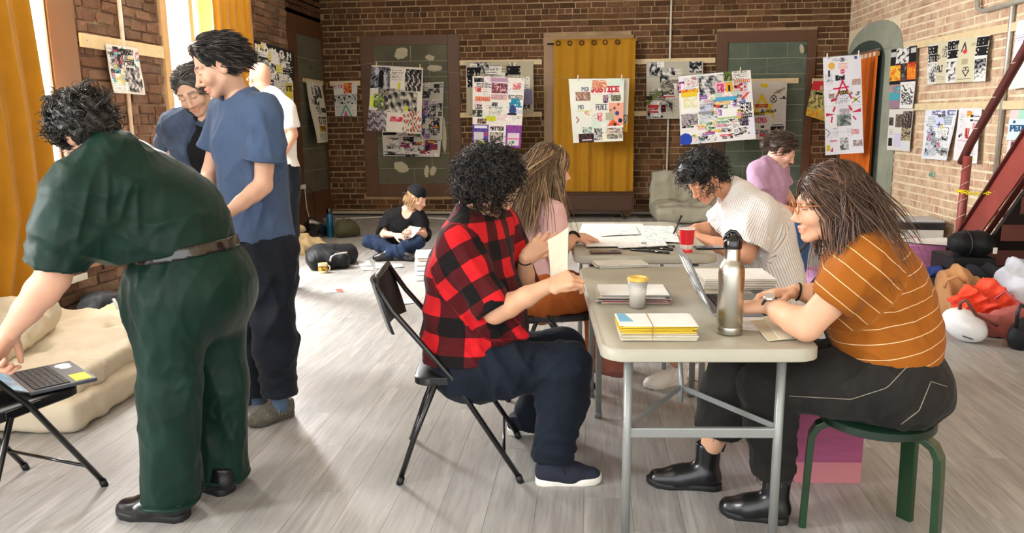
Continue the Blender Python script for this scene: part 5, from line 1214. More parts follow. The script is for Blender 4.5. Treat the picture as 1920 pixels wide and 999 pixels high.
def person_lilac():
    J = dict(N=P(1446, 306, 6.3), SL=P(1462, 318, 6.46), SR=P(1418, 322, 6.18), C=P(1440, 348, 6.3), W=P(1440, 392, 6.3), P=P(1440, 432, 6.3),
             HL=P(1448, 440, 6.4), HR=P(1440, 442, 6.22), EL=P(1470, 360, 6.5), WL=P(1486, 378, 6.25), ER=P(1425, 375, 6.12), WR=P(1468, 388, 6.08),
             KL=P(1495, 432, 6.2), KR=P(1482, 436, 6.02), AL=P(1495, 505, 6.15), AR=P(1480, 515, 6.0))
    bonelens('lilac', J)
    org = V3(J['P'][0], J['P'][1], 0); root = person('seated person with a low bun in a lilac polo shirt and blue jeans', org)
    f = Fig(J, 1.08, 1.0, 1.1); hd = Head(P(1466, 283, 6.28), (0.88, -0.25, -0.5), (0.3, 0, 1), k=1.08)
    hc = lin('#3f2e24')
    f.body(root, org, lin('#e0b09a'), hd, [('R', V3(0.9, 0.1, -0.2), (0, -0.3, 1), -1, dict(curls=(0.3, 0.4, 0.3)))], hc, res=0.015, hdres=0.0055, hres=0.013)
    S = Sdf(); f.torso(S, 0.02, 0.05, 1.3)
    for q in 'LR':
        e = J['S'+q]+(J['E'+q]-J['S'+q])*0.7; d = J['E'+q]-J['S'+q]; S.rs(J['S'+q], e+nrm(d)*0.02, 0.07, 0.085, None, 1, 0.04); S.cut(e, d, near=e, lim=0.12)
    S.cut(J['P']-V3(0, 0, 0.02), (0, 0, -1)); S.rc(J['N'], hd.w(0, 0, -0.06), 0.066, 0.07, None, 1, 0.01, True)
    sh = garment('polo_shirt', S, fabric('lilac_cotton', '#b894b0', 0.9, 0.3, 6, 0.06), root, org, 0.009, [((1, 0, 0.5), 26, 0.010)])
    ax = nrm(hd.w(0, -0.03, -0.08)-J['N']); e1 = nrm(np.cross(ax, (0, 1, 0))); e2 = np.cross(ax, e1)
    MB().tube([J['N']+ax*0.016+0.074*(cos(a)*e1+sin(a)*e2) for a in np.linspace(-2.6, 2.6, 18)], 0.018, 7, flat=(ax, 0.4, 1.2)).build('collar', MATS['lilac_cotton'], sh, smooth=True, org=org)
    S = Sdf(); S.rc(J['HL'], J['HR'], 0.12, None, None, 1, 0.05)
    for q in 'LR': f.leg_(S, q, 0.02, 2.0, 0.04, 0.03)
    garment('jeans', S, fabric('blue_jeans', '#3d6396', 0.85, 0.35, 7, 0.2), root, org, 0.011)
    for q in 'LR': A = J['A'+q]; h = V3(A[0]-0.04, A[1], 0); shoe(root, org, h, h+V3(0.24, -0.05, 0), BLACK_LEATHER, BLACK_RUB, 'oxford')
    hp = hair_cap(root, org, hd, HAIR, r=(0.083, 0.101, 0.097), col=hc, hairline=0.06)
    locks(org, hp, hd, 700, lambda p, d: not (p[1] > 0.065 and p[2] < 0.08) and p[2] > -0.02, lambda q, t, d: np.stack([0*q[:, 0], -0.9+0*q[:, 1], -0.6+0*q[:, 2]], 1), 6, 0.0125, 0.0025, hc, 3, 1.2, 0.3, light=lin('#6e5644'))
    B = Sdf(); B.el(hd.w(0, -0.125, -0.015), V3(0.042, 0.04, 0.042), None); V, Q = B.mesh(0.006); V = V+normals_np(V, Q)*(0.004*wob(V, 3, 60))[:, None]
    mesh_np('hair_bun', V, Q, HAIR, hp, org=org, attrs={'col': np.tile(np.array(list(hc)+[1]), (len(V), 1))})
    return root
def person_floor():
    J = dict(N=P(760, 396, 8.32), SL=P(788, 408, 8.30), SR=P(730, 408, 8.32), C=P(755, 425, 8.33), W=P(748, 450, 8.35), P=P(744, 466, 8.38),
             HL=P(762, 468, 8.33), HR=P(727, 468, 8.33), EL=P(797, 440, 8.25), WL=P(778, 437, 8.0), ER=P(716, 438, 8.22), WR=P(742, 441, 8.02),
             KL=P(784, 458, 7.98), KR=P(692, 458, 8.02), AL=P(728, 470, 7.9), AR=P(755, 472, 7.9))
    J['P'][2] = J['HL'][2] = J['HR'][2] = 0.11; J['W'][2] = 0.22; J['AL'][2] = J['AR'][2] = 0.07; J['KL'][2] = 0.19; J['KR'][2] = 0.19
    bonelens('floor', J)
    org = V3(J['P'][0], J['P'][1], 0); root = person('person in a backwards black cap sitting cross-legged on the floor', org)
    f = Fig(J, 0.98, 0.95, 1.0); hd = Head(P(782, 371, 8.27), (0.9, -0.32, -0.35), (0.2, 0, 1), k=1.08)
    hc = lin('#9a7a4e')
    f.body(root, org, lin('#e2b49c'), hd, [('R', V3(0.8, -0.4, 0.0), (-0.1, -0.5, 0.8), -1, dict(curls=(0.4, 0.7, 0.5))), ('L', V3(-0.3, -0.5, 0.2), (0.5, -0.6, 0.5), 1, dict(curls=(0.4, 0.7, 0.5)))], hc, res=0.015, hdres=0.0055, hres=0.013)
    K = fabric('black_jersey', '#0f0f11', 0.9, 0.3, 6, 0.2)
    S = Sdf(); f.torso(S, 0.02, 0.05, 1.25)
    for q in 'LR':
        f.arm_(S, q, 0.024, 0, 1.1, 0.03, 0.03); e = J['E'+q]+(J['W'+q]-J['E'+q])*0.08; d = J['W'+q]-J['E'+q]; S.cut(e, d, near=e, lim=0.08)
    S.rc(J['N'], hd.w(0, 0, -0.06), 0.07, 0.07, None, 1, 0.01, True); S.rc(J['N']+V3(0.03, -0.09, -0.01), J['N']+V3(0.03, -0.14, -0.08), 0.06, 0.03, None, 1, 0.01, True)
    S.cut(J['P']-V3(0, 0, 0.04), (0, 0, -1)); garment('top', S, K, root, org, 0.009, [((1, 0, 0.5), 26, 0.010)])
    S = Sdf(); S.rc(J['HL'], J['HR'], 0.105, None, None, 1, 0.05)
    for q in 'LR': f.leg_(S, q, 0.006, 2.0, 0.04, 0.014)
    S.cut(V3(0, 0, 0.006), (0, 0, -1))
    garment('jeans', S, fabric('dark_indigo', '#1b2a44', 0.85, 0.35, 7, 0.25), root, org, 0.009, [((1, 0.4, 0.3), 36, 0.010)])
    for A, s_ in ((J['AL'], -1), (J['AR'], 1)): h = V3(A[0]+s_*-0.04, A[1]+0.02, 0.012); shoe(root, org, h, h+V3(s_*0.2, -0.06, 0), BLACK_LEATHER, BLACK_RUB, 'oxford', 0.9)
    hp = hair_cap(root, org, hd, HAIR, r=(0.081, 0.099, 0.09), col=hc, hairline=0.05, extra=[((0, -0.05, -0.05), (0.065, 0.04, 0.05))])
    locks(org, hp, hd, 260, lambda p, d: p[2] < 0.03 and p[1] < 0.06 and p[2] > -0.05, lambda q, t, d: np.stack([0*q[:, 0], -0.1+0*q[:, 1], -1+0*q[:, 2]], 1), 7, 0.014, 0.003, hc, 3, 1.2, 0.3, light=lin('#b89868'))
    B = Sdf(); B.el(hd.w(0, -0.02, 0.045), V3(0.096, 0.114, 0.098), hd.R); B.cut(hd.w(0, 0, 0.03), hd.R@V3(0, -0.18, -1)); V, Q = B.mesh(0.0055)
    cp = mesh_np('cap', V, Q, fabric('black_cap', '#121316', 0.85, 0.2), root, org=org)
    V = []; 
    for s_ in (-1, 1):
        for i in range(9):
            a = pi*(i/8); V.append(hd.w(0.062*cos(a), -0.105-0.075*sin(a), 0.02-0.35*0.075*sin(a)+0.012*abs(cos(a))*-1+0.003*s_)-org)
    MB().add(V, [tuple(range(8, -1, -1)), tuple(range(9, 18))]+[(i, (i+1) % 9, 9+(i+1) % 9, 9+i) for i in range(9)]).build('cap_brim', MATS['black_cap'], cp)
    return root
for fn in (person_plaid, person_pink, person_striped, person_lilac, person_floor): fn()
# ================================================================== FURNITURE
GREY_TUBE = mat('grey_steel_tube', '#8f928f', 0.35, 0.3, var=0.05)
TABLE_PL = mat('beige_table_plastic', '#aaa594', 0.42, var=0.05, scale=6, bump=0.12, bscale=300)
BLACK_STEEL = mat('black_steel', '#0e0f11', 0.3, 0.0, var=0.1, coat=0.3)
BLACK_VINYL = mat('black_vinyl', '#131315', 0.38, bump=0.1, bscale=200)
def rounded(w, l, r, n=7):
    pts = []
    for cx, cy, a0 in ((w/2-r, l/2-r, 0), (-w/2+r, l/2-r, 90), (-w/2+r, -l/2+r, 180), (w/2-r, -l/2+r, 270)):
        for i in range(n+1): a = radians(a0+90*i/n); pts.append((cx+r*cos(a), cy+r*sin(a)))
    return pts
def folding_table(label, c, rz, w, l, z, near_sign=-1):
    t = thing('folding_table', label, 'table', (c[0], c[1], 0), rz, 'folding tables pushed end to end')
    poly = rounded(w, l, 0.075); n = len(poly)
    rings = [(0.975, z-0.045), (1.0, z-0.040), (1.0, z-0.008), (0.985, z)]
    V = [((x if abs(x) < 1e-9 else x)*1.0-(1-q)*np.sign(x)*0.35, y-(1-q)*np.sign(y)*0.35, zz) for q, zz in rings for x, y in poly]
    Fc = [(i*n+j, i*n+(j+1) % n, (i+1)*n+(j+1) % n, (i+1)*n+j) for i in range(3) for j in range(n)]+[tuple(range(n-1, -1, -1)), tuple(3*n+j for j in range(n))]
    o = MB().add(V, Fc).build('tabletop', TABLE_PL, t, auto=50)
    for s in (-1, 1):
        yy = s*(l/2-0.11); xw = w/2-0.095
        fr = bpy.data.objects.new('leg_frame', None); link(fr, t)
        for q in (-1, 1):
            MB().tube([(q*xw, yy, z-0.04), (q*xw, yy, 0.012)], 0.0155, 12).build('leg', GREY_TUBE, fr, smooth=True)
            MB().tube([(q*xw, yy, 0.03), (q*xw, yy, 0.0)], 0.019, 12).build('foot_cap', mat('grey_cap', '#6d7070', 0.6), fr, smooth=True)
        MB().box((0, yy, 0.42), (2*xw, 0.02, 0.035)).build('crossbar', GREY_TUBE, fr, bevel=0.004)
        vt = (0, s*(l/2-0.50), z-0.30)
        for q in (-1, 1): MB().box(np.add((q*xw*0.97, yy, 0.44), vt)/2, (0.02, 0.006, np.linalg.norm(np.subtract(vt, (q*xw*0.97, yy, 0.44)))), basis(np.cross((0, 1, 0), np.subtract(vt, (q*xw*0.97, yy, 0.44))), np.cross(np.subtract(vt, (q*xw*0.97, yy, 0.44)), np.cross((0, 1, 0), np.subtract(vt, (q*xw*0.97, yy, 0.44)))), np.subtract(vt, (q*xw*0.97, yy, 0.44)))).build('brace', GREY_TUBE, fr, bevel=0.001)
        MB().tube([(0, vt[1], vt[2]-0.06), (0, vt[1], vt[2]+0.01), (0, s*(l/2-0.62), z-0.05)], 0.010, 8).build('brace_slide', GREY_TUBE, fr, smooth=True)
    return t
T_ANG = radians(4.0)
T1 = folding_table('beige plastic folding table nearest the camera with papers, bottle and laptop', (0.335, 3.075), T_ANG, 0.69, 1.40, 0.74)
T2 = folding_table('beige plastic folding table at the far end covered with drawings', (0.235, 4.50), T_ANG, 0.72, 1.30, 0.78)
def folding_chair(label, c, ang, group='black metal folding chairs'):
    t = thing('folding_chair', label, 'chair', (c[0], c[1], 0), ang, group)
    poly = rounded(0.40, 0.41, 0.06)
    S = [(x*q-0.0, y*q, zz) for q, zz in ((0.95, 0.405), (1.0, 0.412), (1.0, 0.438), (0.95, 0.447)) for x, y in poly]; n = len(poly)
    Fc = [(i*n+j, i*n+(j+1) % n, (i+1)*n+(j+1) % n, (i+1)*n+j) for i in range(3) for j in range(n)]+[tuple(range(n-1, -1, -1)), tuple(3*n+j for j in range(n))]
    MB().add(np.array(S)+V3(0.01, 0, 0), Fc).build('seat', BLACK_VINYL, t, auto=50)
    V = []; m = 9
    for s_ in (-1, 1):
        for j in range(5):
            for i in range(m):
                y = -0.2+0.4*i/(m-1); z = 0.62+0.2*j/4; V.append((-0.262-0.30*(z-0.62)-0.045*(1-(y/0.2)**2)+s_*0.006, y*(0.95 if j in (0, 4) else 1), z))
    Fc = [(s*45+j*m+i, s*45+j*m+i+1, s*45+(j+1)*m+i+1, s*45+(j+1)*m+i) for s in (0, 1) for j in range(4) for i in range(m-1)]
    Fc += [(i, i+1, 45+i+1, 45+i) for i in range(m-1)]+[(36+i, 36+i+1, 81+i+1, 81+i) for i in range(m-1)]+[(j*m, (j+1)*m, 45+(j+1)*m, 45+j*m) for j in range(4)]+[(j*m+8, (j+1)*m+8, 45+(j+1)*m+8, 45+j*m+8) for j in range(4)]
    MB().add(V, Fc).build('backrest', BLACK_VINYL, t, auto=50)
    fr = MB(); pts = [(0.235, -0.225, 0.015), (-0.03, -0.215, 0.44), (-0.26, -0.205, 0.72), (-0.315, -0.19, 0.81), (-0.325, -0.15, 0.845)]
    path = pts+[(x, -y, z) for x, y, z in reversed(pts)]
    MB().tube(path, 0.0115, 9).build('front_frame', BLACK_STEEL, t, smooth=True)
    for q in (-1, 1):
        MB().tube([(-0.10, q*0.21, 0.42), (-0.19, q*0.215, 0.2), (-0.255, q*0.22, 0.015)], 0.0115, 9).build('leg', BLACK_STEEL, t, smooth=True)
        for x in (0.235, -0.255): MB().tube([(x*1.0-0.008*np.sign(x), q*0.2245, 0.03), (x*1.01, q*0.2245, 0.0)], 0.0145, 9).build('foot_cap', BLACK_RUB, t, smooth=True)
        MB().box((-0.05, q*0.212, 0.43), (0.14, 0.006, 0.03)).build('hinge_plate', BLACK_STEEL, t, bevel=0.002)
    MB().tube([(0.17, -0.22, 0.115), (0.17, 0.22, 0.115)], 0.007, 8).build('stretcher', BLACK_STEEL, t, smooth=True)
    MB().tube([(-0.215, -0.215, 0.12), (-0.215, 0.215, 0.12)], 0.007, 8).build('stretcher', BLACK_STEEL, t, smooth=True)
    return t
folding_chair('black folding chair under the person in the checked shirt', (-0.536, 3.118), radians(6.5))
folding_chair('black folding chair at the left edge carrying an open laptop', (-2.245, 2.585), radians(75))
folding_chair('black folding chair under the long-haired person in pink', (-0.235, 4.12), radians(15))
folding_chair('black folding chair behind the man in pinstripes', (1.16, 4.72), radians(188))
folding_chair('black folding chair under the person in the lilac polo', P(1440, 440, 6.3)[:2]+V3(0, 0), radians(-8))
# green bentwood stool
GREEN_P = mat('green_stool_paint', '#0f3416', 0.35, var=0.15, coat=0.2)
DARK_GREEN = mat('dark_green_stool_top', '#0d2417', 0.4, var=0.1)
st = thing('stool', 'round green bentwood stool under the woman in mustard', 'stool', (0.98, 2.62, 0))
MB().lathe([(0.001, 0.422), (0.175, 0.422), (0.185, 0.427), (0.185, 0.452), (0.178, 0.457), (0.001, 0.457)], (0, 0, 0), 40).build('seat', DARK_GREEN, st, auto=40)
for ang in (-38, 36, 180-14):
    a = radians(ang); R_ = _rz(a); pts = [(0.02, 0, 0.411), (0.10, 0, 0.411), (0.155, 0, 0.404), (0.185, 0, 0.385), (0.203, 0, 0.35), (0.207, 0, 0.28), (0.215, 0, 0.0)]
    pts = [R_@V3(*p) for p in pts]; th = 0.012; w = 0.028; V = []
    T = np.gradient(np.array(pts), axis=0)
    for p, t_ in zip(pts, T):
        t_ = nrm(t_); sd = R_@V3(0, 1, 0); up = np.cross(sd, t_)
        for sx, sy in ((-1, -1), (1, -1), (1, 1), (-1, 1)): V.append(p+sd*w*sx+up*th*sy)
    Fc = [(i*4+j, i*4+(j+1) % 4, i*4+4+(j+1) % 4, i*4+4+j) for i in range(6) for j in range(4)]+[(3, 2, 1, 0), (24, 25, 26, 27)]
    MB().add(V, Fc).build('leg', GREEN_P, st, bevel=0.003)
# pink plywood boxes
def pink_mat(name, c1, c2, split=None):
    m, t = newmat(name, lin(c1), 0.7); co = t.coord(); n = t.noise(t.vmul(co, (1, 1, 9)), 5, 4)
    col = t.ramp(n, [(0.35, tuple(0.8*x for x in lin(c1))), (0.65, lin(c1))])
    if split is not None:
        sp = t.new('ShaderNodeSeparateXYZ'); t.to(co, sp.inputs[0]); col = t.mix(t.math('LESS_THAN', sp.outputs[2], split), col, lin(c2))
    t.to(col, t.b.inputs['Base Color']); return m
def crate(label, c, rz, size, m, open_top=False):
    t = thing('wooden_box', label, 'box', (c[0], c[1], 0), rz, 'pink painted wooden boxes'); w, d, h = size; k = 0.012
    for nm, cc, ss in (('side_panel', (0, -d/2+k/2, h/2), (w, k, h)), ('side_panel', (0, d/2-k/2, h/2), (w, k, h)), ('side_panel', (-w/2+k/2, 0, h/2), (k, d-2*k, h)), ('side_panel', (w/2-k/2, 0, h/2), (k, d-2*k, h)), ('base_panel', (0, 0, k/2), (w-2*k, d-2*k, k)), ('top_panel', (0, 0, h-k/2), (w-2*k, d-2*k, k))):
        MB().box(cc, ss).build(nm, m, t, bevel=0.0015)
    return t
crate('pink painted wooden box standing on the floor behind the green stool', (0.90, 3.16), radians(3), (0.36, 0.30, 0.35), pink_mat('pink_ply', '#9c4a70', '#b7727a', 0.09))
pb = crate('bright pink wooden box with papers on top by the red post', (2.77, 7.25), radians(5), (0.58, 0.55, 0.34), pink_mat('bright_pink_ply', '#dc8fc4', '#dc8fc4'))
crate('pale pink wooden box lying behind the woman in mustard', (1.98, 6.35), radians(20), (0.42, 0.4, 0.24), pink_mat('pale_pink_ply', '#dda0cb', '#dda0cb'))
# walnut dresser under the back curtain
WALNUT = pink_mat('walnut', '#4a2e1d', '#4a2e1d')
ds = thing('dresser', 'low walnut dresser on splayed legs below the back curtain', 'dresser', (0.07, 11.6, 0))
MB().box((0, 0, 0.245), (1.12, 0.34, 0.25)).build('body', WALNUT, ds, bevel=0.006); MB().box((0, 0, 0.378), (1.16, 0.37, 0.018)).build('top', WALNUT, ds, bevel=0.004)
MB().box((0, -0.176, 0.245), (1.06, 0.012, 0.20)).build('drawer', WALNUT, ds, bevel=0.003)
for sx in (-1, 1):
    for sy in (-1, 1): MB().tube([(sx*0.36, sy*0.12, 0.125), (sx*0.42, sy*0.13, 0.0)], [0.022, 0.012], 10).build('leg', WALNUT, ds, smooth=True)
# ---- soft things through implicit surfaces
def soft(name, label, cat, S, m, org, res=0.012, folds=(), rel=1, group=None, parent=None, bones=None, kind=None):
    if parent is None:
        root = None
        V, Q = S.mesh(res)
        o = garment(name, S, m, None, org, res, folds, bones, rel); o.location = tuple(float(x) for x in org); tag(o, label, cat, group, kind); return o
    return garment(name, S, m, parent, org, res, folds, bones, rel, label=label, kind=kind)
CREAM = fabric('cream_cotton', '#dacdb4', 0.9, 0.3, 5, 0.06)
def slabs(S, c, R, hx, hy, hz, r, k=0.03):
    """a rounded mattress slab out of overlapping bars"""
    n = max(2, int(2*hy/(1.4*r))+1)
    for i in range(n):
        y = -hy+r+(2*hy-2*r)*i/(n-1); a = c+R@V3(-hx+r, y, 0); b = c+R@V3(hx-r, y, 0); S.rc(a, b, r, r, R[:, 2], hz/r, k)
R0 = _rz(radians(2))
S = Sdf(); S.bx(V3(-3.05, 3.95, 0.075), (0.60, 0.75, 0.08), 0.05, R0)
S.cut(V3(0, 0, 0.002), (0, 0, -1))
mt = soft('futon_mattress', 'folded cream futon mattress lying on the floor by the near window', 'mattress', S, CREAM, V3(-3.05, 3.95, 0), 0.02, [((1, 0.4, 0), 9, 0.012), ((0, 1, 0.3), 12, 0.008)])
S = Sdf(); S.bx(V3(-3.08, 4.02, 0.20), (0.58, 0.68, 0.06), 0.045, R0); S.el(V3(-2.86, 4.15, 0.25), (0.3, 0.35, 0.07), None, 0.1); S.el(V3(-3.3, 3.7, 0.25), (0.22, 0.3, 0.10), None, 0.1)
for tx, ty in ((-2.95, 3.75), (-2.75, 4.05), (-3.2, 4.1)): S.el(V3(tx, ty, 0.29), (0.03, 0.03, 0.05), None, 0.06, True)
soft('mattress_fold', None, None, S, CREAM, V3(-3.05, 3.95, 0), 0.02, [((1, 0.4, 0), 12, 0.016), ((0.3, 1, 0.3), 14, 0.012)], parent=mt)
S = Sdf(); S.bx(V3(-3.30, 3.72, 0.36), (0.34, 0.30, 0.085), 0.08, R0@_rx(radians(15)))
soft('pillow', 'cream pillow heaped on the futon under the reaching arm', 'pillow', S, CREAM, V3(-3.32, 3.72, 0.26), 0.013, [((1, 0.4, 0), 12, 0.016), ((0, 1, 0.3), 12, 0.012)])
GREYF = fabric('grey_canvas', '#a39f8c', 0.9, 0.3, 5, 0.06)
# grey floor cushion chair by the back wall
S = Sdf(); RB = _rx(radians(-8)); c0 = V3(1.45, 11.62, 0.40)
S.bx(V3(1.47, 11.66, 0.36), (0.60, 0.085, 0.34), 0.06, _rx(radians(-6))); S.bx(V3(1.48, 11.25, 0.13), (0.58, 0.40, 0.12), 0.08); S.bx(V3(1.48, 11.35, 0.20), (0.56, 0.32, 0.09), 0.08)
S.rc(V3(1.32, 11.56, 0.2), V3(1.38, 11.58, 0.64), 0.012, 0.012, None, 1, 0.05, True); S.rc(V3(1.0, 11.5, 0.22), V3(2.0, 11.5, 0.22), 0.012, None, None, 1, 0.05, True)
S.cut(V3(0, 0, 0.002), (0, 0, -1))
soft('floor_cushion_chair', 'grey canvas fold-out floor cushion leaning on the back brick wall', 'cushion', S, GREYF, V3(1.45, 11.4, 0), 0.018, [((1, 0, 0.4), 8, 0.02), ((0.2, 0, 1), 9, 0.012)])
def curtain(name, label, u0, u1, z0, z1, org, u, n, m, amp, waves, seed=0, taper=None, gather=None, cols=140, rows=36, top=None, sag=None, group=None):
    """hanging cloth: u along, n outward normal; folds vary down the drop; given a thickness"""
    u, n = V3(*u), V3(*n); g = np.random.default_rng(seed); org = V3(*org)
    U, Wz = np.meshgrid(np.linspace(0, 1, cols), np.linspace(0, 1, rows)); ph = g.uniform(0, 6, 5)
    A = amp*(0.45+0.55*Wz)*(1+0.3*np.sin(5*U+ph[0]))
    off = A*(np.sin(2*pi*waves*U+ph[1]+0.8*np.sin(2*pi*U*1.3+ph[2])+0.5*Wz*np.sin(3*U+ph[3]))+0.28*np.sin(2*pi*waves*2.3*U+ph[4]+1.5*Wz))
    width = 1-(0 if taper is None else taper*np.sin(pi*np.clip(Wz, 0, 1)))
    uu = u0+(u1-u0)*(0.5+(U-0.5)*width)
    if gather is not None: uu = uu+gather(Wz)
    zz = z1+(z0-z1)*Wz
    if sag is not None: zz = zz+sag(U, Wz)
    V = []
    for s_ in (-1, 1): V.append((org+uu[..., None]*u+(off+s_*0.0025)[..., None]*n+zz[..., None]*V3(0, 0, 1)).reshape(-1, 3))
    V = np.concatenate(V); N = rows*cols; i = np.arange(N).reshape(rows, cols)
    q = np.stack([i[:-1, :-1], i[:-1, 1:], i[1:, 1:], i[1:, :-1]], -1).reshape(-1, 4)
    def rim(a): return np.stack([a[:-1], a[1:], a[1:]+N, a[:-1]+N], -1)
    Q = np.concatenate([q, q[:, ::-1]+N, rim(i[0]), rim(i[-1]), rim(i[:, 0]), rim(i[:, -1])])
    c = V.mean(0); o = mesh_np(name, V, Q, m, None, org=c); o.location = tuple(float(x) for x in c)
    return tag(o, label, 'curtain', group)
MUST = fabric('mustard_canvas', '#ab7a18', 0.85, 0.2, 5, 0.05, sheen=0.15)
MUST_W = fabric('mustard_velvet', '#b87f16', 0.8, 0.2, 5, 0.08, sheen=0.3)
ORNG = fabric('orange_canvas', '#cf671c', 0.8, 0.2, 5, 0.06)
curtain('curtain', 'mustard curtain hanging over the near left window beside the green suit', 2.4, 4.86, 0.24, 3.3, (XL+0.16, 0, 0), (0, 1, 0), (1, 0, 0), MUST_W, 0.05, 11, 3, gather=lambda w: -0.12*np.clip((0.6-w)/0.6, 0, 1)-0.2*np.clip((w-0.8)/0.2,0,1), cols=260)
curtain('curtain', 'mustard curtain drawn aside at the far left window above the standing men', 7.42, 8.28, 0.5, 3.3, (XL+0.13, 0, 0), (0, 1, 0), (1, 0, 0), MUST_W, 0.035, 5, 5)
def sagf(U, Wz): return -0.05*np.sin(pi*U)*(Wz > 0.9)-0.06*(U < 0.5)*np.clip((Wz-0.9)*10, 0, 1)
bc = curtain('curtain', 'mustard curtain on a rod in the back doorway', -0.56, 0.62, 0.34, 2.60, (0, YB-0.20, 0), (1, 0, 0), (0, -1, 0), MUST, 0.02, 4.5, 9, sag=sagf)
MB().tube([(-0.66-bc.location[0], 0.06, 2.545-bc.location[2]), (0.66-bc.location[0], 0.06, 2.545-bc.location[2])], 0.012, 8).build('curtain_rod', mat('dark_bronze', '#2c1a12', 0.4, 0.5), bc, smooth=True)
for i, x in enumerate((-0.50, -0.33, -0.16, 0.02, 0.18, 0.36)):
    MB().tube([(x+0.03*cos(a)-bc.location[0], -0.02, 2.545+0.03*sin(a)-bc.location[2]) for a in np.linspace(0, 2*pi, 13)], 0.008, 6, cap=False).build('grommet', mat('bronze_grommet', '#4d2f22', 0.3, 0.6), bc, smooth=True)
oc = curtain('curtain', 'orange curtain hanging in the arched doorway of the right wall', 10.46, 11.75, 0.02, 2.27, (XR-0.07, 0, 0), (0, 1, 0), (-1, 0, 0), ORNG, 0.035, 9, 12, sag=lambda U, Wz: 0*U)
MB().tube([(0, -0.66, 1.14), (0, 0.66, 1.14)], 0.008, 6).build('curtain_wire', mat('steel_wire', '#8d8a80', 0.4, 0.6), oc, smooth=True)
MB().box((0.0, 0, 1.085), (0.03, 1.27, 0.055)).build('header_tape', mat('cream_tape', '#e4dcc4', 0.8), oc, bevel=0.004)
# staircase at the right edge
REDP = mat('oxide_red_paint', '#8f4038', 0.45, var=0.15, scale=3, bump=0.15, bscale=30)
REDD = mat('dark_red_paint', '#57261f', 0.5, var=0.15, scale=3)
sc = thing('staircase', 'oxide red steel staircase rising along the right wall behind a post and handrail', 'stairs', (3.2, 7.0, 0))
yb, zb = 0.18, 0.0; slope = 1.02
def st_pt(y, dz, x=0.0): return (x, y, (0.18-y)*slope+dz)
prof = lambda y0, y1, lo, hi: [(y0, max(0, (0.18-y0)*slope+lo)), (y1, (0.18-y1)*slope+lo), (y1, (0.18-y1)*slope+hi), (y0, (0.18-y0)*slope+hi)]
Mx = (np.array([[0, 0, 1.0], [1, 0, 0], [0, 1, 0]]), V3(0, 0, 0))
for x in (0.0, 0.42):
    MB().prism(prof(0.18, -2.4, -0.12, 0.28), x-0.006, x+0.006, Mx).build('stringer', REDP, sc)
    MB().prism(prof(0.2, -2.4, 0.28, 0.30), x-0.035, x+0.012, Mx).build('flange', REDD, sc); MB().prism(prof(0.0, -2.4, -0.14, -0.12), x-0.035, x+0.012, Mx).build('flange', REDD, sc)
MB().prism([(0.0, 0.0), (-2.4, 2.4*slope+0.02), (-2.4, 2.4*slope-0.02), (-0.05, 0.0)], 0.0, 0.42, Mx).build('stair_shade_plate', mat('painted_stair_shade', '#1a1413', 0.7), sc)  # added plate, its near-black colour stands in for the shade under the stairs
for k in range(10): MB().box((0.21, -0.05-0.235*k-0.115, 0.10+0.24*k), (0.41, 0.008, 0.20)).build('added_riser', REDD, sc)  # risers added to close the open stair and darken its inside
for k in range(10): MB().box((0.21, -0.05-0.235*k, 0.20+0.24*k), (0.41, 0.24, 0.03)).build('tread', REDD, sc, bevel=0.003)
MB().tube([(0.0, 0.05, 0), (0.01, 0.05, 1.11)], 0.036, 14).build('post', REDP, sc, smooth=True)
MB().tube([(0, 0.13, 1.05), (0, 0.0, 1.22), (0, -1.4, 1.22+1.4*1.02), (0, -2.4, 1.22+2.4*1.02)], 0.036, 12).build('handrail', REDD, sc, smooth=True)
WRAP = mat('string_of_lights_wire', '#e6d7cb', 0.6)
mb = MB(); mb.tube([(0.038*cos(t*9), 0.05+0.038*sin(t*9), 0.08+t*0.2) for t in np.linspace(0, 5, 120)], 0.0025, 4); mb.tube([(0.038*cos(t*26), -t*1.0+0.0, 1.22+t*1.02+0.038*sin(t*26)) for t in np.linspace(0, 1.9, 220)], 0.003, 4)
mb.build('wound_string', WRAP, sc)['kind'] = 'stuff'
ch = thing('plastic_chain', 'yellow plastic chain looped from the red post to the wall', 'chain', P(1800, 358, 6.95)); co_ = P(1800, 358, 6.95)
a, b = P(1796, 358, 6.99), P(1925, 338, 6.2); YEL = mat('yellow_plastic', '#e6d40e', 0.4)
mb = MB(); nL = 26
for i in range(nL):
    t = i/(nL-1); p = a+(b-a)*t-V3(0, 0, 0.16*t*(1-t)*1.4); d = nrm(b-a+V3(0, 0, -0.2*(1-2*t))); s_ = nrm(np.cross(d, (0, 0, 1))) if i % 2 else nrm(np.cross(d, np.cross(d, (0, 0, 1))))
    o = MB().tube([p-co_+d*0.021*cos(q)+s_*0.0115*sin(q) for q in np.linspace(0, 2*pi, 11)], 0.004, 5, cap=False).build('chain_link', YEL, ch, smooth=True)
MB().tube([V3(3.2, 7.05, 0)+V3(0.042*cos(q), 0.042*sin(q), a[2])-co_ for q in np.linspace(0, 2*pi, 17)], 0.007, 6, cap=False).build('chain_loop', YEL, ch, smooth=True)
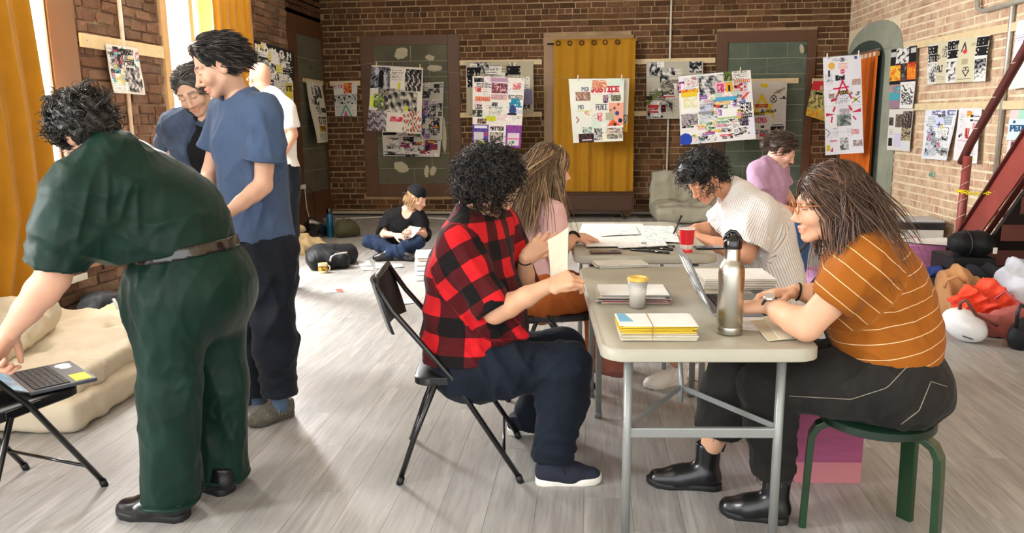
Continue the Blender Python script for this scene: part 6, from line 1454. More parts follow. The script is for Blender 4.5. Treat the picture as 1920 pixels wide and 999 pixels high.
# pipes, laths, wires
PIPE = mat('galvanised_pipe', '#b9b4a8', 0.35, 0.4, var=0.1)
def pipe(label, pts, r, m=PIPE, name='pipe'):
    c = np.array(pts[0], float); o = MB().tube([np.array(p, float)-c for p in pts], r, 8).build(name, m, None, smooth=True); o.location = tuple(c); return tag(o, label, 'pipe')
pipe('thin white conduit running up the back wall right of the curtain', [(1.13, YB-0.03, 0.0), (1.13, YB-0.03, 3.6)], 0.016, mat('white_conduit', '#d8d2c2', 0.5))
pipe('thin pale pipe on the left wall behind the small collage', [(XL+0.035, 6.03, 0.05), (XL+0.035, 6.03, 3.6)], 0.016, mat('painted_pipe', '#c9b8a0', 0.5))
pipe('grey steel conduit on the right wall ending at a socket', [(XR-0.03, 7.40, 0.62), (XR-0.03, 7.40, 3.6)], 0.022)
pipe('pale horizontal conduit high on the right wall', [(XR-0.05, 8.05, 2.62), (XR-0.05, 8.0, 2.44), (XR-0.05, 7.9, 2.40), (XR-0.05, 6.2, 2.40)], 0.022)
so = thing('wall_socket', 'small metal socket box on the right wall below the conduit', 'socket', (XR, 7.42, 0.56)); MB().box((-0.03, 0, 0), (0.05, 0.09, 0.13)).build('box', PIPE, so, bevel=0.005); MB().box((-0.04, 0.11, 0.03), (0.05, 0.07, 0.05)).build('plug', mat('white_plug', '#e8e6e0', 0.5), so, bevel=0.004)
MB().tube([(-0.06, 0.12, 0.02), (-0.08, 0.2, -0.05), (-0.05, 0.22, -0.2), (-0.08, 0.14, -0.35), (-0.1, 0.2, -0.5)], 0.006, 6).build('cord', BLACK_VINYL, so, smooth=True)
tp = thing('wall_tap', 'green verdigris fitting on the right wall brickwork', 'fitting', PX(1751, 327, XR)); MB().lathe([(0.035, 0), (0.04, 0.012), (0.022, 0.02), (0.02, 0.05), (0.001, 0.055)], (0, 0, 0), 14, basis((0, 0, 1), (0, 1, 0), (-1, 0, 0))).build('fitting_body', mat('verdigris', '#86a692', 0.6, var=0.3), tp, smooth=False)
def lath(label, a, b, n, w=0.075):
    a, b = V3(*a), V3(*b); c = (a+b)/2; u = b-a; L = np.linalg.norm(u); R = basis(u, n, np.cross(u, n)); o = MB().box((0, 0, 0), (L, 0.018, w), R).build('wood_lath', WOOD_LATH, None, bevel=0.002)
    o.location = tuple(c+V3(*n)*0.012)
    tag(o, label, 'lath', 'pine laths screwed to the walls')
    for t in (0.06, 0.94): MB().lathe([(0.006, 0), (0.006, 0.003), (0.001, 0.004)], u*(t-0.5)+V3(*n)*0.009, 8, basis(u, np.cross(n, u), n)).build('screw', PIPE, o)
    return o
lath('pine lath on the left wall above the small collage', (XL+0.02, 5.50, 2.06), (XL+0.02, 6.62, 2.06), (1, 0, 0), 0.10)
nb = (0, -1, 0); yl = YB-0.02
lath('pine lath high on the back wall left of the curtain', P(862, 118, yl), P(1016, 116, yl), nb)
lath('pine lath low on the back wall left of the curtain', P(863, 216, yl), P(1016, 214, yl), nb)
lath('pine lath high on the back wall right of the curtain', P(1187, 116, yl), P(1341, 113, yl), nb)
lath('pine lath low on the back wall right of the curtain', P(1187, 213, yl), P(1340, 212, yl), nb)
lath('short pine lath on the left block panel', PX(567, 150, XREC+0.03), PX(604, 156, XREC+0.03), (1, 0, 0), 0.06)
lath('short pine lath on the back wall beside the left corner', P(619, 157, yl), P(676, 156, yl), nb)
lath('pine lath on the green block panel at back right', P(1405, 153, yl), P(1497, 151, yl), nb)
lath('short pine lath left of the long hanging poster', P(1522, 152, yl), P(1560, 152, yl), nb)
lath('long pine lath high on the right wall', (XR-0.02, 9.75, 2.24), (XR-0.02, 6.3, 2.18), (-1, 0, 0))
lath('long pine lath low on the right wall', (XR-0.02, 9.55, 1.55), (XR-0.02, 6.3, 1.53), (-1, 0, 0))
def wire(label, pts, r=0.003, m=None, name='wire'):
    c = np.array(pts[0], float); o = MB().tube([np.array(p, float)-c for p in pts], r, 5).build(name, m or MATS['steel_wire'], None, smooth=True); o.location = tuple(c); return tag(o, label, 'wire')
YW = 10.9
# ================================================================== POSTERS (flat print, painted on the sheet's own points)
FONT = {'A': '01110100011000111111100011000110001', 'B': '11110100011000111110100011000111110', 'C': '01111100001000010000100001000001111', 'D': '11110100011000110001100011000111110', 'E': '11111100001000011110100001000011111', 'F': '11111100001000011110100001000010000', 'G': '01111100001000010011100011000101111', 'H': '10001100011000111111100011000110001', 'I': '11111001000010000100001000010011111', 'J': '00111000100001000010000101001001100', 'K': '10001100101010011000101001001010001', 'L': '10000100001000010000100001000011111', 'M': '10001110111010110001100011000110001', 'N': '10001110011010110011100011000110001', 'O': '01110100011000110001100011000101110', 'P': '11110100011000111110100001000010000', 'R': '11110100011000111110101001001010001', 'S': '01111100001000001110000010000111110', 'T': '11111001000010000100001000010000100', 'U': '10001100011000110001100011000101110', 'W': '10001100011000110101101011101110001', 'Y': '10001100010101000100001000010000100', 'Z': '11111000010001000100010001000011111', 'n': '00000000001011011001100011000110001', 'd': '00001000010110110011100011001101101', ' ': '0'*35}
ATT = attr_mat('printed_paper', 0.75, 'col', 0.2)
class Page:
    def __init__(s, w, h, bg='#ece8df', seed=0): s.w, s.h = w, h; s.a = np.ones((h, w, 3))*np.array(lin(bg)); s.g = random.Random(seed); s.seed = seed
    def rect(s, x, y, w, h, c):
        x0, y0, x1, y1 = [int(round(v)) for v in (x*s.w, y*s.h, (x+w)*s.w, (y+h)*s.h)]; s.a[max(0, y0):max(0, y1), max(0, x0):max(0, x1)] = lin(c); return s
    def mask(s, f, c):
        Y, X = np.mgrid[0:s.h, 0:s.w]; m = f((X+.5)/s.w, (Y+.5)/s.h*s.h/s.w); s.a[m] = lin(c); return s
    def disc(s, x, y, r, c, ring=0): return s.mask(lambda X, Y: (np.hypot(X-x, Y-y*s.h/s.w) < r) & (np.hypot(X-x, Y-y*s.h/s.w) > r*ring), c)
    def line(s, x0, y0, x1, y1, t, c):
        k = s.h/s.w; y0, y1 = y0*k, y1*k; L = math.hypot(x1-x0, y1-y0)+1e-9
        def f(X, Y): u = np.clip(((X-x0)*(x1-x0)+(Y-y0)*(y1-y0))/L**2, 0, 1); return np.hypot(X-x0-u*(x1-x0), Y-y0-u*(y1-y0)) < t
        return s.mask(f, c)
    def tri(s, p, c):
        k = s.h/s.w; p = [(x, y*k) for x, y in p]
        def f(X, Y):
            o = [(p[(i+1) % 3][0]-p[i][0])*(Y-p[i][1])-(p[(i+1) % 3][1]-p[i][1])*(X-p[i][0]) for i in range(3)]
            return ((o[0] > 0) & (o[1] > 0) & (o[2] > 0)) | ((o[0] < 0) & (o[1] < 0) & (o[2] < 0))
        return s.mask(f, c)
    def text(s, x, y, txt, h, c, w=None, bold=0):
        """x,y top left, h height as fraction of page height"""
        ph = max(7, h*s.h); sc = ph/7; cw = sc if w is None else w*s.w/(len(txt)*6); x0, y0 = x*s.w, y*s.h
        for i, chh in enumerate(txt):
            gph = FONT.get(chh, FONT[' '])
            for q in range(35):
                if gph[q] == '1':
                    r_, c_ = divmod(q, 5); xa, ya = x0+(i*6+c_)*cw, y0+r_*sc
                    s.a[int(ya):int(ya+sc+0.999+bold), max(0, int(xa)):int(xa+cw+0.999+bold)] = lin(c)
        return s
    def scrib(s, x, y, txt, h, c, w=None, bold=0):
        """lettering too small to read in the photograph: broken strokes"""
        g = random.Random(len(txt)*7+int(x*100)); old = dict(FONT)
        for k in 'abc': FONT[k] = ''.join(q if g.random() < 0.6 else '0' for q in g.choice([old['H'], old['A'], old['U'], old['Z']]))
        s.text(x, y, ''.join(' ' if q == ' ' else g.choice('abc') for q in txt), h, c, w, bold); return s
    def pale(s, n, pal, seed=0):
        g = random.Random(seed)
        for i in range(n):
            w, h = g.uniform(0.06, 0.24), g.uniform(0.04, 0.12); x, y = g.random()*(1-w), g.random()*(1-h); c = g.choice(pal)
            if g.random() < 0.45: s.rect(x, y, w, h, c)
            elif g.random() < 0.5: s.lines(x, y, w, h, max(2, int(h*s.h/3)), g.choice(['#6a6a6c', '#9a9aa0', '#4a4a4e']), 0.55)
            else: s.photo(x, y, w, h, [c, '#f0eee8', g.choice(pal)], seed=i)
        return s
    def lines(s, x, y, w, h, n, c='#555555', k=0.7):
        for i in range(n):
            yy = int((y+h*(i+0.5)/n)*s.h)
            if not 0 <= yy < s.h: continue
            for xx in range(int(x*s.w), int((x+w*(0.75+0.25*s.g.random()))*s.w)):
                if s.g.random() < k and 0 <= xx < s.w: s.a[yy, xx] = lin(c)
        return s
    def photo(s, x, y, w, h, cols, n=3, seed=None):
        """a small halftone-like picture: smooth random patches in the given tones"""
        x0, y0, x1, y1 = [int(round(v)) for v in (x*s.w, y*s.h, (x+w)*s.w, (y+h)*s.h)]; x0, y0 = max(0, x0), max(0, y0); x1, y1 = min(s.w, x1), min(s.h, y1)
        if x1-x0 < 1 or y1-y0 < 1: return s
        Y, X = np.mgrid[0:y1-y0, 0:x1-x0]; g = np.random.default_rng(s.seed*31+(seed if seed is not None else int(x*97+y*53))); f = 0
        for i in range(4): k = g.normal(size=2)*(0.22+0.25*i); f = f+np.sin(X*k[0]+Y*k[1]+g.uniform(0, 6)+1.5*np.sin(X*k[1]*0.7-Y*k[0]*0.6+g.uniform(0, 6)))/(1+0.6*i)
        f = (f-f.min())/(f.max()-f.min()+1e-9)*(len(cols)-0.001); c = np.array([lin(q) for q in cols]); s.a[y0:y1, x0:x1] = c[f.astype(int)]; return s
    def collage(s, x, y, w, h, n, pal, seed=1, big=0.35):
        g = random.Random(seed); BW = ['#26262a', '#8d8d8c', '#dcdad4']
        for i in range(n):
            ww, hh = w*g.uniform(0.12, big), h*g.uniform(0.08, big*0.8); xx, yy = x+g.random()*(w-ww), y+g.random()*(h-hh); k = g.random()
            if k < 0.35: s.photo(xx, yy, ww, hh, BW, seed=i)
            elif k < 0.6: s.photo(xx, yy, ww, hh, [g.choice(pal), g.choice(pal), g.choice(['#f0eee8', '#222226'])], seed=i)
            elif k < 0.8: s.rect(xx, yy, ww, hh, '#f2f0ea').lines(xx+0.01, yy, ww-0.02, hh, max(2, int(hh*s.h/2.5)), g.choice(['#333333', '#777777', g.choice(pal)]))
            else: s.rect(xx, yy, ww, hh, g.choice(pal)).lines(xx, yy, ww, hh, max(1, int(hh*s.h/4)), '#f4f2ec', 0.6)
        return s
def poster(label, pg, corners, n, name='poster', curl=0.012, pins=(), seed=0, group=None, parent=None, pin_len=0.05):
    """corners tl,tr,br,bl (world). A sheet with thickness, wavy like paper, print carried by its points"""
    tl, tr, br, bl = [np.array(c, float) for c in corners]; n = nrm(n); h, w = pg.h+1, pg.w+1; c = (tl+tr+br+bl)/4
    U, Vv = np.meshgrid(np.linspace(0, 1, w), np.linspace(0, 1, h)); g = np.random.default_rng(seed); a = g.uniform(0, 6, 4)
    Pn = (tl*(1-U[..., None])+tr*U[..., None])*(1-Vv[..., None])+(bl*(1-U[..., None])+br*U[..., None])*Vv[..., None]-c
    o_ = curl*(np.sin(3.2*U+a[0]+1.2*Vv)*Vv+0.5*np.sin(6*Vv+a[1]+U*2)*Vv)+curl*1.3*Vv+0.003
    F_ = Pn+o_[..., None]*n
    i = np.arange(w*h).reshape(h, w); q = np.stack([i[:-1, :-1], i[:-1, 1:], i[1:, 1:], i[1:, :-1]], -1).reshape(-1, 4)
    B_ = F_-n*(0.0012+0.25*curl); Q = np.concatenate([q, np.array([[w*h, w*h+2, w*h+3, w*h+1]])])
    # printed front with one colour per cell (each cell keeps its own corners)
    Vf = F_.reshape(-1, 3); ce = pg.a.reshape(-1, 3)
    Vc = Vf[q].reshape(-1, 3); Qc = np.arange(len(q)*4).reshape(-1, 4); col = np.repeat(ce, 4, 0)
    k = 8; Ub = np.linspace(0, w-1, k).astype(int); Vb = np.linspace(0, h-1, k).astype(int); Bk = B_[np.ix_(Vb, Ub)].reshape(-1, 3); ib = np.arange(k*k).reshape(k, k)
    qb = np.stack([ib[:-1, :-1], ib[1:, :-1], ib[1:, 1:], ib[:-1, 1:]], -1).reshape(-1, 4)+len(Vc)
    V = np.concatenate([Vc, Bk]); Q = np.concatenate([Qc, qb]); col = np.concatenate([col, np.tile(lin('#d9d5ca'), (len(Bk), 1))]); col = np.concatenate([col, np.ones((len(col), 1))], 1)
    o = mesh_np(name, V, Q, ATT, parent, attrs={'col': col}, smooth=False)
    if parent is None: o.location = tuple(c); tag(o, label, 'poster', group)
    else: o.location = tuple(c-np.array(parent.location)); tag(o, label)
    for px_ in pins:
        p = tl*(1-px_)+tr*px_-c; MB().box(p+n*0.016+V3(0, 0, 0.012), (0.014, 0.012, pin_len*1.5)).build('clothes_peg', WOOD_LATH if seed % 2 else mat('white_peg', '#ece6d8', 0.5), o, bevel=0.002)
    return o
def quad(pts, Y): return [P(x, y, Y) for x, y in pts]
NB = (0, -1, 0); PAL = ['#c7354a', '#e0bf35', '#3d5fb0', '#4d9a6a', '#d77f2e', '#8a5aa8', '#3a3a3c', '#d98ba6']
# 1 -- left wall small collage
pg = Page(70, 90, '#dcd9d2', 1).collage(0, 0, 1, 1, 60, ['#5fa7b8', '#9fb7c0', '#c98a9a', '#d8c46a', '#3a3a3c', '#8f97a0'], 2, 0.3)
pg.photo(0.5, 0.45, 0.42, 0.5, ['#26262a', '#77777a', '#cfccc6'], seed=4).rect(0.18, 0.03, 0.16, 0.07, '#2b2b30').rect(0.2, 0.1, 0.12, 0.04, '#b03a55').tri([(0.2, 0.14), (0.33, 0.14), (0.27, 0.26)], '#6fb3c6').text(0.42, 0.06, 'CRAZY', 0.11, '#1c1c1e', 0.42)
poster('small black, white and pale blue collage on the left wall', pg, [PX(197, 82, XL+0.05), PX(257, 90, XL+0.05), PX(271, 178, XL+0.05), PX(206, 174, XL+0.05)], (1, 0, 0), seed=3)
# 2 -- left wall beyond far window
pg = Page(90, 90, '#1f2022', 2).collage(0, 0, 1, 1, 70, ['#17181a', '#d8c84a', '#46484c', '#eceae4', '#b9b7b0'], 8, 0.22)
for i in range(5): pg.text(0.06+0.19*i, 0.05, 'NO'[i % 2]*1, 0.14, '#eceae4', 0.12)
pg.rect(0.45, 0.6, 0.5, 0.4, '#e2dfd6').lines(0.46, 0.6, 0.48, 0.4, 12, '#222222', 0.6).rect(0.74, 0.66, 0.2, 0.3, '#dccb3e').text(0.76, 0.7, 'OTE', 0.1, '#222222', 0.17)
poster('dark collage of black and white sheets on the left wall beyond the far window', pg, [PX(472, 74, XL+0.05), PX(550, 97, XL+0.05), PX(550, 190, XL+0.05), PX(478, 192, XL+0.05)], (1, 0, 0), seed=5)
# 3 -- strip on the left block panel
pg = Page(34, 110, '#d9d5c2', 3).collage(0, 0, 1, 0.55, 16, ['#8b8a7c', '#4a6a4a', '#333333'], 3, 0.4).text(0.3, 0.58, 'OTE', 0.12, '#2a2a2a', 0.6).rect(0.25, 0.72, 0.55, 0.09, '#dba72a').scrib(0.3, 0.73, 'NOW', 0.08, '#2a2a2a', 0.5).lines(0.2, 0.82, 0.6, 0.14, 6)
poster('long narrow cream poster curling off the left block panel', pg, [PX(574, 150, XREC+0.06), PX(603, 157, XREC+0.06), PX(614, 266, XREC+0.10), PX(588, 268, XREC+0.14)], (1, 0, 0), seed=4, curl=0.03)
# 4 -- beside the left corner
pg = Page(52, 76, '#d6d2c8', 4).photo(0.42, 0.0, 0.34, 0.3, ['#c2304a', '#e08a3a', '#8a2a2a']).photo(0.0, 0.33, 1.0, 0.3, ['#3a3a3c', '#c9c6be', '#8a8a88']).lines(0.02, 0.64, 0.9, 0.33, 9, '#8d8d88').line(0.5, 0.66, 0.28, 0.98, 0.03, '#3aa56a').line(0.5, 0.66, 0.74, 0.98, 0.03, '#3aa56a').tri([(0.5, 0.8), (0.4, 1.0), (0.6, 1.0)], '#d04a90').scrib(0.03, 0.05, 'MY BODY', 0.08, '#c05a8a', 0.36)
poster('small poster with a green A shape on the back wall beside the left corner', pg, quad([(625, 157), (670, 155), (670, 218), (629, 218)], YB-0.05), NB, seed=6)
# 5a..c -- on the left frame
pg = Page(80, 62, '#d8d4c6', 5).collage(0, 0, 1, 1, 60, ['#b3343c', '#d8a83a', '#7a3a6a', '#e0ddd2', '#2a2a2c'], 9, 0.25); pg.rect(0.03, 0.93, 0.6, 0.03, '#222222')
poster('wide collage with red figures at the foot of the left block panel', pg, quad([(716, 240), (829, 236), (825, 294), (719, 292)], YB-0.025), NB, seed=7)
pg = Page(66, 90, '#cfcabb', 6).collage(0, 0, 1, 0.3, 12, ['#3a3a3c', '#9a978c'], 3, 0.4).collage(0, 0.28, 1, 0.72, 60, PAL, 12, 0.26)
poster('bright busy collage on the right of the left block panel', pg, quad([(780, 156), (832, 153), (829, 262), (776, 262)], YB-0.045), NB, seed=8)
pg = Page(100, 92, '#d5d0c2', 7).collage(0, 0, 1, 1, 30, ['#8a8578', '#5a564e', '#b5b0a0'], 5, 0.4)
pg.photo(0, 0.02, 0.36, 0.33, ['#1d1e22', '#6c6f78', '#b9bbc4']).disc(0.2, 0.12, 0.05, '#17181a').rect(0.15, 0.16, 0.1, 0.17, '#17181a').photo(0.68, 0.03, 0.3, 0.33, ['#0f0f11', '#3a3a3c', '#c9c2b2']).rect(0.38, 0.04, 0.28, 0.3, '#dfdace').lines(0.4, 0.05, 0.24, 0.16, 6).rect(0.53, 0.24, 0.05, 0.1, '#d8cf3a')
pg.photo(0.36, 0.38, 0.55, 0.28, ['#2c2b2a', '#8d8a80', '#c9c4b4']).rect(0.02, 0.47, 0.06, 0.16, '#cfe23a').photo(0.08, 0.44, 0.2, 0.2, ['#8fb04a', '#55603a', '#c5c8a8']).rect(0.68, 0.6, 0.07, 0.1, '#cdd93a').photo(0, 0.68, 0.36, 0.32, ['#3a3438', '#6a6068', '#a39aa2', '#d5d0d2']).rect(0.36, 0.7, 0.3, 0.3, '#e2ddd0').photo(0.42, 0.76, 0.3, 0.08, ['#c2344a', '#d86a7a', '#e8c0c0']).photo(0.66, 0.66, 0.34, 0.32, ['#b84a4a', '#d8d0c0', '#6a6a5a'])
poster('large collage of newspaper photos pegged in front of the left block panel', pg, quad([(697, 122), (793, 127), (791, 251), (690, 244)], 11.2), NB, pins=(0.1, 0.95), seed=9, curl=0.03)
# 6 -- left of the curtain: olive collage behind, white one pegged in front
pg = Page(110, 66, '#bdb69c', 10).collage(0, 0, 1, 1, 26, ['#8d866c', '#a59d80', '#55503e', '#7a7390'], 6, 0.3).rect(0, 0.1, 0.2, 0.38, '#e8e6de').text(0.01, 0.12, 'ENEMY', 0.16, '#1a1a1c', 0.2, 1).text(0.02, 0.3, 'STATE', 0.16, '#1a1a1c', 0.18, 1).text(0.6, 0.1, 'STATE', 0.14, '#1a1a1c', 0.2, 1).rect(0.84, 0.55, 0.14, 0.28, '#8d86a8').disc(0.18, 0.06, 0.02, '#2a2a22')
poster('olive collage with bold lettering behind the white one left of the curtain', pg, quad([(874, 116), (1000, 114), (1001, 212), (875, 214)], YB-0.06), NB, seed=10)
pg = Page(100, 132, '#e9e6dd', 11).pale(60, ['#e4d8e0', '#dce4d8', '#d8d8d8', '#e8d0d0', '#c8ccd8'], 3).photo(0.03, 0.02, 0.19, 0.06, ['#1d1d1f', '#5a5a5c']).scrib(0.08, 0.1, 'PRISONER', 0.05, '#6a6a68', 0.28).photo(0.05, 0.15, 0.12, 0.07, ['#c94a4a', '#e8b0a8']).photo(0.37, 0.08, 0.31, 0.15, ['#a86a78', '#6a3a48', '#d8a8a8']).rect(0.35, 0.01, 0.33, 0.06, '#b894b0').rect(0.36, 0.24, 0.32, 0.08, '#d8b8b8').lines(0.37, 0.24, 0.3, 0.08, 4, '#9a4a5a')
pg.photo(0.78, 0.07, 0.16, 0.1, ['#d87a80', '#eec8c0']).rect(0.05, 0.28, 0.3, 0.06, '#f0a888').scrib(0.06, 0.29, 'TROUBLE', 0.05, '#d06a50', 0.28).text(0.70, 0.245, 'ACCUSED', 0.05, '#7a7a72', 0.28).text(0.76, 0.30, 'SAD', 0.055, '#2a8aa8', 0.16, 1).text(0.73, 0.355, 'SOCIAL', 0.05, '#2a8aa8', 0.24, 1).text(0.05, 0.4, 'LIES', 0.06, '#3a3a3a', 0.14)
pg.text(0.38, 0.36, 'WAR', 0.05, '#4a4a4a', 0.12).lines(0.32, 0.42, 0.32, 0.12, 7, '#4a4a4c', 0.5).photo(0.0, 0.47, 0.2, 0.1, ['#2a2c2a', '#4a504a', '#c9c9c0']).disc(0.78, 0.4, 0.025, '#7a5a4a').mask(lambda X, Y: (np.hypot((X-0.8)/0.07, (Y-0.61)/0.09) < 1), '#3a4a88').rect(0.7, 0.5, 0.18, 0.03, '#2a2a30').scrib(0.26, 0.56, 'LIVES', 0.05, '#c8cc2a', 0.2, 1).photo(0.1, 0.59, 0.18, 0.08, ['#4a3a34', '#a88a78', '#2a2220']).text(0.36, 0.7, 'MATTER', 0.055, '#2a2a2c', 0.28)
pg.photo(0, 0.67, 0.33, 0.33, ['#4a3f8a', '#5a4aa0', '#6a5ab0', '#3a3078']).rect(0.04, 0.69, 0.26, 0.035, '#e8e4f0').rect(0.03, 0.78, 0.2, 0.13, '#cfccd4').rect(0.26, 0.77, 0.05, 0.07, '#b84a6a').scrib(0.04, 0.91, 'LIVES', 0.055, '#d8dc2a', 0.22, 1).photo(0.35, 0.78, 0.28, 0.12, ['#8d8a80', '#4a4a48', '#b9b4a8']).rect(0.35, 0.9, 0.28, 0.09, '#e8e0e4').lines(0.36, 0.9, 0.26, 0.08, 4, '#8a7a90').photo(0.68, 0.67, 0.32, 0.33, ['#7a3f9a', '#a84a9a', '#5a4aa0', '#c04a8a']).rect(0.72, 0.79, 0.24, 0.18, '#e0d0e0').rect(0.73, 0.86, 0.22, 0.02, '#d04a7a').photo(0.76, 0.9, 0.1, 0.07, ['#3a8a4a', '#e0e8d8']).rect(0.0, 0.665, 1, 0.006, '#e9e6dd')
poster('white and purple collage pegged on the line left of the curtain', pg, quad([(886, 142), (984, 147), (976, 277), (887, 276)], 11.2), NB, pins=(0.05, 0.95), seed=11, curl=0.02)
# 7 -- in front of the curtain
pg = Page(66, 90, '#e8e6d4', 12).rect(0.3, 0.4, 0.3, 0.1, '#3a3a3c').photo(0, 0.68, 1, 0.18, ['#3a3a3c', '#c9c6b8', '#6a6a62']).rect(0, 0.85, 1, 0.15, '#dba83a')
poster('pale green sheet peeping out behind the collage before the curtain', pg, quad([(1140, 147), (1180, 147), (1176, 247), (1136, 247)], 11.28), NB, seed=2)
pg = Page(112, 128, '#e6e8dc', 13).pale(80, ['#e8ecd0', '#d4e8d8', '#f0e8c8', '#e8d8d8', '#d8e0d8'], 4).rect(0.0, 0.0, 0.38, 0.86, '#e8ece0').text(0.23, 0.13, 'NO', 0.06, '#6a7a88', 0.13).text(0.40, 0.12, 'JUSTICE', 0.085, '#c23a44', 0.52, 1).photo(0.43, 0.02, 0.26, 0.14, ['#e0a080', '#c87a5a', '#e8d0b0']).photo(0.11, 0.2, 0.27, 0.14, ['#b8907c', '#8a6a5a', '#d0b0a0']).photo(0.62, 0.26, 0.09, 0.12, ['#6a3a5a', '#a88a98', '#3a2a34']).photo(0.77, 0.26, 0.18, 0.1, ['#4a4a3a', '#8d8a70', '#6a6a58']).text(0.15, 0.41, 'NO', 0.06, '#7a8088', 0.1).text(0.48, 0.4, 'PEACE', 0.09, '#6a7078', 0.22).rect(0.12, 0.49, 0.28, 0.02, '#d8d88a').scrib(0.26, 0.51, 'TT', 0.06, '#e08a6a', 0.1)
pg.rect(0.72, 0.38, 0.28, 0.36, '#eaa88e').rect(0.66, 0.54, 0.16, 0.12, '#b5b498').disc(0.88, 0.55, 0.04, '#3a4a8a').disc(0.94, 0.67, 0.042, '#2a2c4a').disc(0.83, 0.47, 0.025, '#6a4a4a').disc(0.76, 0.5, 0.02, '#5a7a5a').disc(0.9, 0.41, 0.02, '#6a4a3a').tri([(0.68, 0.75), (0.8, 0.65), (0.95, 0.75)], '#e05a3a').disc(0.84, 0.73, 0.03, '#2a2a34').photo(0.5, 0.54, 0.1, 0.13, ['#d86a7a', '#e8c8c8', '#c23a4a']).line(0.1, 0.6, 0.14, 0.64, 0.012, '#a86a7a').line(0.14, 0.64, 0.1, 0.68, 0.012, '#a86a7a').photo(0.2, 0.76, 0.18, 0.1, ['#9ab8a8', '#c8d8cc', '#5a6a60']).photo(0.12, 0.86, 0.3, 0.14, ['#2a2024', '#5a3a40', '#1a1416']).rect(0.18, 0.95, 0.2, 0.02, '#e8e8e8').photo(0.43, 0.78, 0.16, 0.2, ['#2a2a2c', '#c8c8c0', '#7a7a78']).photo(0.68, 0.78, 0.32, 0.18, ['#a8a898', '#6a6a60', '#d8c8b0', '#8a8a90'])
poster('collage reading no justice no peace pegged in front of the mustard curtain', pg, quad([(1066, 148), (1170, 147), (1168, 264), (1075, 268)], 11.2), NB, pins=(0.17, 0.96), seed=12, curl=0.02)
# 8 -- right of the curtain
pg = Page(96, 92, '#b9b5a4', 14).collage(0, 0, 1, 1, 26, ['#a09c8a', '#c9c5b4', '#6a675a'], 8, 0.28).disc(0.18, 0.17, 0.035, '#2a2822').photo(0.76, 0.0, 0.22, 0.2, ['#101012', '#4a4a4c', '#cfccc4']).photo(0.25, 0.4, 0.24, 0.18, ['#4a463c', '#a8a392', '#6a6658']).line(0.02, 0.72, 0.22, 0.54, 0.03, '#6a7a3a').rect(0, 0.6, 0.1, 0.06, '#2a2a22').rect(0.02, 0.75, 0.2, 0.05, '#b83a3a').rect(0.04, 0.81, 0.16, 0.03, '#b83a3a').rect(0.03, 0.86, 0.18, 0.03, '#c04a44').rect(0.26, 0.75, 0.08, 0.13, '#3a1a1e').rect(0.28, 0.79, 0.04, 0.03, '#a02a34').rect(0.26, 0.6, 0.24, 0.015, '#b84a4a').lines(0.36, 0.65, 0.2, 0.3, 12, '#6a6658', 0.4)
poster('grey newsprint collage on the back wall right of the curtain', pg, quad([(1212, 116), (1318, 115), (1318, 222), (1212, 223)], YB-0.07), NB, seed=13)
pg = Page(140, 136, '#eceae6', 15).pale(110, ['#e8d0a0', '#d0d8e8', '#c8c8c8', '#e8b8b8', '#b8d0c0', '#8d8d90'], 5).collage(0.25, 0.3, 0.7, 0.4, 26, PAL, 33, 0.2).rect(0.02, 0.24, 0.26, 0.3, '#f2f1ea').collage(0, 0.68, 1, 0.3, 50, PAL, 21, 0.16)
pg.photo(0.0, 0.08, 0.08, 0.16, ['#c04a9a', '#e0a0d0', '#7a2a6a']).rect(0.03, 0.12, 0.04, 0.1, '#ece8f0').photo(0.1, 0.04, 0.16, 0.1, ['#d8b8c0', '#e8e0d8', '#b86a7a']).photo(0.03, 0.2, 0.24, 0.06, ['#e05a2a', '#e8b03a', '#d8862a']).rect(0.03, 0.24, 0.22, 0.07, '#e8c834').photo(0.06, 0.31, 0.19, 0.16, ['#eef0e4', '#e0e8c0', '#e8dca0', '#f4f4ee']).photo(0.28, 0.03, 0.22, 0.27, ['#1e1e22', '#6a6a6e', '#b9b9b8', '#e0deda']).photo(0.53, 0.03, 0.09, 0.11, ['#8a8a84', '#d8d6d0']).photo(0.63, 0.0, 0.11, 0.13, ['#6a7a3a', '#3a4a2a', '#8a8a5a']).rect(0.53, 0.16, 0.09, 0.13, '#d84a80').photo(0.54, 0.19, 0.06, 0.09, ['#e8b0c0', '#a82a5a']).rect(0.64, 0.15, 0.1, 0.14, '#e0a83a').rect(0.68, 0.19, 0.03, 0.09, '#2a2a1a').rect(0.76, 0.0, 0.22, 0.1, '#e4e0d8').lines(0.77, 0.0, 0.2, 0.09, 5, '#1e1e20', 0.6).scrib(0.76, 0.12, 'REACTION', 0.055, '#c8704a', 0.22).photo(0.76, 0.17, 0.18, 0.12, ['#8a9ac0', '#d8d4d0', '#c04a4a', '#2a2a2c']).line(0.86, 0.4, 0.95, 0.32, 0.012, '#c83a44')
pg.lines(0.28, 0.38, 0.2, 0.27, 18, '#9aa0b8', 0.6).rect(0.5, 0.35, 0.28, 0.06, '#4aa8c8').photo(0.5, 0.41, 0.18, 0.05, ['#e8b870', '#e8e0a0', '#d88a8a']).rect(0.49, 0.46, 0.06, 0.04, '#d84a3a').rect(0.51, 0.53, 0.26, 0.12, '#f4f4f0').photo(0.51, 0.53, 0.06, 0.09, ['#8a5ab0', '#c88ac8', '#e8d8ee']).rect(0.5, 0.65, 0.27, 0.02, '#a8c87a').rect(0.83, 0.46, 0.14, 0.13, '#2a2a2c').scrib(0.84, 0.475, 'ZENE', 0.045, '#ecebe6', 0.12).scrib(0.84, 0.53, 'ARMY', 0.045, '#ecebe6', 0.12)
for i in range(3): pg.scrib(0.83, 0.62+0.06*i, 'SSSSSS', 0.045, '#3a3a48', 0.15)
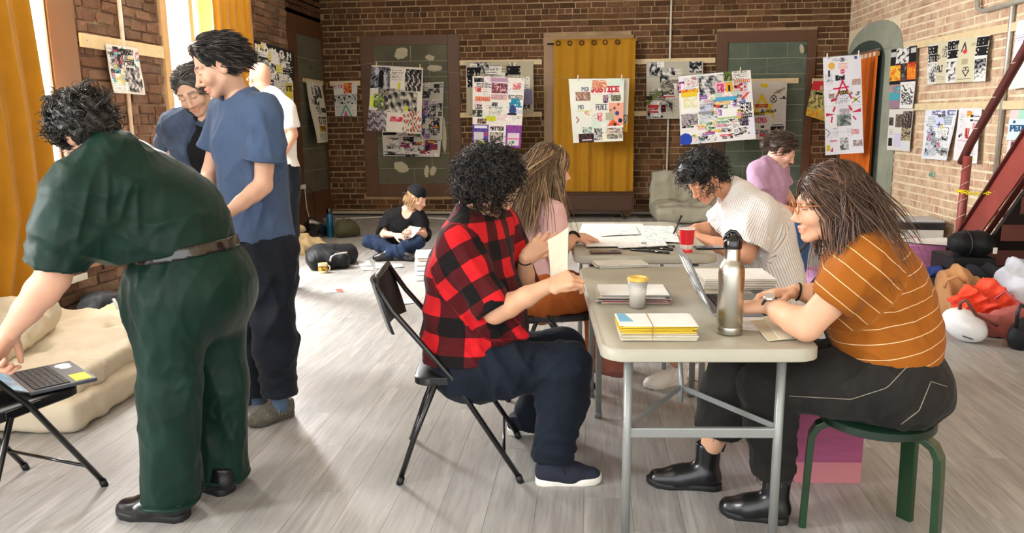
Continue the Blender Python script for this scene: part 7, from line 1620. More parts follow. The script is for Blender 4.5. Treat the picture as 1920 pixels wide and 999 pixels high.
pg.photo(0.02, 0.56, 0.22, 0.16, ['#8a8a8c', '#b8a8a8', '#5a5a60']).mask(lambda X, Y: (np.hypot((X-0.07)/0.09, (Y-0.90)/0.09) < 1), '#2a4ab0').disc(0.75, 0.86, 0.045, '#eceae6').disc(0.75, 0.86, 0.026, '#8a8a8a', 0.5).photo(0.36, 0.7, 0.1, 0.14, ['#2a3a2a', '#9ab88a', '#e8e8e0']).rect(0.92, 0.68, 0.08, 0.28, '#e6e8f2').rect(0.92, 0.72, 0.02, 0.01, '#5a6ac0')
poster('largest colourful collage pegged on the line over the man in pinstripes', pg, quad([(1272, 143), (1407, 131), (1416, 260), (1276, 272)], 11.1), NB, pins=(0.86,), seed=15, curl=0.02)
pg = Page(92, 120, '#d3d0c6', 16)
YL = '#e0c42a'
pg.rect(0.3, 0.03, 0.22, 0.03, YL).rect(0.33, 0.06, 0.16, 0.04, YL).tri([(0.36, 0.2), (0.14, 0.5), (0.26, 0.5)], YL).tri([(0.36, 0.2), (0.62, 0.5), (0.5, 0.5)], YL).line(0.34, 0.24, 0.18, 0.5, 0.035, YL).line(0.34, 0.24, 0.58, 0.5, 0.035, YL).rect(0.02, 0.38, 0.62, 0.045, YL).line(0.08, 0.42, 0.04, 0.58, 0.03, YL).line(0.55, 0.43, 0.66, 0.6, 0.03, YL).rect(0.14, 0.52, 0.42, 0.04, YL).scrib(0.18, 0.385, 'RESISTANCE', 0.05, '#a83a3a', 0.34).scrib(0.14, 0.52, 'CITIZEN', 0.05, '#5a4a1a', 0.3).scrib(0.34, 0.48, 'OF JUSTICE', 0.05, '#4a4a48', 0.4)
pg.disc(0.66, 0.3, 0.09, '#2a2a2c').disc(0.66, 0.3, 0.07, '#d3d0c6').line(0.62, 0.27, 0.70, 0.33, 0.012, '#2a2a2c').line(0.70, 0.27, 0.62, 0.33, 0.012, '#2a2a2c').line(0.68, 0.2, 0.93, 0.12, 0.03, '#a8a07a').scrib(0.74, 0.15, 'ACT', 0.05, '#3a3a34', 0.13).rect(0.82, 0.28, 0.18, 0.02, '#1e1e20').rect(0.9, 0.25, 0.06, 0.05, '#1e1e20').text(0.2, 0.62, 'KINGS', 0.085, '#c0405a', 0.3).rect(0.64, 0.74, 0.3, 0.015, '#5a5a58').text(0.6, 0.775, 'SECRET', 0.06, '#1e1e20', 0.36, 1).scrib(0.2, 0.84, 'TO DISARM', 0.05, '#4a4a4a', 0.36).rect(0.34, 0.76, 0.1, 0.04, '#2a2a2c').photo(0.72, 0.82, 0.24, 0.14, ['#8a6a60', '#3a3434', '#c8a898']).rect(0.32, 0.9, 0.18, 0.05, '#d03a5a').tri([(0.12, 0.9), (0.08, 0.94), (0.18, 0.94)], '#2a2a2c').lines(0.66, 0.55, 0.28, 0.15, 5, '#a8a69c')
poster('grey poster with a big yellow letter A on the green block panel', pg, quad([(1404, 153), (1476, 153), (1471, 260), (1402, 262)], YB-0.06), NB, seed=16)
pg = Page(50, 80, '#c9d0b0', 17).rect(0, 0, 1, 0.25, '#c8343a').photo(0.0, 0.25, 1, 0.5, ['#e0c83a', '#d8d08a', '#2a2a22', '#b8c890', '#e8d84a']).photo(0, 0.75, 1, 0.25, ['#d88a2a', '#e0b83a', '#a8b870']).disc(0.7, 0.18, 0.12, '#b8a888').rect(0.3, 0.3, 0.5, 0.06, '#1e1e1a')
poster('slanted red and yellow poster behind the long hanging sheet', pg, quad([(1525, 152), (1548, 152), (1548, 228), (1510, 216)], YB-0.08), NB, seed=17)
# 9 -- long white sheet over the orange curtain
pg = Page(80, 196, '#e4e4ea', 18).pale(22, ['#dcdce6', '#e8e0e4'], 6); K = '#2a2a2e'; Rd = '#c8284e'
pg.lines(0.24, 0.02, 0.46, 0.03, 3, '#7a7a80').scrib(0.46, 0.02, 'FT', 0.035, '#4a4a50', 0.1).rect(0.83, 0.01, 0.07, 0.03, '#5a5a9a').disc(0.22, 0.09, 0.09, '#e0b050').lines(0.4, 0.07, 0.28, 0.06, 8, '#e0a080', 0.8).disc(0.51, 0.155, 0.06, '#d0486a').rect(0.46, 0.152, 0.1, 0.008, '#e8d0d8').text(0.32, 0.19, 'End', 0.04, K, 0.24, 1).lines(0.32, 0.232, 0.24, 0.015, 2, K, 0.9).mask(lambda X, Y: (np.abs(X-0.15) < 0.03) & (np.abs(Y-0.41) < 0.08), K).lines(0.1, 0.22, 0.12, 0.02, 2, K)
pg.line(0.5, 0.25, 0.30, 0.44, 0.022, Rd).line(0.5, 0.25, 0.72, 0.43, 0.022, Rd).line(0.26, 0.325, 0.64, 0.315, 0.02, Rd).disc(0.5, 0.245, 0.03, Rd).rect(0.36, 0.345, 0.3, 0.035, '#e0b030').text(0.38, 0.347, 'AIDS', 0.035, K, 0.26).lines(0.3, 0.39, 0.4, 0.09, 12, '#8a8a98', 0.55).photo(0.75, 0.24, 0.22, 0.06, ['#d88a80', '#a8a09a', '#c8b8b0']).photo(0.12, 0.37, 0.16, 0.05, ['#6a6a62', '#b0aca0', '#8a2a3a']).line(0.2, 0.44, 0.3, 0.43, 0.03, '#b82a40').disc(0.82, 0.45, 0.05, '#d8d048').line(0.74, 0.42, 0.94, 0.48, 0.008, K).line(0.94, 0.42, 0.74, 0.48, 0.008, K).scrib(0.7, 0.37, 'O IS', 0.03, '#5a5a60', 0.26)
pg.line(0.24, 0.55, 0.28, 0.51, 0.025, Rd).line(0.66, 0.51, 0.72, 0.55, 0.025, Rd).tri([(0.04, 0.565), (0.28, 0.585), (0.04, 0.6)], Rd).tri([(0.96, 0.54), (0.7, 0.575), (0.96, 0.575)], Rd).photo(0.4, 0.53, 0.28, 0.06, ['#c8a8a8', '#a0a0a8', '#d8d0d0']).photo(0.32, 0.59, 0.38, 0.12, ['#6a7a78', '#9aa8a4', '#3a4444', '#c8ccc8']).line(0.18, 0.66, 0.2, 0.61, 0.02, Rd).line(0.76, 0.62, 0.82, 0.65, 0.02, Rd).line(0.02, 0.73, 0.14, 0.77, 0.008, K).line(0.14, 0.77, 0.03, 0.82, 0.008, K).photo(0.7, 0.75, 0.2, 0.05, ['#e08a90', '#d8a8a8']).rect(0.14, 0.85, 0.18, 0.01, Rd).photo(0.4, 0.83, 0.22, 0.13, ['#8a8a8c', '#c8c8c8', '#5a5a5c']).photo(0.74, 0.86, 0.24, 0.07, ['#b8a8a8', '#8a7a7a', '#d0c4c4']).rect(0.04, 0.9, 0.1, 0.06, '#d0b83a').tri([(0.2, 0.92), (0.14, 0.97), (0.22, 0.97)], Rd).rect(0, 0.5, 1, 0.004, '#c8c8d0').rect(0, 0.77, 1, 0.004, '#c8c8d0')
poster('tall white sheet with a crossed red letter A pegged over the orange curtain', pg, quad([(1543, 108), (1614, 102), (1618, 286), (1547, 291)], 10.4), NB, pins=(0.1, 0.93), seed=18, curl=0.02)
# 10 -- right wall
def rw(pts, x=XR-0.04): return [PX(a, b, x) for a, b in pts]
pg = Page(60, 150, '#1e1e20', 19).photo(0.22, 0.0, 0.5, 0.26, ['#e8e6e0', '#d8d6d0', '#2a2a2c']).rect(0.0, 0.05, 0.2, 0.08, '#c8c6c0').rect(0.78, 0.03, 0.2, 0.08, '#c8c6c0')
pg.photo(0, 0.28, 0.42, 0.26, ['#e05a1e', '#e89a2a', '#e8c84a', '#a82a1a']).photo(0.45, 0.27, 0.2, 0.28, ['#5a4a4a', '#2a2224', '#8a7a70']).photo(0.66, 0.25, 0.34, 0.28, ['#e05a1e', '#e8a02a', '#d83a1a', '#5a1a14']).photo(0.0, 0.6, 0.4, 0.13, ['#5ab0b8', '#d87a6a', '#3a8a98', '#8ad0c8']).rect(0.0, 0.73, 0.4, 0.14, '#4aa0b0').rect(0.0, 0.87, 0.4, 0.13, '#9a7a8a').rect(0.42, 0.57, 0.58, 0.43, '#e6e4de').photo(0.46, 0.6, 0.5, 0.34, ['#e8e6e0', '#e8e6e0', '#3a3a3c', '#d8d6d0'])
poster('collage with orange flames and black lettering at the left of the right wall', pg, rw([(1672, 93), (1720, 85), (1716, 203), (1668, 203)]), (-1, 0, 0), seed=19)
pg = Page(60, 96, '#d8d6cc', 20).photo(0.02, 0.2, 0.2, 0.2, ['#2a2624', '#6a5a50', '#1a1a1a']).photo(0.3, 0.12, 0.3, 0.32, ['#3a302c', '#8a7a6c', '#1e1a18']).photo(0.6, 0.05, 0.38, 0.44, ['#4a3a38', '#2a2224', '#9a8a80']).photo(0.58, 0.45, 0.4, 0.3, ['#5a4a3a', '#a89a78', '#2a2420']).rect(0.28, 0.58, 0.3, 0.34, '#c8c4dc').rect(0.05, 0.7, 0.16, 0.2, '#1e1e20').lines(0.05, 0.48, 0.2, 0.15, 4).rect(0.62, 0.78, 0.3, 0.2, '#d0d4dc')
poster('collage of brown portrait photos under the flame collage on the right wall', pg, rw([(1668, 205), (1713, 204), (1707, 284), (1667, 281)]), (-1, 0, 0), seed=20)
pg = Page(130, 86, '#cfc7a8', 21)
for x in (0.0, 0.36, 0.82):
    pg.rect(x, 0.0 if x else 0.05, 0.18, 1.0, '#dedcd4').text(x+0.005, 0.03 if x else 0.08, 'ENEMY', 0.17, '#18181a', 0.175, 1).text(x+0.01, 0.24 if x else 0.28, 'STATE', 0.17, '#18181a', 0.17, 1).photo(x+0.01, 0.5, 0.16, 0.45, ['#1e1e20', '#8d8d8c', '#d8d6d0', '#e4e2dc'])
pg.disc(0.2, 0.36, 0.035, K, 0.7).line(0.2, 0.30, 0.2, 0.42, 0.006, K).photo(0.27, 0.12, 0.08, 0.26, ['#8a8478', '#c8c2b0', '#4a4640']).text(0.19, 0.56, 'AJ', 0.17, K, 0.12).line(0.64, 0.1, 0.6, 0.3, 0.01, K).line(0.64, 0.1, 0.68, 0.3, 0.01, K).disc(0.66, 0.3, 0.035, '#c23a3a').rect(0.62, 0.46, 0.1, 0.13, '#a8a080').disc(0.68, 0.7, 0.03, K, 0.6).disc(0.72, 0.7, 0.03, K, 0.6).line(0.65, 0.74, 0.7, 0.86, 0.008, K).line(0.75, 0.74, 0.7, 0.86, 0.008, K).lines(0.19, 0.82, 0.16, 0.1, 3, '#6a6650').disc(0.76, 0.16, 0.02, '#8a8468', 0.6).disc(0.79, 0.16, 0.02, '#8a8468', 0.6).line(0.56, 0.93, 0.78, 0.93, 0.004, '#5a5644')
poster('cream collage repeating the words ENEMY STATE on the right wall', pg, rw([(1741, 82), (1857, 65), (1851, 152), (1741, 158)]), (-1, 0, 0), seed=21)
pg = Page(74, 96, '#dde0e4', 22).pale(60, ['#c8d4e0', '#d8dce8', '#b8c4d0'], 7).scrib(0.24, 0.03, 'TODAY TO MARCH', 0.075, '#5a5a88', 0.72).collage(0, 0.1, 1, 0.9, 26, ['#9aa8b8', '#7a8a9a', '#c05a6a', '#b8c0c8'], 5, 0.28).rect(0.36, 0.16, 0.26, 0.2, '#c8d0f0').line(0.5, 0.26, 0.5, 0.36, 0.012, '#3a3a4a').rect(0.42, 0.29, 0.2, 0.02, '#3a3a4a').rect(0.56, 0.3, 0.07, 0.09, '#d0c86a').photo(0.28, 0.55, 0.2, 0.17, ['#a8b0b8', '#7a8490']).rect(0.3, 0.78, 0.2, 0.14, '#b8bcc0')
poster('pale blue newspaper collage on the lower lath of the right wall', pg, rw([(1736, 206), (1796, 204), (1779, 301), (1731, 297)]), (-1, 0, 0), seed=22)
pg = Page(60, 110, '#e2e0e4', 23).pale(36, ['#e0d4dc', '#d8dcd8', '#ecd8d8'], 8).lines(0.1, 0.1, 0.3, 0.5, 20, '#8a8a90', 0.4).photo(0.38, 0.05, 0.22, 0.1, ['#e0c83a', '#d87a3a']).rect(0.55, 0.12, 0.14, 0.04, K).rect(0.55, 0.2, 0.14, 0.04, K).rect(0.72, 0.14, 0.24, 0.015, '#6a6a6a').rect(0.72, 0.22, 0.24, 0.015, '#6a6a6a')
for i in range(5): pg.rect(0.7+0.055*i, 0.26, 0.03, 0.12, '#c84a4a')
pg.photo(0.4, 0.36, 0.18, 0.2, ['#c23a3a', '#8a2a2a', '#d88a7a']).disc(0.24, 0.5, 0.05, K, 0.5).rect(0.12, 0.5, 0.08, 0.05, K).photo(0.6, 0.7, 0.25, 0.14, ['#8a8a86', '#4a4a48', '#c8c8c0']).photo(0.6, 0.88, 0.3, 0.08, ['#d8e08a', '#c8d8b0']).rect(0.1, 0.6, 0.5, 0.02, '#d8a0a8')
poster('white collage with red and black bars behind the red handrail', pg, rw([(1799, 203), (1842, 203), (1836, 307), (1789, 300)]), (-1, 0, 0), seed=23)
pg = Page(60, 120, '#e4dcec', 24).scrib(0.3, 0.04, 'NOT', 0.11, '#3a3a6a', 0.6, 1).scrib(0.3, 0.3, 'THE', 0.11, '#3a3a6a', 0.6, 1).scrib(0.3, 0.55, 'FEW', 0.11, '#3a3a6a', 0.6, 1).rect(0, 0.8, 1, 0.2, '#e8e4d8').lines(0, 0.2, 1, 0.1, 3)
poster('lilac hand-written poster cut by the top right picture edge', pg, rw([(1908, 40), (1960, 26), (1950, 160), (1897, 168)]), (-1, 0, 0), seed=24)
pg = Page(60, 62, '#cfe0e2', 25).rect(0.0, 0.0, 0.3, 0.3, '#e8c8c8').rect(0.3, 0.0, 0.3, 0.3, '#a8d8c0').text(0.08, 0.5, 'PEOPLE', 0.2, '#20507a', 0.85, 1).disc(0.2, 0.4, 0.05, '#2a4a6a')
poster('pale blue poster lettered PEOPLE at the right edge above the staircase', pg, rw([(1897, 206), (1950, 205), (1945, 262), (1892, 262)]), (-1, 0, 0), seed=25)
pg = Page(60, 72, '#ead9dd', 26).photo(0.1, 0.02, 0.4, 0.28, ['#a85a6a', '#d8a8a8', '#6a3a44']).text(0.3, 0.42, 'PEACE', 0.26, '#1e1e20', 1.3, 1).photo(0, 0.4, 0.2, 0.5, ['#e8a8b8', '#ecd0d8', '#ead9dd']).lines(0.2, 0.8, 0.7, 0.1, 2, '#a8b8a0')
poster('pink poster lettered PEACE at the right edge above the staircase', pg, rw([(1892, 264), (1948, 264), (1942, 330), (1883, 322)]), (-1, 0, 0), seed=26)
# clothes lines that carry the pegged sheets
wire('clothes line across the room in front of the back wall', [(XREC+0.02, 11.2, 2.22), P(697, 119, 11.2), P(886, 140, 11.2), P(1066, 146, 11.2), P(1180, 146, 11.2), P(1275, 142, 11.12), P(1407, 129, 11.1), (XR-0.01, 10.9, 2.30)], 0.0025)
wire('short line carrying the long white sheet before the orange curtain', [P(1490, 112, 10.6), P(1543, 107, 10.4), P(1614, 101, 10.4), (XR-0.005, 10.2, 2.28)], 0.0025)
# ================================================================== SMALL THINGS
PAPER = mat('white_paper', '#e9e7e1', 0.7, var=0.04, scale=20)
def at_(z): return lambda px, py: F(px, py, z)
TA = _rz(T_ANG)
def sheet(name, label, cat, corners, m, th=0.0012, group=None, curl=0.0, n=5, seed=0, parent=None, lift=0.0):
    tl, tr, br, bl = [np.array(c, float) for c in corners]; c = (tl+tr+br+bl)/4; g = np.random.default_rng(seed); a = g.uniform(0, 6, 3); V = []
    for s_ in (0, 1):
        for v in range(n+1):
            for u in range(n+1):
                U, W_ = u/n, v/n; p = (tl*(1-U)+tr*U)*(1-W_)+(bl*(1-U)+br*U)*W_-c; p = p+V3(0, 0, th*s_+lift+curl*max(0, (sin(a[0]+3*U+2*W_)*0.5+0.5)*(abs(U-0.5)+abs(W_-0.5))**2)); V.append(p)
    N = (n+1)**2; Fc = [(s*N+v*(n+1)+u, s*N+v*(n+1)+u+1, s*N+(v+1)*(n+1)+u+1, s*N+(v+1)*(n+1)+u) for s in (0, 1) for v in range(n) for u in range(n)]
    rim = [(v*(n+1), 0) for v in range(0)]
    for i in range(n): Fc += [(i, i+1, N+i+1, N+i), (n*(n+1)+i, n*(n+1)+i+1, N+n*(n+1)+i+1, N+n*(n+1)+i), (i*(n+1), (i+1)*(n+1), N+(i+1)*(n+1), N+i*(n+1)), (i*(n+1)+n, (i+1)*(n+1)+n, N+(i+1)*(n+1)+n, N+i*(n+1)+n)]
    o = MB().add(V, Fc).build(name, m, parent, smooth=False, auto=30 if curl else None)
    o.location = tuple(c) if parent is None else tuple(c-np.array(parent.location)); return tag(o, label, cat, group)
def rect_at(c, w, l, ang, z=None):
    c = V3(c[0], c[1], c[2] if z is None else z); R = _rz(ang); return [c+R@V3(x*w/2, y*l/2, 0) for x, y in ((-1, 1), (1, 1), (1, -1), (-1, -1))]
Z1, Z2 = 0.741, 0.781
STEEL, ts = newmat('brushed_steel', lin('#b4b0a4'), 0.27, 1.0); ts.b.inputs['Anisotropic'].default_value = 0.5; ts.bump(ts.noise(ts.vmul(ts.coord(), (1, 1, 0.02)), 300, 2), 0.05, 0.001)
bt = thing('water_bottle', 'brushed steel water bottle with a black loop cap on the near table', 'bottle', F(1367, 624, Z1))
MB().lathe([(0.001, 0.002), (0.040, 0.002), (0.0425, 0.008), (0.0425, 0.205), (0.041, 0.222), (0.034, 0.240), (0.027, 0.250), (0.0255, 0.256), (0.0255, 0.290), (0.001, 0.290)], (0, 0, 0), 48).build('bottle_body', STEEL, bt, auto=40)
MB().lathe([(0.0428, 0.003), (0.0432, 0.006), (0.0432, 0.024), (0.0428, 0.026)], (0, 0, 0), 48).build('base_ring', STEEL, bt, auto=40)
BP = mat('gloss_black_plastic', '#0d0d0e', 0.18, coat=0.4)
MB().lathe([(0.001, 0.288), (0.029, 0.288), (0.030, 0.292), (0.030, 0.312), (0.027, 0.320), (0.016, 0.326), (0.013, 0.338), (0.001, 0.340)], (0, 0, 0), 32).build('cap', BP, bt, auto=50)
MB().tube([(-0.027, 0, 0.315), (-0.024, 0, 0.332), (-0.008, 0, 0.345), (0.006, 0, 0.343), (0.018, 0, 0.33), (0.027, 0, 0.313)], 0.0065, 8).build('cap_loop', BP, bt, smooth=True)
# laptop on the near table, screen back covered with grey stickers
hg = F(1337, 588, Z1+0.012); la = radians(90+2.5); du = V3(cos(la), sin(la), 0); dr_ = V3(du[1], -du[0], 0)
lp = thing('laptop', 'open laptop with pale stickers on its lid used by the woman in mustard', 'laptop', hg-V3(0, 0, 0.012)+du*0.0); GREYA = mat('grey_aluminium', '#8d8f93', 0.35, 0.5, var=0.03)
Rl = basis(dr_, du, (0, 0, 1)); MB().box(dr_*0.125+du*0.16+V3(0, 0, 0.008), (0.235, 0.33, 0.014), Rl).build('base', GREYA, lp, bevel=0.004)
KEY = mat('black_keys', '#1b1b1d', 0.5)
kb = MB()
kbp = MB().box(dr_*0.085+du*0.16+V3(0, 0, 0.0155), (0.11, 0.29, 0.001), Rl).build('keyboard_bed', KEY, lp)
for r in range(5):
    for k in range(13): MB().box(dr_*(0.042+0.021*r)+du*(0.03+0.0217*k)+V3(0, 0, 0.017), (0.018, 0.0185, 0.0025), Rl).build('key', KEY, kbp) if (r*13+k) < 65 else None
su = nrm(-dr_*0.10+V3(0, 0, 0.215)); sn = np.cross(du, su); Rs = basis(du, su, sn)
lid = MB().box(du*0.165+su*0.115+V3(0, 0, 0.012), (0.33, 0.228, 0.007), Rs).build('lid', GREYA, lp, bevel=0.003)
side = 1 if sn.dot(V3(-1, 0, 0)) > 0 else -1
MB().box(du*0.165+su*0.118+V3(0, 0, 0.012)-sn*side*0.0045, (0.31, 0.205, 0.001), Rs).build('screen', mat('dark_screen', '#2a2f36', 0.15), lid)
for u_, v_, w_, h_, cc in ((0.05, 0.185, 0.07, 0.045, '#b9bbbd'), (0.14, 0.175, 0.06, 0.06, '#d9d9d6'), (0.06, 0.12, 0.08, 0.06, '#9a9ea2'), (0.16, 0.10, 0.07, 0.04, '#c9c9c6'), (0.05, 0.055, 0.07, 0.04, '#ececea'), (0.13, 0.045, 0.09, 0.035, '#a3a5a8'), (0.25, 0.15, 0.08, 0.07, '#e0ded8'), (0.26, 0.06, 0.07, 0.05, '#b5b8bb')):
    MB().box(du*u_+su*v_+V3(0, 0, 0.012)+sn*side*0.004, (w_, h_, 0.0006), Rs).build('sticker', mat('sticker_'+cc[1:], cc, 0.6, var=0.15, scale=60), lid)
# iced drink cup with yellow foam lid
CLEAR, tc = newmat('clear_plastic_cup', (0.96, 0.94, 0.88), 0.2); tc.b.inputs['Transmission Weight'].default_value = 0.7; tc.b.inputs['IOR'].default_value = 1.3
cp = thing('drink_cup', 'translucent plastic drink cup with a yellow stained rim and tea in the bottom', 'cup', F(1195, 576, Z1))
MB().lathe([(0.001, 0.001), (0.030, 0.001), (0.033, 0.06), (0.0385, 0.108), (0.0372, 0.108), (0.0318, 0.06), (0.0288, 0.004), (0.001, 0.004)], (0, 0, 0), 36).build('cup_wall', CLEAR, cp, smooth=True)
MB().lathe([(0.001, 0.0045), (0.0282, 0.0045), (0.0294, 0.019), (0.001, 0.019)], (0, 0, 0), 30).build('drink', mat('brown_tea', '#8f5f1e', 0.15), cp, smooth=False)
MB().lathe([(0.0385, 0.104), (0.041, 0.106), (0.041, 0.114), (0.036, 0.119), (0.030, 0.119), (0.028, 0.112), (0.001, 0.110)], (0, 0, 0), 36).build('rim_lid', mat('yellow_cream', '#dcb452', 0.4, var=0.2, scale=40), cp, auto=40)
# envelope stacks
def stack(label, c, ang, layers, group=None, cat='papers', name='paper_stack', th=0.004, w=0.26, l=0.17, jit=0.008, seed=0, piece='envelope'):
    t = thing(name, label, cat, c, ang, group); g = random.Random(seed); z = 0
    for cc, tk, ww, ll in layers:
        m = mat('sheet_'+cc[1:], cc, 0.7, var=0.05, scale=20); a = g.uniform(-0.04, 0.04)
        o = MB().box((g.uniform(-jit, jit), g.uniform(-jit, jit), z+tk/2), (ww*w, ll*l, tk*0.82), _rz(a)).build(piece, m, t, bevel=min(0.0015, tk*0.3)); z += tk
    return t, z
BE = ['#cfc6ae', '#d8d2c2', '#c2b795', '#e0dcd0', '#b9ad8a']
g = random.Random(2)
ly = [(BE[i % 5], 0.0038, 1.0, 1.0) for i in range(6)]+[('#d8b62a' if i % 2 else '#e4c73c', 0.0036, 0.98, 0.96) for i in range(7)]+[('#e9e7e1', 0.002, 0.99, 1.0), ('#efeee9', 0.001, 1.02, 0.98)]
t_, zt = stack('stack of yellow and cream envelopes at the near left table corner', F(1228, 626, Z1), T_ANG, ly, seed=3, w=0.245, l=0.165)
MB().tube([(-0.02, -0.084, 0.0), (-0.02, -0.086, zt), (-0.02, 0.084, zt+0.001)], 0.0012, 5).build('rubber_band', mat('rubber_band', '#8a6a3a', 0.6), t_)
MB().prism([(-0.122, 0.08), (-0.095, 0.08), (-0.075, -0.03), (-0.122, -0.03)], zt, zt+0.0005).build('blue_corner', mat('pale_blue_print', '#7ab8d8', 0.6), t_)
ly = [(random.Random(i).choice(['#dcd8cc', '#b9b5a8', '#e8e6e0', '#c9c2a8', '#8d8a82', '#c9a0a4', '#efeee8', '#d0ccc0']), 0.0032, 0.9+0.14*random.Random(i+50).random(), 0.9+0.14*random.Random(i+90).random()) for i in range(12)]
ly[11] = ('#dddad2', 0.003, 1, 1); ly[10] = ('#77777a', 0.003, 0.98, 1); ly[3] = ('#c05a78', 0.003, 0.98, 0.95); ly[1] = ('#d2c84a', 0.003, 0.95, 0.98)
stack('untidy pile of magazines and printed sheets behind the drink cup', F(1185, 560, Z1), T_ANG-0.06, ly, seed=5, w=0.27, l=0.20, jit=0.012, piece='sheet')
stack('slim bundle of white envelopes at the far left corner of the near table', F(1163, 498, Z1), T_ANG+0.15, [('#e6e4de', 0.005, 1, 1), ('#d8d5cc', 0.005, 1, 0.97), ('#f0eee8', 0.005, 0.98, 0.98), ('#dcd8cc', 0.004, 1, 1)], seed=6, w=0.25, l=0.12)
stack('thick block of white printed pages behind the steel bottle', F(1375, 532, Z1), T_ANG, [('#d9d6ca', 0.006, 1, 1), ('#cfcbbd', 0.010, 0.99, 1), ('#dedbd0', 0.010, 1, 0.99), ('#d3cfc2', 0.010, 0.99, 1), ('#e4e2da', 0.008, 1, 1), ('#efeeea', 0.002, 1, 1)], seed=7, w=0.30, l=0.24, jit=0.002, piece='page_block')
PP = [mat('sheet_ivory', '#e2dcc8', 0.7, var=0.04), mat('sheet_cream', '#d8cfb4', 0.7, var=0.05), PAPER]
a1 = at_(Z1)
sheet('sheet', 'white printed sheet under the laptop beside the steel bottle', 'paper', [a1(1385, 582), a1(1455, 585), a1(1500, 628), a1(1392, 618)], PAPER, curl=0.002)
sheet('envelope', 'cream envelope at the right table edge, topmost of two', 'envelope', [a1(1430, 598)+V3(0, 0, 0.006), a1(1500, 590)+V3(0, 0, 0.006), a1(1528, 628)+V3(0, 0, 0.006), a1(1462, 640)+V3(0, 0, 0.006)], PP[0], 0.003, seed=3)
sheet('envelope', 'cream envelope at the right table edge, lower of two', 'envelope', [a1(1408, 604)+V3(0, 0, 0.0025), a1(1480, 596)+V3(0, 0, 0.0025), a1(1520, 634)+V3(0, 0, 0.0025), a1(1440, 641)+V3(0, 0, 0.0025)], PP[1], 0.003, seed=5)
# far table
a2 = at_(Z2); mk = []
def drawn(name, label, corners, seed, marks, group=None, cell=(60, 44), bg='#e6e4df'):
    pg = Page(cell[0], cell[1], bg, seed); g = random.Random(seed)
    for i in range(marks): x, y = g.random(), g.random(); pg.line(x, y, x+g.uniform(-.2, .2), y+g.uniform(-.2, .2), 0.008, g.choice(['#9ab8d0', '#b8c8d8', '#8aa0b8', '#c0c4c8', '#b5d0d8']))
    o = poster(label, pg, corners, (0, 0, 1), name, curl=0.0012, seed=seed, group=group); o['category'] = 'paper'; return o
for i, (cs, lb, mk_) in enumerate(((((1092, 420), (1205, 420), (1215, 446), (1082, 446)), 'large white drawing sheet at the far left of the far table', 8), (((1190, 424), (1262, 424), (1275, 456), (1178, 452)), 'large drawing sheet with pale blue sketches beside the red cup', 60),
        (((1088, 440), (1180, 436), (1208, 462), (1100, 464)), 'white sheet under the hand of the long-haired person', 6), (((1150, 448), (1240, 444), (1252, 462), (1160, 466)), 'tilted white sheet in the middle of the far table', 25), (((1120, 428), (1190, 424), (1200, 440), (1126, 444)), 'pale sheet lying on the far drawing sheets', 14))):
    z = Z2+0.002*i+0.001; drawn('drawing_sheet', lb, [F(x, y, z) for x, y in cs], 30+i, mk_, 'drawing sheets on the far table')
def phone(label, c, ang, col, tilt=0, name='phone', body='#2b2022'):
    t = thing(name, label, 'phone', c, ang); MB().box((0, 0, 0.005), (0.155, 0.078, 0.009)).build('phone_case', mat('case_'+col[1:], col, 0.45), t, bevel=0.004); MB().box((0, 0, 0.0098), (0.145, 0.069, 0.0008)).build('glass', mat('phone_glass', '#303236', 0.08), t)
    MB().box((0.05, 0.018, 0.0105), (0.03, 0.03, 0.0015)).build('camera_bump', BP, t, bevel=0.001); return t
phone('phone in a maroon case at the near left corner of the far table', F(1135, 474, Z2), T_ANG+0.02, '#4a2a30'); phone('phone in a pale green case on the far table', F(1190, 460, Z2), T_ANG-0.1, '#b5c2b0')
phone('black phone under the writing arm of the man in pinstripes', F(1330, 466, Z2), T_ANG, '#17171a'); sheet('notepad', 'grey notepad beside the green phone on the far table', 'notepad', rect_at(F(1228, 462, Z2), 0.17, 0.10, 0.05), mat('grey_pad', '#8d8f86', 0.6), 0.008)
for i, (x0, y0, x1, y1, lb) in enumerate(((1182, 468, 1255, 474, 'black felt pen nearest the table edge on the far table'), (1196, 463, 1262, 468, 'black felt pen, middle one on the far table'), (1214, 466, 1268, 461, 'black felt pen touching the grey notepad'))):
    p0, p1 = F(x0, y0, Z2+0.006), F(x1, y1, Z2+0.006); c = (p0+p1)/2; t = thing('pen', lb, 'pen', c-V3(0, 0, 0.0)); MB().tube([p0-c, p0*0.35+p1*0.65-c], 0.0055, 8).build('barrel', mat('black_plastic', '#151515', 0.35), t, smooth=True); MB().tube([p0*0.35+p1*0.65-c, p1-c], 0.0065, 8).build('pen_cap', BP, t, smooth=True)
rc_ = thing('plastic_cup', 'red plastic party cup on the far table in front of the man in pinstripes', 'cup', F(1287, 472, Z2)); RDP = mat('red_plastic', '#d81a28', 0.35); WHP = mat('white_plastic', '#f0eee8', 0.35)
MB().lathe([(0.001, 0), (0.030, 0), (0.032, 0.04), (0.0345, 0.041), (0.037, 0.085), (0.0385, 0.118), (0.0372, 0.118), (0.030, 0.005), (0.001, 0.005)], (0, 0, 0), 36).build('cup_wall', RDP, rc_, auto=40); MB().tube([(0.039*cos(a), 0.039*sin(a), 0.119) for a in np.linspace(0, 2*pi, 33)], 0.0025, 6, cap=False).build('cup_rim', WHP, rc_, smooth=True)
MB().lathe([(0.001, 0.006), (0.0302, 0.006), (0.0372, 0.117)], (0, 0, 0), 30).build('cup_lining', WHP, rc_, smooth=True)
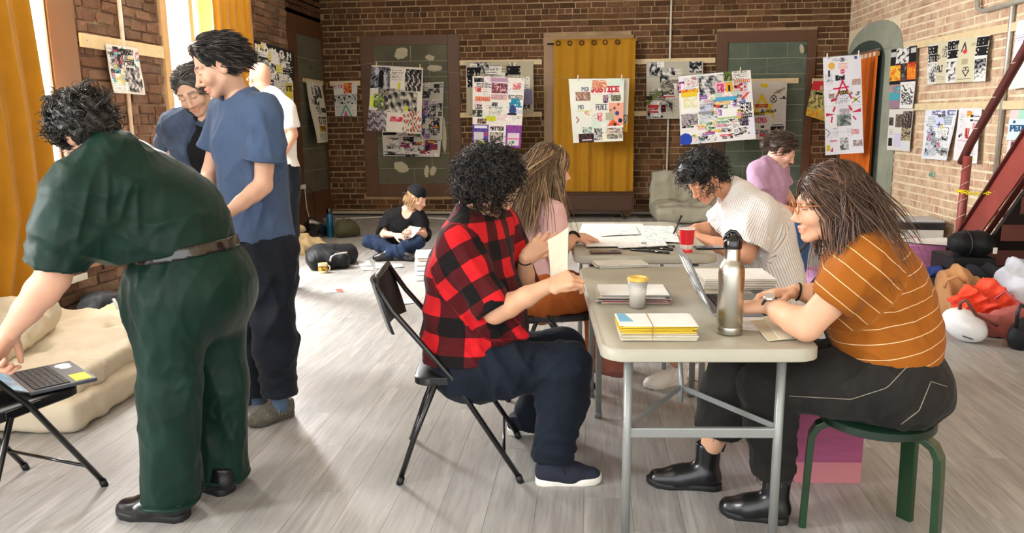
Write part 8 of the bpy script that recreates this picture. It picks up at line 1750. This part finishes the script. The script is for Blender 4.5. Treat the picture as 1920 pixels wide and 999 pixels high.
# paper held on the floor, floor papers
sheet('sheet', 'white sheet held by the person in the backwards cap', 'paper', [P(768, 423, 7.95), P(790, 427, 8.0), P(773, 446, 7.9), P(752, 440, 7.9)], PAPER, 0.001, curl=0.004)
f0 = at_(0.004)
for i, (cs, lb, m_) in enumerate(((((670, 489), (692, 489), (697, 499), (675, 499)), 'small white card on the floor beside the black backpack', PAPER), (((718, 481), (770, 479), (772, 485), (722, 488)), 'folded white sheets on the floor right before the seated reader', PAPER), (((704, 496), (752, 495), (757, 501), (706, 504)), 'long white sheet on the floor nearest the camera among the reader\'s papers', PAPER),
      (((676, 501), (698, 500), (700, 506), (680, 507)), 'crumpled pale scrap on the floor behind the yellow mug', PP[0]), (((752, 562), (772, 561), (776, 568), (756, 571)), 'small white scrap on the floor left of the checked shirt', PAPER))):
    sheet('sheet', lb, 'paper', [f0(*c) for c in cs], m_, 0.004 if i in (1, 2) else 0.0015, seed=i, curl=0.01)
sh_ = sheet('card', 'white card with a red corner on the floor behind the blue trousers', 'card', [f0(606, 544), (f0(640, 542)), f0(645, 547), f0(608, 549)], PAPER, 0.002); c = np.array(sh_.location); sheet('red_patch', None, None, [f0(628, 543)+V3(0, 0, .003), f0(640, 542)+V3(0, 0, .003), f0(645, 547)+V3(0, 0, .003), f0(632, 547.5)+V3(0, 0, .003)], mat('red_print', '#d84a3a', 0.6), 0.0008, parent=sh_)
stack('stack of white papers on the floor half hidden behind the checked shirt', F(806, 520, 0), 0.2, [('#e8e6e2', 0.05, 1, 1), ('#dfe4ea', 0.04, 0.97, 1), ('#efeeea', 0.05, 1, 0.97), ('#e2e0da', 0.04, 0.96, 1), ('#dad0c0', 0.03, 0.9, 1), ('#eceae6', 0.04, 0.97, 0.95)], seed=9, w=0.24, l=0.3, jit=0.02, piece='paper_bundle')
# mugs
def mug(label, c, r, h, m, band=None, rz=0):
    t = thing('mug', label, 'mug', c, rz); MB().lathe([(0.001, 0), (r*0.9, 0), (r, 0.006), (r, h), (r*0.92, h), (r*0.9, 0.008), (0.001, 0.008)], (0, 0, 0), 28).build('mug_wall', m, t, auto=40)
    MB().tube([(r*0.95+0.028*sin(a), 0, h*0.5+h*0.3*cos(a)) for a in np.linspace(0.1, pi-0.1, 9)], 0.006, 7).build('handle', m, t, smooth=True)
    if band: MB().lathe([(r+0.0006, h*0.25), (r+0.0006, h*0.75)], (0, 0, 0), 28).build('printed_band', band, t)
    return t
mm, tm = newmat('yellow_mug_print', lin('#e2b93a'), 0.3); tm.to(tm.ramp(tm.noise(tm.coord(), 60, 3), [(0.48, lin('#e2b93a')), (0.52, lin('#7a4a14'))]), tm.b.inputs['Base Color'])
mug('yellow and white printed mug on the floor before the black backpack', F(606, 511, 0), 0.045, 0.095, mat('cream_glaze', '#e8dcb4', 0.25), mm); mug('plain white mug beside the heap of canvas bags', F(576, 445, 0), 0.05, 0.11, mat('white_glaze', '#d8d4c8', 0.25))
# blue bottle in the left corner
bb = thing('water_bottle', 'tall blue metal bottle with a black lid standing in the left corner', 'bottle', F(620, 444, 0)); MB().lathe([(0.001, 0), (0.042, 0), (0.044, 0.01), (0.044, 0.29), (0.04, 0.30), (0.001, 0.30)], (0, 0, 0), 28).build('bottle_body', mat('blue_enamel', '#175a7c', 0.3, 0.3), bb, auto=40); MB().lathe([(0.001, 0.30), (0.04, 0.30), (0.04, 0.35), (0.034, 0.37), (0.001, 0.37)], (0, 0, 0), 24).build('bottle_lid', BP, bb, auto=40)
# backpacks and bags
BN = fabric('black_nylon', '#17181b', 0.6, 0.35, 8, 0.2); OL = fabric('olive_canvas', '#4d4b35', 0.85, 0.35, 8, 0.2); KH = fabric('khaki_canvas', '#a39a72', 0.9, 0.35, 6, 0.1); CAN = fabric('natural_canvas', '#c8b48c', 0.9, 0.4, 6, 0.1)
org = F(622, 492, 0)
S = Sdf(); S.rc(F(598, 482, 0.1), F(650, 478, 0.09), 0.14, 0.12, None, 1, 0.05); S.rc(F(598, 488, 0.09), F(640, 488, 0.08), 0.12, 0.09, None, 1, 0.05); S.cut(V3(0, 0, 0.003), (0, 0, -1))
bp = soft('backpack', 'black backpack with white piping lying on the floor behind the yellow mug', 'backpack', S, BN, org, 0.012, [((1, 0, 0.4), 14, 0.012)])
MB().tube([F(622, 495, 0.02)-org, F(619, 489, 0.10)-org, F(621, 481, 0.17)-org, F(630, 476, 0.2)-org, F(650, 473, 0.185)-org], 0.008, 6).build('piping', PAPER, bp, smooth=True); MB().tube([F(628, 494, 0.02)-org, F(650, 490, 0.02)-org, F(668, 484, 0.03)-org], 0.007, 6).build('piping', PAPER, bp, smooth=True)
S = Sdf(); S.rc(F(645, 430, 0.1), F(660, 430, 0.09), 0.12, 0.11, None, 1, 0.04); S.rc(F(640, 422, 0.15), F(655, 420, 0.14), 0.07, None, None, 1, 0.05); S.cut(V3(0, 0, 0.003), (0, 0, -1)); soft('backpack', 'small olive backpack on the floor right of the blue bottle', 'backpack', S, OL, F(650, 435, 0), 0.014, [((1, 0, 0.4), 18, 0.02)])
S = Sdf(); S.rc(F(585, 430, 0.12), F(603, 428, 0.10), 0.12, 0.11, None, 1, 0.05); S.rc(F(594, 420, 0.2), F(588, 417, 0.22), 0.07, None, None, 1, 0.05); S.cut(V3(0, 0, 0.003), (0, 0, -1)); soft('bag', 'glossy black bag on the floor left of the blue bottle', 'bag', S, mat('glossy_black_bag', '#121214', 0.25, coat=0.4, bump=0.3, bscale=14), F(585, 432, 0), 0.014, [((1, 0, 0.4), 18, 0.02)])
S = Sdf()
for (x, y, z, r) in ((552, 468, 0.05, 0.10), (570, 462, 0.06, 0.09), (585, 455, 0.07, 0.08), (545, 455, 0.09, 0.11), (560, 448, 0.12, 0.08), (548, 432, 0.18, 0.09), (598, 460, 0.05, 0.06)): S.el(F(x, y, z), (r*1.4, r*1.2, r), None, 0.03)
S.cut(V3(0, 0, 0.003), (0, 0, -1)); soft('canvas_bag', 'heap of natural canvas tote bags on the floor against the left pier', 'bag', S, CAN, F(560, 465, 0), 0.012, [((1, 0.5, 0.4), 24, 0.03), ((-0.3, 1, 0.8), 30, 0.02)])
S = Sdf(); S.rc(PX(165, 600, -3.6), PX(195, 590, -3.58), 0.12, 0.14, None, 1, 0.05); S.rc(PX(185, 575, -3.58), PX(205, 572, -3.58), 0.12, 0.12, None, 1, 0.05); S.cut(V3(0, 0, 0.003), (0, 0, -1)); bo = PX(185, 600, -3.6); bo[2] = 0
soft('backpack', 'black backpack against the left wall behind the futon', 'backpack', S, BN, bo, 0.014, [((1, 0, 0.4), 18, 0.02)])
S = Sdf(); S.rc(PX(170, 618, -3.32), PX(235, 600, -3.32), 0.10, 0.13, None, 1, 0.05); S.cut(V3(0, 0, 0.003), (0, 0, -1)); bo = PX(200, 612, -3.32); bo[2] = 0
kb_ = soft('duffel_bag', 'khaki cloth duffel with grey straps on the floor behind the futon', 'bag', S, KH, bo, 0.013, [((1, 0, 0.8), 16, 0.03)])
for a_, b_ in (((175, 585), (205, 625)), ((205, 560), (240, 612))): MB().tube([PX(*a_, -3.3)+V3(0.03, 0, 0)-bo, PX(*b_, -3.14)-bo], 0.011, 6).build('strap', mat('grey_webbing', '#8d8d88', 0.6), kb_, smooth=True)
# laptop on the left chair
LC = V3(-2.14, 2.755, 0.452); lt = thing('laptop', 'open laptop with a yellow note on its palm rest lying on the left folding chair', 'laptop', LC, 0)
ex = nrm(V3(0.78, -0.62, 0)); ey = V3(-ex[1], ex[0], 0); ey = ey if ey[1] > 0 else -ey; Rk = basis(ex, ey, (0, 0, 1)); DK = mat('slate_laptop', '#55585e', 0.4, 0.3, var=0.04)
MB().box((0, 0, 0.008), (0.33, 0.235, 0.015), Rk).build('base', DK, lt, bevel=0.004); bed = MB().box(Rk@V3(0, -0.035, 0.0162), (0.30, 0.125, 0.001), Rk).build('keyboard_bed', KEY, lt)
for r in range(6):
    for k in range(14): MB().box(Rk@V3(-0.139+0.0213*k, -0.088+0.0208*r, 0.0178), (0.018, 0.0175, 0.0026), Rk).build('key', KEY, bed)
MB().box(Rk@V3(0.10, 0.075, 0.0163), (0.10, 0.06, 0.0008), Rk).build('yellow_note', mat('yellow_note', '#f0d818', 0.6, var=0.03), lt); MB().lathe([(0.03, 0.0158), (0.028, 0.0166), (0.001, 0.0166)], Rk@V3(-0.11, 0.07, 0), 12).build('cloud_sticker', PAPER, lt); MB().lathe([(0.024, 0.016), (0.022, 0.0168), (0.001, 0.0168)], Rk@V3(-0.075, 0.072, 0), 12).build('cloud_sticker', PAPER, lt)
sv = nrm(-ey*0.8+V3(0, 0, 0.32)); Rz_ = basis(ex, sv, np.cross(ex, sv)); ld = MB().box(-ey*0.118+sv*0.115+V3(0, 0, 0.014), (0.33, 0.23, 0.006), Rz_).build('lid', DK, lt, bevel=0.002)
MB().box(-ey*0.118+sv*0.115+V3(0, 0, 0.014)+np.cross(ex, sv)*0.0036*(1 if np.cross(ex, sv)[2] > 0 else -1), (0.31, 0.2, 0.0008), Rz_).build('screen', mat('blue_screen', '#7ab0e0', 0.2, var=0.5, scale=14), ld)
# printer, papers, red post corner
pr = thing('printer', 'white and black office printer on the floor behind the red post', 'printer', (3.33, 8.35, 0.10), radians(-4)); PW = mat('printer_white', '#dedcd4', 0.5, var=0.03); PG = mat('printer_black', '#26272a', 0.4)
MB().box((0, 0, 0.11), (0.46, 0.42, 0.22)).build('body', PW, pr, bevel=0.012); MB().box((0, 0, 0.255), (0.48, 0.44, 0.07)).build('scanner', PG, pr, bevel=0.012); MB().box((0, 0.01, 0.300), (0.46, 0.42, 0.02)).build('lid', mat('printer_lid', '#c6c8cc', 0.4), pr, bevel=0.006); MB().box((0, -0.2, 0.02), (0.40, 0.06, 0.03)).build('tray', PG, pr, bevel=0.004); MB().box((0, 0, -0.05), (0.5, 0.46, 0.10)).build('stand', mat('dark_stand', '#3a3b3e', 0.6), pr, bevel=0.006)
for i, (dx, dy, a_, lb) in enumerate(((0, 0, 0.1, 'loose white sheets on the bright pink box, leftmost'), (0.18, -0.06, -0.3, 'loose white sheets on the bright pink box, drooping over its edge'), (-0.1, 0.12, 0.5, 'loose white sheets on the bright pink box, at its back'))):
    sheet('sheet', lb, 'paper', rect_at(V3(2.75+dx, 7.2+dy, 0.342+0.006*i), 0.42, 0.30, a_), PAPER, 0.004, curl=0.03, seed=i+3)
def heap(S, pts, k=0.03):
    for (x, y, Y, r, s_) in pts: S.el(P(x, y, Y), (r*s_[0], r*s_[1], r*s_[2]), None, k)
    S.cut(V3(0, 0, 0.003), (0, 0, -1))
S = Sdf(); heap(S, [(1790, 545, 5.9, 0.16, (0.9, 0.6, 1.2)), (1785, 590, 5.85, 0.15, (1, 0.8, 1)), (1835, 555, 5.95, 0.15, (1.5, 0.7, 0.9)), (1800, 525, 5.9, 0.07, (1, 0.8, 1.2))], 0.06); o_ = P(1800, 600, 5.9); o_[2] = 0
TAN = fabric('tan_leather', '#c99765', 0.5, 0.35, 5, 0.15)
tb = soft('handbag', 'tan leather bag behind the white helmet in the pile of bags', 'bag', S, TAN, o_, 0.012, [((1, 0.3, 0.3), 24, 0.022)]); MB().tube([P(1770, 540, 5.75)-o_, P(1775, 525, 5.75)-o_, P(1795, 517, 5.75)-o_, P(1812, 530, 5.75)-o_], 0.012, 7).build('handle', TAN, tb, smooth=True)
S = Sdf(); heap(S, [(1840, 570, 5.55, 0.15, (1.3, 0.7, 1)), (1870, 575, 5.5, 0.11, (1.2, 0.7, 1)), (1825, 590, 5.5, 0.09, (1.4, 0.8, 0.9)), (1850, 552, 5.55, 0.10, (1.2, 0.8, 0.8))], 0.05); o_ = P(1845, 590, 5.5); o_[2] = 0
rb = soft('tote_bag', 'crumpled bright orange-red cloth bag on top of the pile of bags', 'bag', S, fabric('coral_nylon', '#e4472a', 0.6, 0.5, 10, 0.15), o_, 0.010, [((1, 0.3, 0.6), 34, 0.045), ((-0.5, 0.3, 1), 44, 0.03)]); MB().tube([P(1868, 560, 5.35)-o_, P(1885, 545, 5.3)-o_, P(1900, 560, 5.3)-o_, P(1925, 575, 5.3)-o_], 0.014, 7, flat=((0, 0, 1), 1.5, 0.5)).build('strap', mat('rose_strap', '#c85a66', 0.7), rb, smooth=True)
S = Sdf(); heap(S, [(1880, 612, 5.3, 0.12, (1.5, 0.7, 0.8)), (1900, 600, 5.3, 0.10, (1.4, 0.8, 1)), (1850, 600, 5.25, 0.06, (1.4, 0.8, 0.8))], 0.04); o_ = P(1885, 630, 5.3); o_[2] = 0
mb_ = soft('shoulder_bag', 'dusty maroon bag with open top beside the helmet', 'bag', S, fabric('maroon_leather', '#a45a54', 0.5, 0.35, 6, 0.15), o_, 0.011, [((1, 0.3, 0.6), 22, 0.02)]); MB().tube([P(1800, 580, 5.05)-o_, P(1800, 568, 5.05)-o_, P(1812, 562, 5.0)-o_, P(1820, 575, 5.0)-o_, P(1830, 590, 5.05)-o_, P(1850, 600, 5.08)-o_, P(1870, 610, 5.1)-o_], 0.012, 7).build('strap', mat('brown_strap', '#7a3f38', 0.5), mb_, smooth=True)
# helmet
hc_ = F(1808, 640, 0.0)+V3(0, 0.02, 0); hl = thing('helmet', 'white rounded cycle helmet lying on the floor by the bags', 'helmet', hc_)
S = Sdf(); Rh = _rz(-0.35)@np.array([[cos(0.5), 0, sin(0.5)], [0, 1, 0], [-sin(0.5), 0, cos(0.5)]]); S.el(hc_+V3(0, 0, 0.105), (0.145, 0.11, 0.10), Rh); S.cut(V3(0, 0, 0.004), (0, 0, -1)); S.el(hc_+V3(0.06, 0.12, 0.1), (0.10, 0.08, 0.07), Rh, 0.01, True)
V, Q = S.mesh(0.006); mesh_np('shell', V, Q, mat('white_gloss', '#e6e8ea', 0.25, var=0.02, coat=0.4), hl, org=hc_)
for i in range(2): MB().tube([hc_*0+V3(-0.045+t*0.1, -0.104+0.03*abs(t-0.4)+0.004, 0.085-0.03*i-0.03*t) for t in np.linspace(0, 0.9, 7)], 0.004, 5).build('vent_slot', BP, hl, smooth=True)
# black cases on the right
bx_ = thing('equipment_case', 'black speaker-like case standing at the foot of the staircase', 'case', (3.02, 6.55, 0)); MB().box((0.0, 0, 0.17), (0.33, 0.4, 0.34)).build('case_body', mat('matt_black', '#121214', 0.6), bx_, bevel=0.01); MB().box((0.1, -0.202, 0.2), (0.1, 0.006, 0.05)).build('latch', GREY_TUBE, bx_, bevel=0.002)
S = Sdf(); S.rc(V3(2.98, 6.5, 0.44), V3(3.10, 6.47, 0.44), 0.10, 0.10, V3(0, 1, 0), 1.3, 0.02); o_ = V3(3.15, 6.5, 0.34); rb_ = soft('roll_bag', 'padded black equipment bag lying on top of the black case', 'bag', S, BN, o_, 0.011, [((1, 0, 0.2), 10, 0.008)]); MB().box(P(1866, 470, 6.33)-o_, (0.03, 0.006, 0.05)).build('white_tag', PAPER, rb_, bevel=0.001)
for k in range(2): MB().tube([V3(3.0+0.1*k, 6.5+0.135*cos(a), 0.44+0.104*sin(a))-o_ for a in np.linspace(0, 2*pi, 17)], 0.006, 5, cap=False).build('zip_band', mat('zip', '#2c2c30', 0.5), rb_, smooth=True)
S = Sdf(); heap(S, [(1905, 520, 5.7, 0.12, (1, 0.7, 1.2)), (1925, 560, 5.6, 0.14, (1, 0.8, 1.2))], 0.05); o_ = P(1915, 600, 5.6); o_[2] = 0; soft('grey_bag', 'pale grey carrier bag at the right edge of the bag pile', 'bag', S, fabric('grey_poly', '#c0c4cc', 0.5, 0.4, 8, 0.1), o_, 0.012, [((1, 0.3, 0.6), 26, 0.03)])
S = Sdf(); heap(S, [(1912, 630, 5.0, 0.07, (1, 0.8, 1.3)), (1935, 625, 5.0, 0.12, (1, 0.8, 1))], 0.04); o_ = P(1920, 645, 5.0); o_[2] = 0; hb = soft('handbag', 'black handbag with a loop handle at the right picture edge', 'bag', S, BN, o_, 0.011, [((1, 0.3, 0.6), 16, 0.01)]); MB().tube([P(1905, 615, 4.95)-o_, P(1908, 585, 4.95)-o_, P(1915, 572, 4.95)-o_, P(1930, 580, 4.95)-o_], 0.012, 7).build('handle', BLACK_VINYL, hb, smooth=True)
S = Sdf(); heap(S, [(1785, 508, 6.6, 0.10, (1.8, 0.8, 0.6)), (1765, 515, 6.5, 0.08, (1.5, 0.8, 0.6))], 0.04); o_ = P(1780, 515, 6.6); o_[2] = 0; soft('cloth', 'folded blue cloth behind the tan bag at the foot of the post', 'cloth', S, fabric('royal_blue', '#26386f', 0.8, 0.4, 8, 0.15), o_, 0.012, [((1, 0.3, 0.6), 24, 0.03)])
S = Sdf(); heap(S, [(1850, 520, 6.2, 0.11, (2.2, 0.8, 0.9)), (1760, 580, 6.1, 0.12, (0.9, 0.8, 1.4))], 0.04); o_ = P(1830, 540, 6.2); o_[2] = 0; soft('jacket', 'dark grey jacket bundled behind the tan bag', 'jacket', S, fabric('charcoal_cloth', '#2b2e35', 0.8, 0.4, 8, 0.2), o_, 0.012, [((1, 0.3, 0.6), 22, 0.03)])
sd = thing('sandal', 'brown strappy sandal on the floor at the right edge', 'sandal', F(1908, 650, 0)); MB().tube([(-0.09, 0, 0.008), (0, 0.01, 0.01), (0.1, 0, 0.01)], [0.03, 0.035, 0.034], 10, flat=((0, 0, 1), 0.3, 1.2)).build('sole', mat('brown_leather', '#6a4a34', 0.5), sd, smooth=True)
for x in (-0.06, 0.03): MB().tube([(x, -0.035, 0.01), (x, -0.02, 0.05), (x, 0.02, 0.05), (x, 0.035, 0.01)], 0.006, 6).build('strap', MATS['brown_leather'], sd, smooth=True)
# cables at the left pier, socket
ls = thing('wall_socket', 'white socket with cables on the brown boards of the left recess', 'socket', PX(566, 350, XREC+0.03)); MB().box((0.02, 0, 0), (0.04, 0.12, 0.06)).build('box', mat('white_plug', '#e8e6e0', 0.5), ls, bevel=0.005)
MB().tube([(0.04, 0, -0.03), (0.06, -0.02, -0.3), (0.08, 0.03, -0.5), (0.12, -0.02, -0.6)], 0.007, 6).build('cord', mat('white_cable', '#e8e8e4', 0.5), ls, smooth=True); MB().tube([(0.04, 0.12, -0.01), (0.08, 0.22, -0.1), (0.08, 0.25, -0.3), (0.1, 0.2, -0.6)], 0.007, 6).build('cord', BLACK_VINYL, ls, smooth=True)
wire('white cord lying along the floor before the back wall', [(-3.85, 11.3, 0.012), (-3.2, 11.55, 0.012), (-2.4, 11.45, 0.012), (-1.9, 11.2, 0.012)], 0.009, MATS['white_cable'], 'cord')
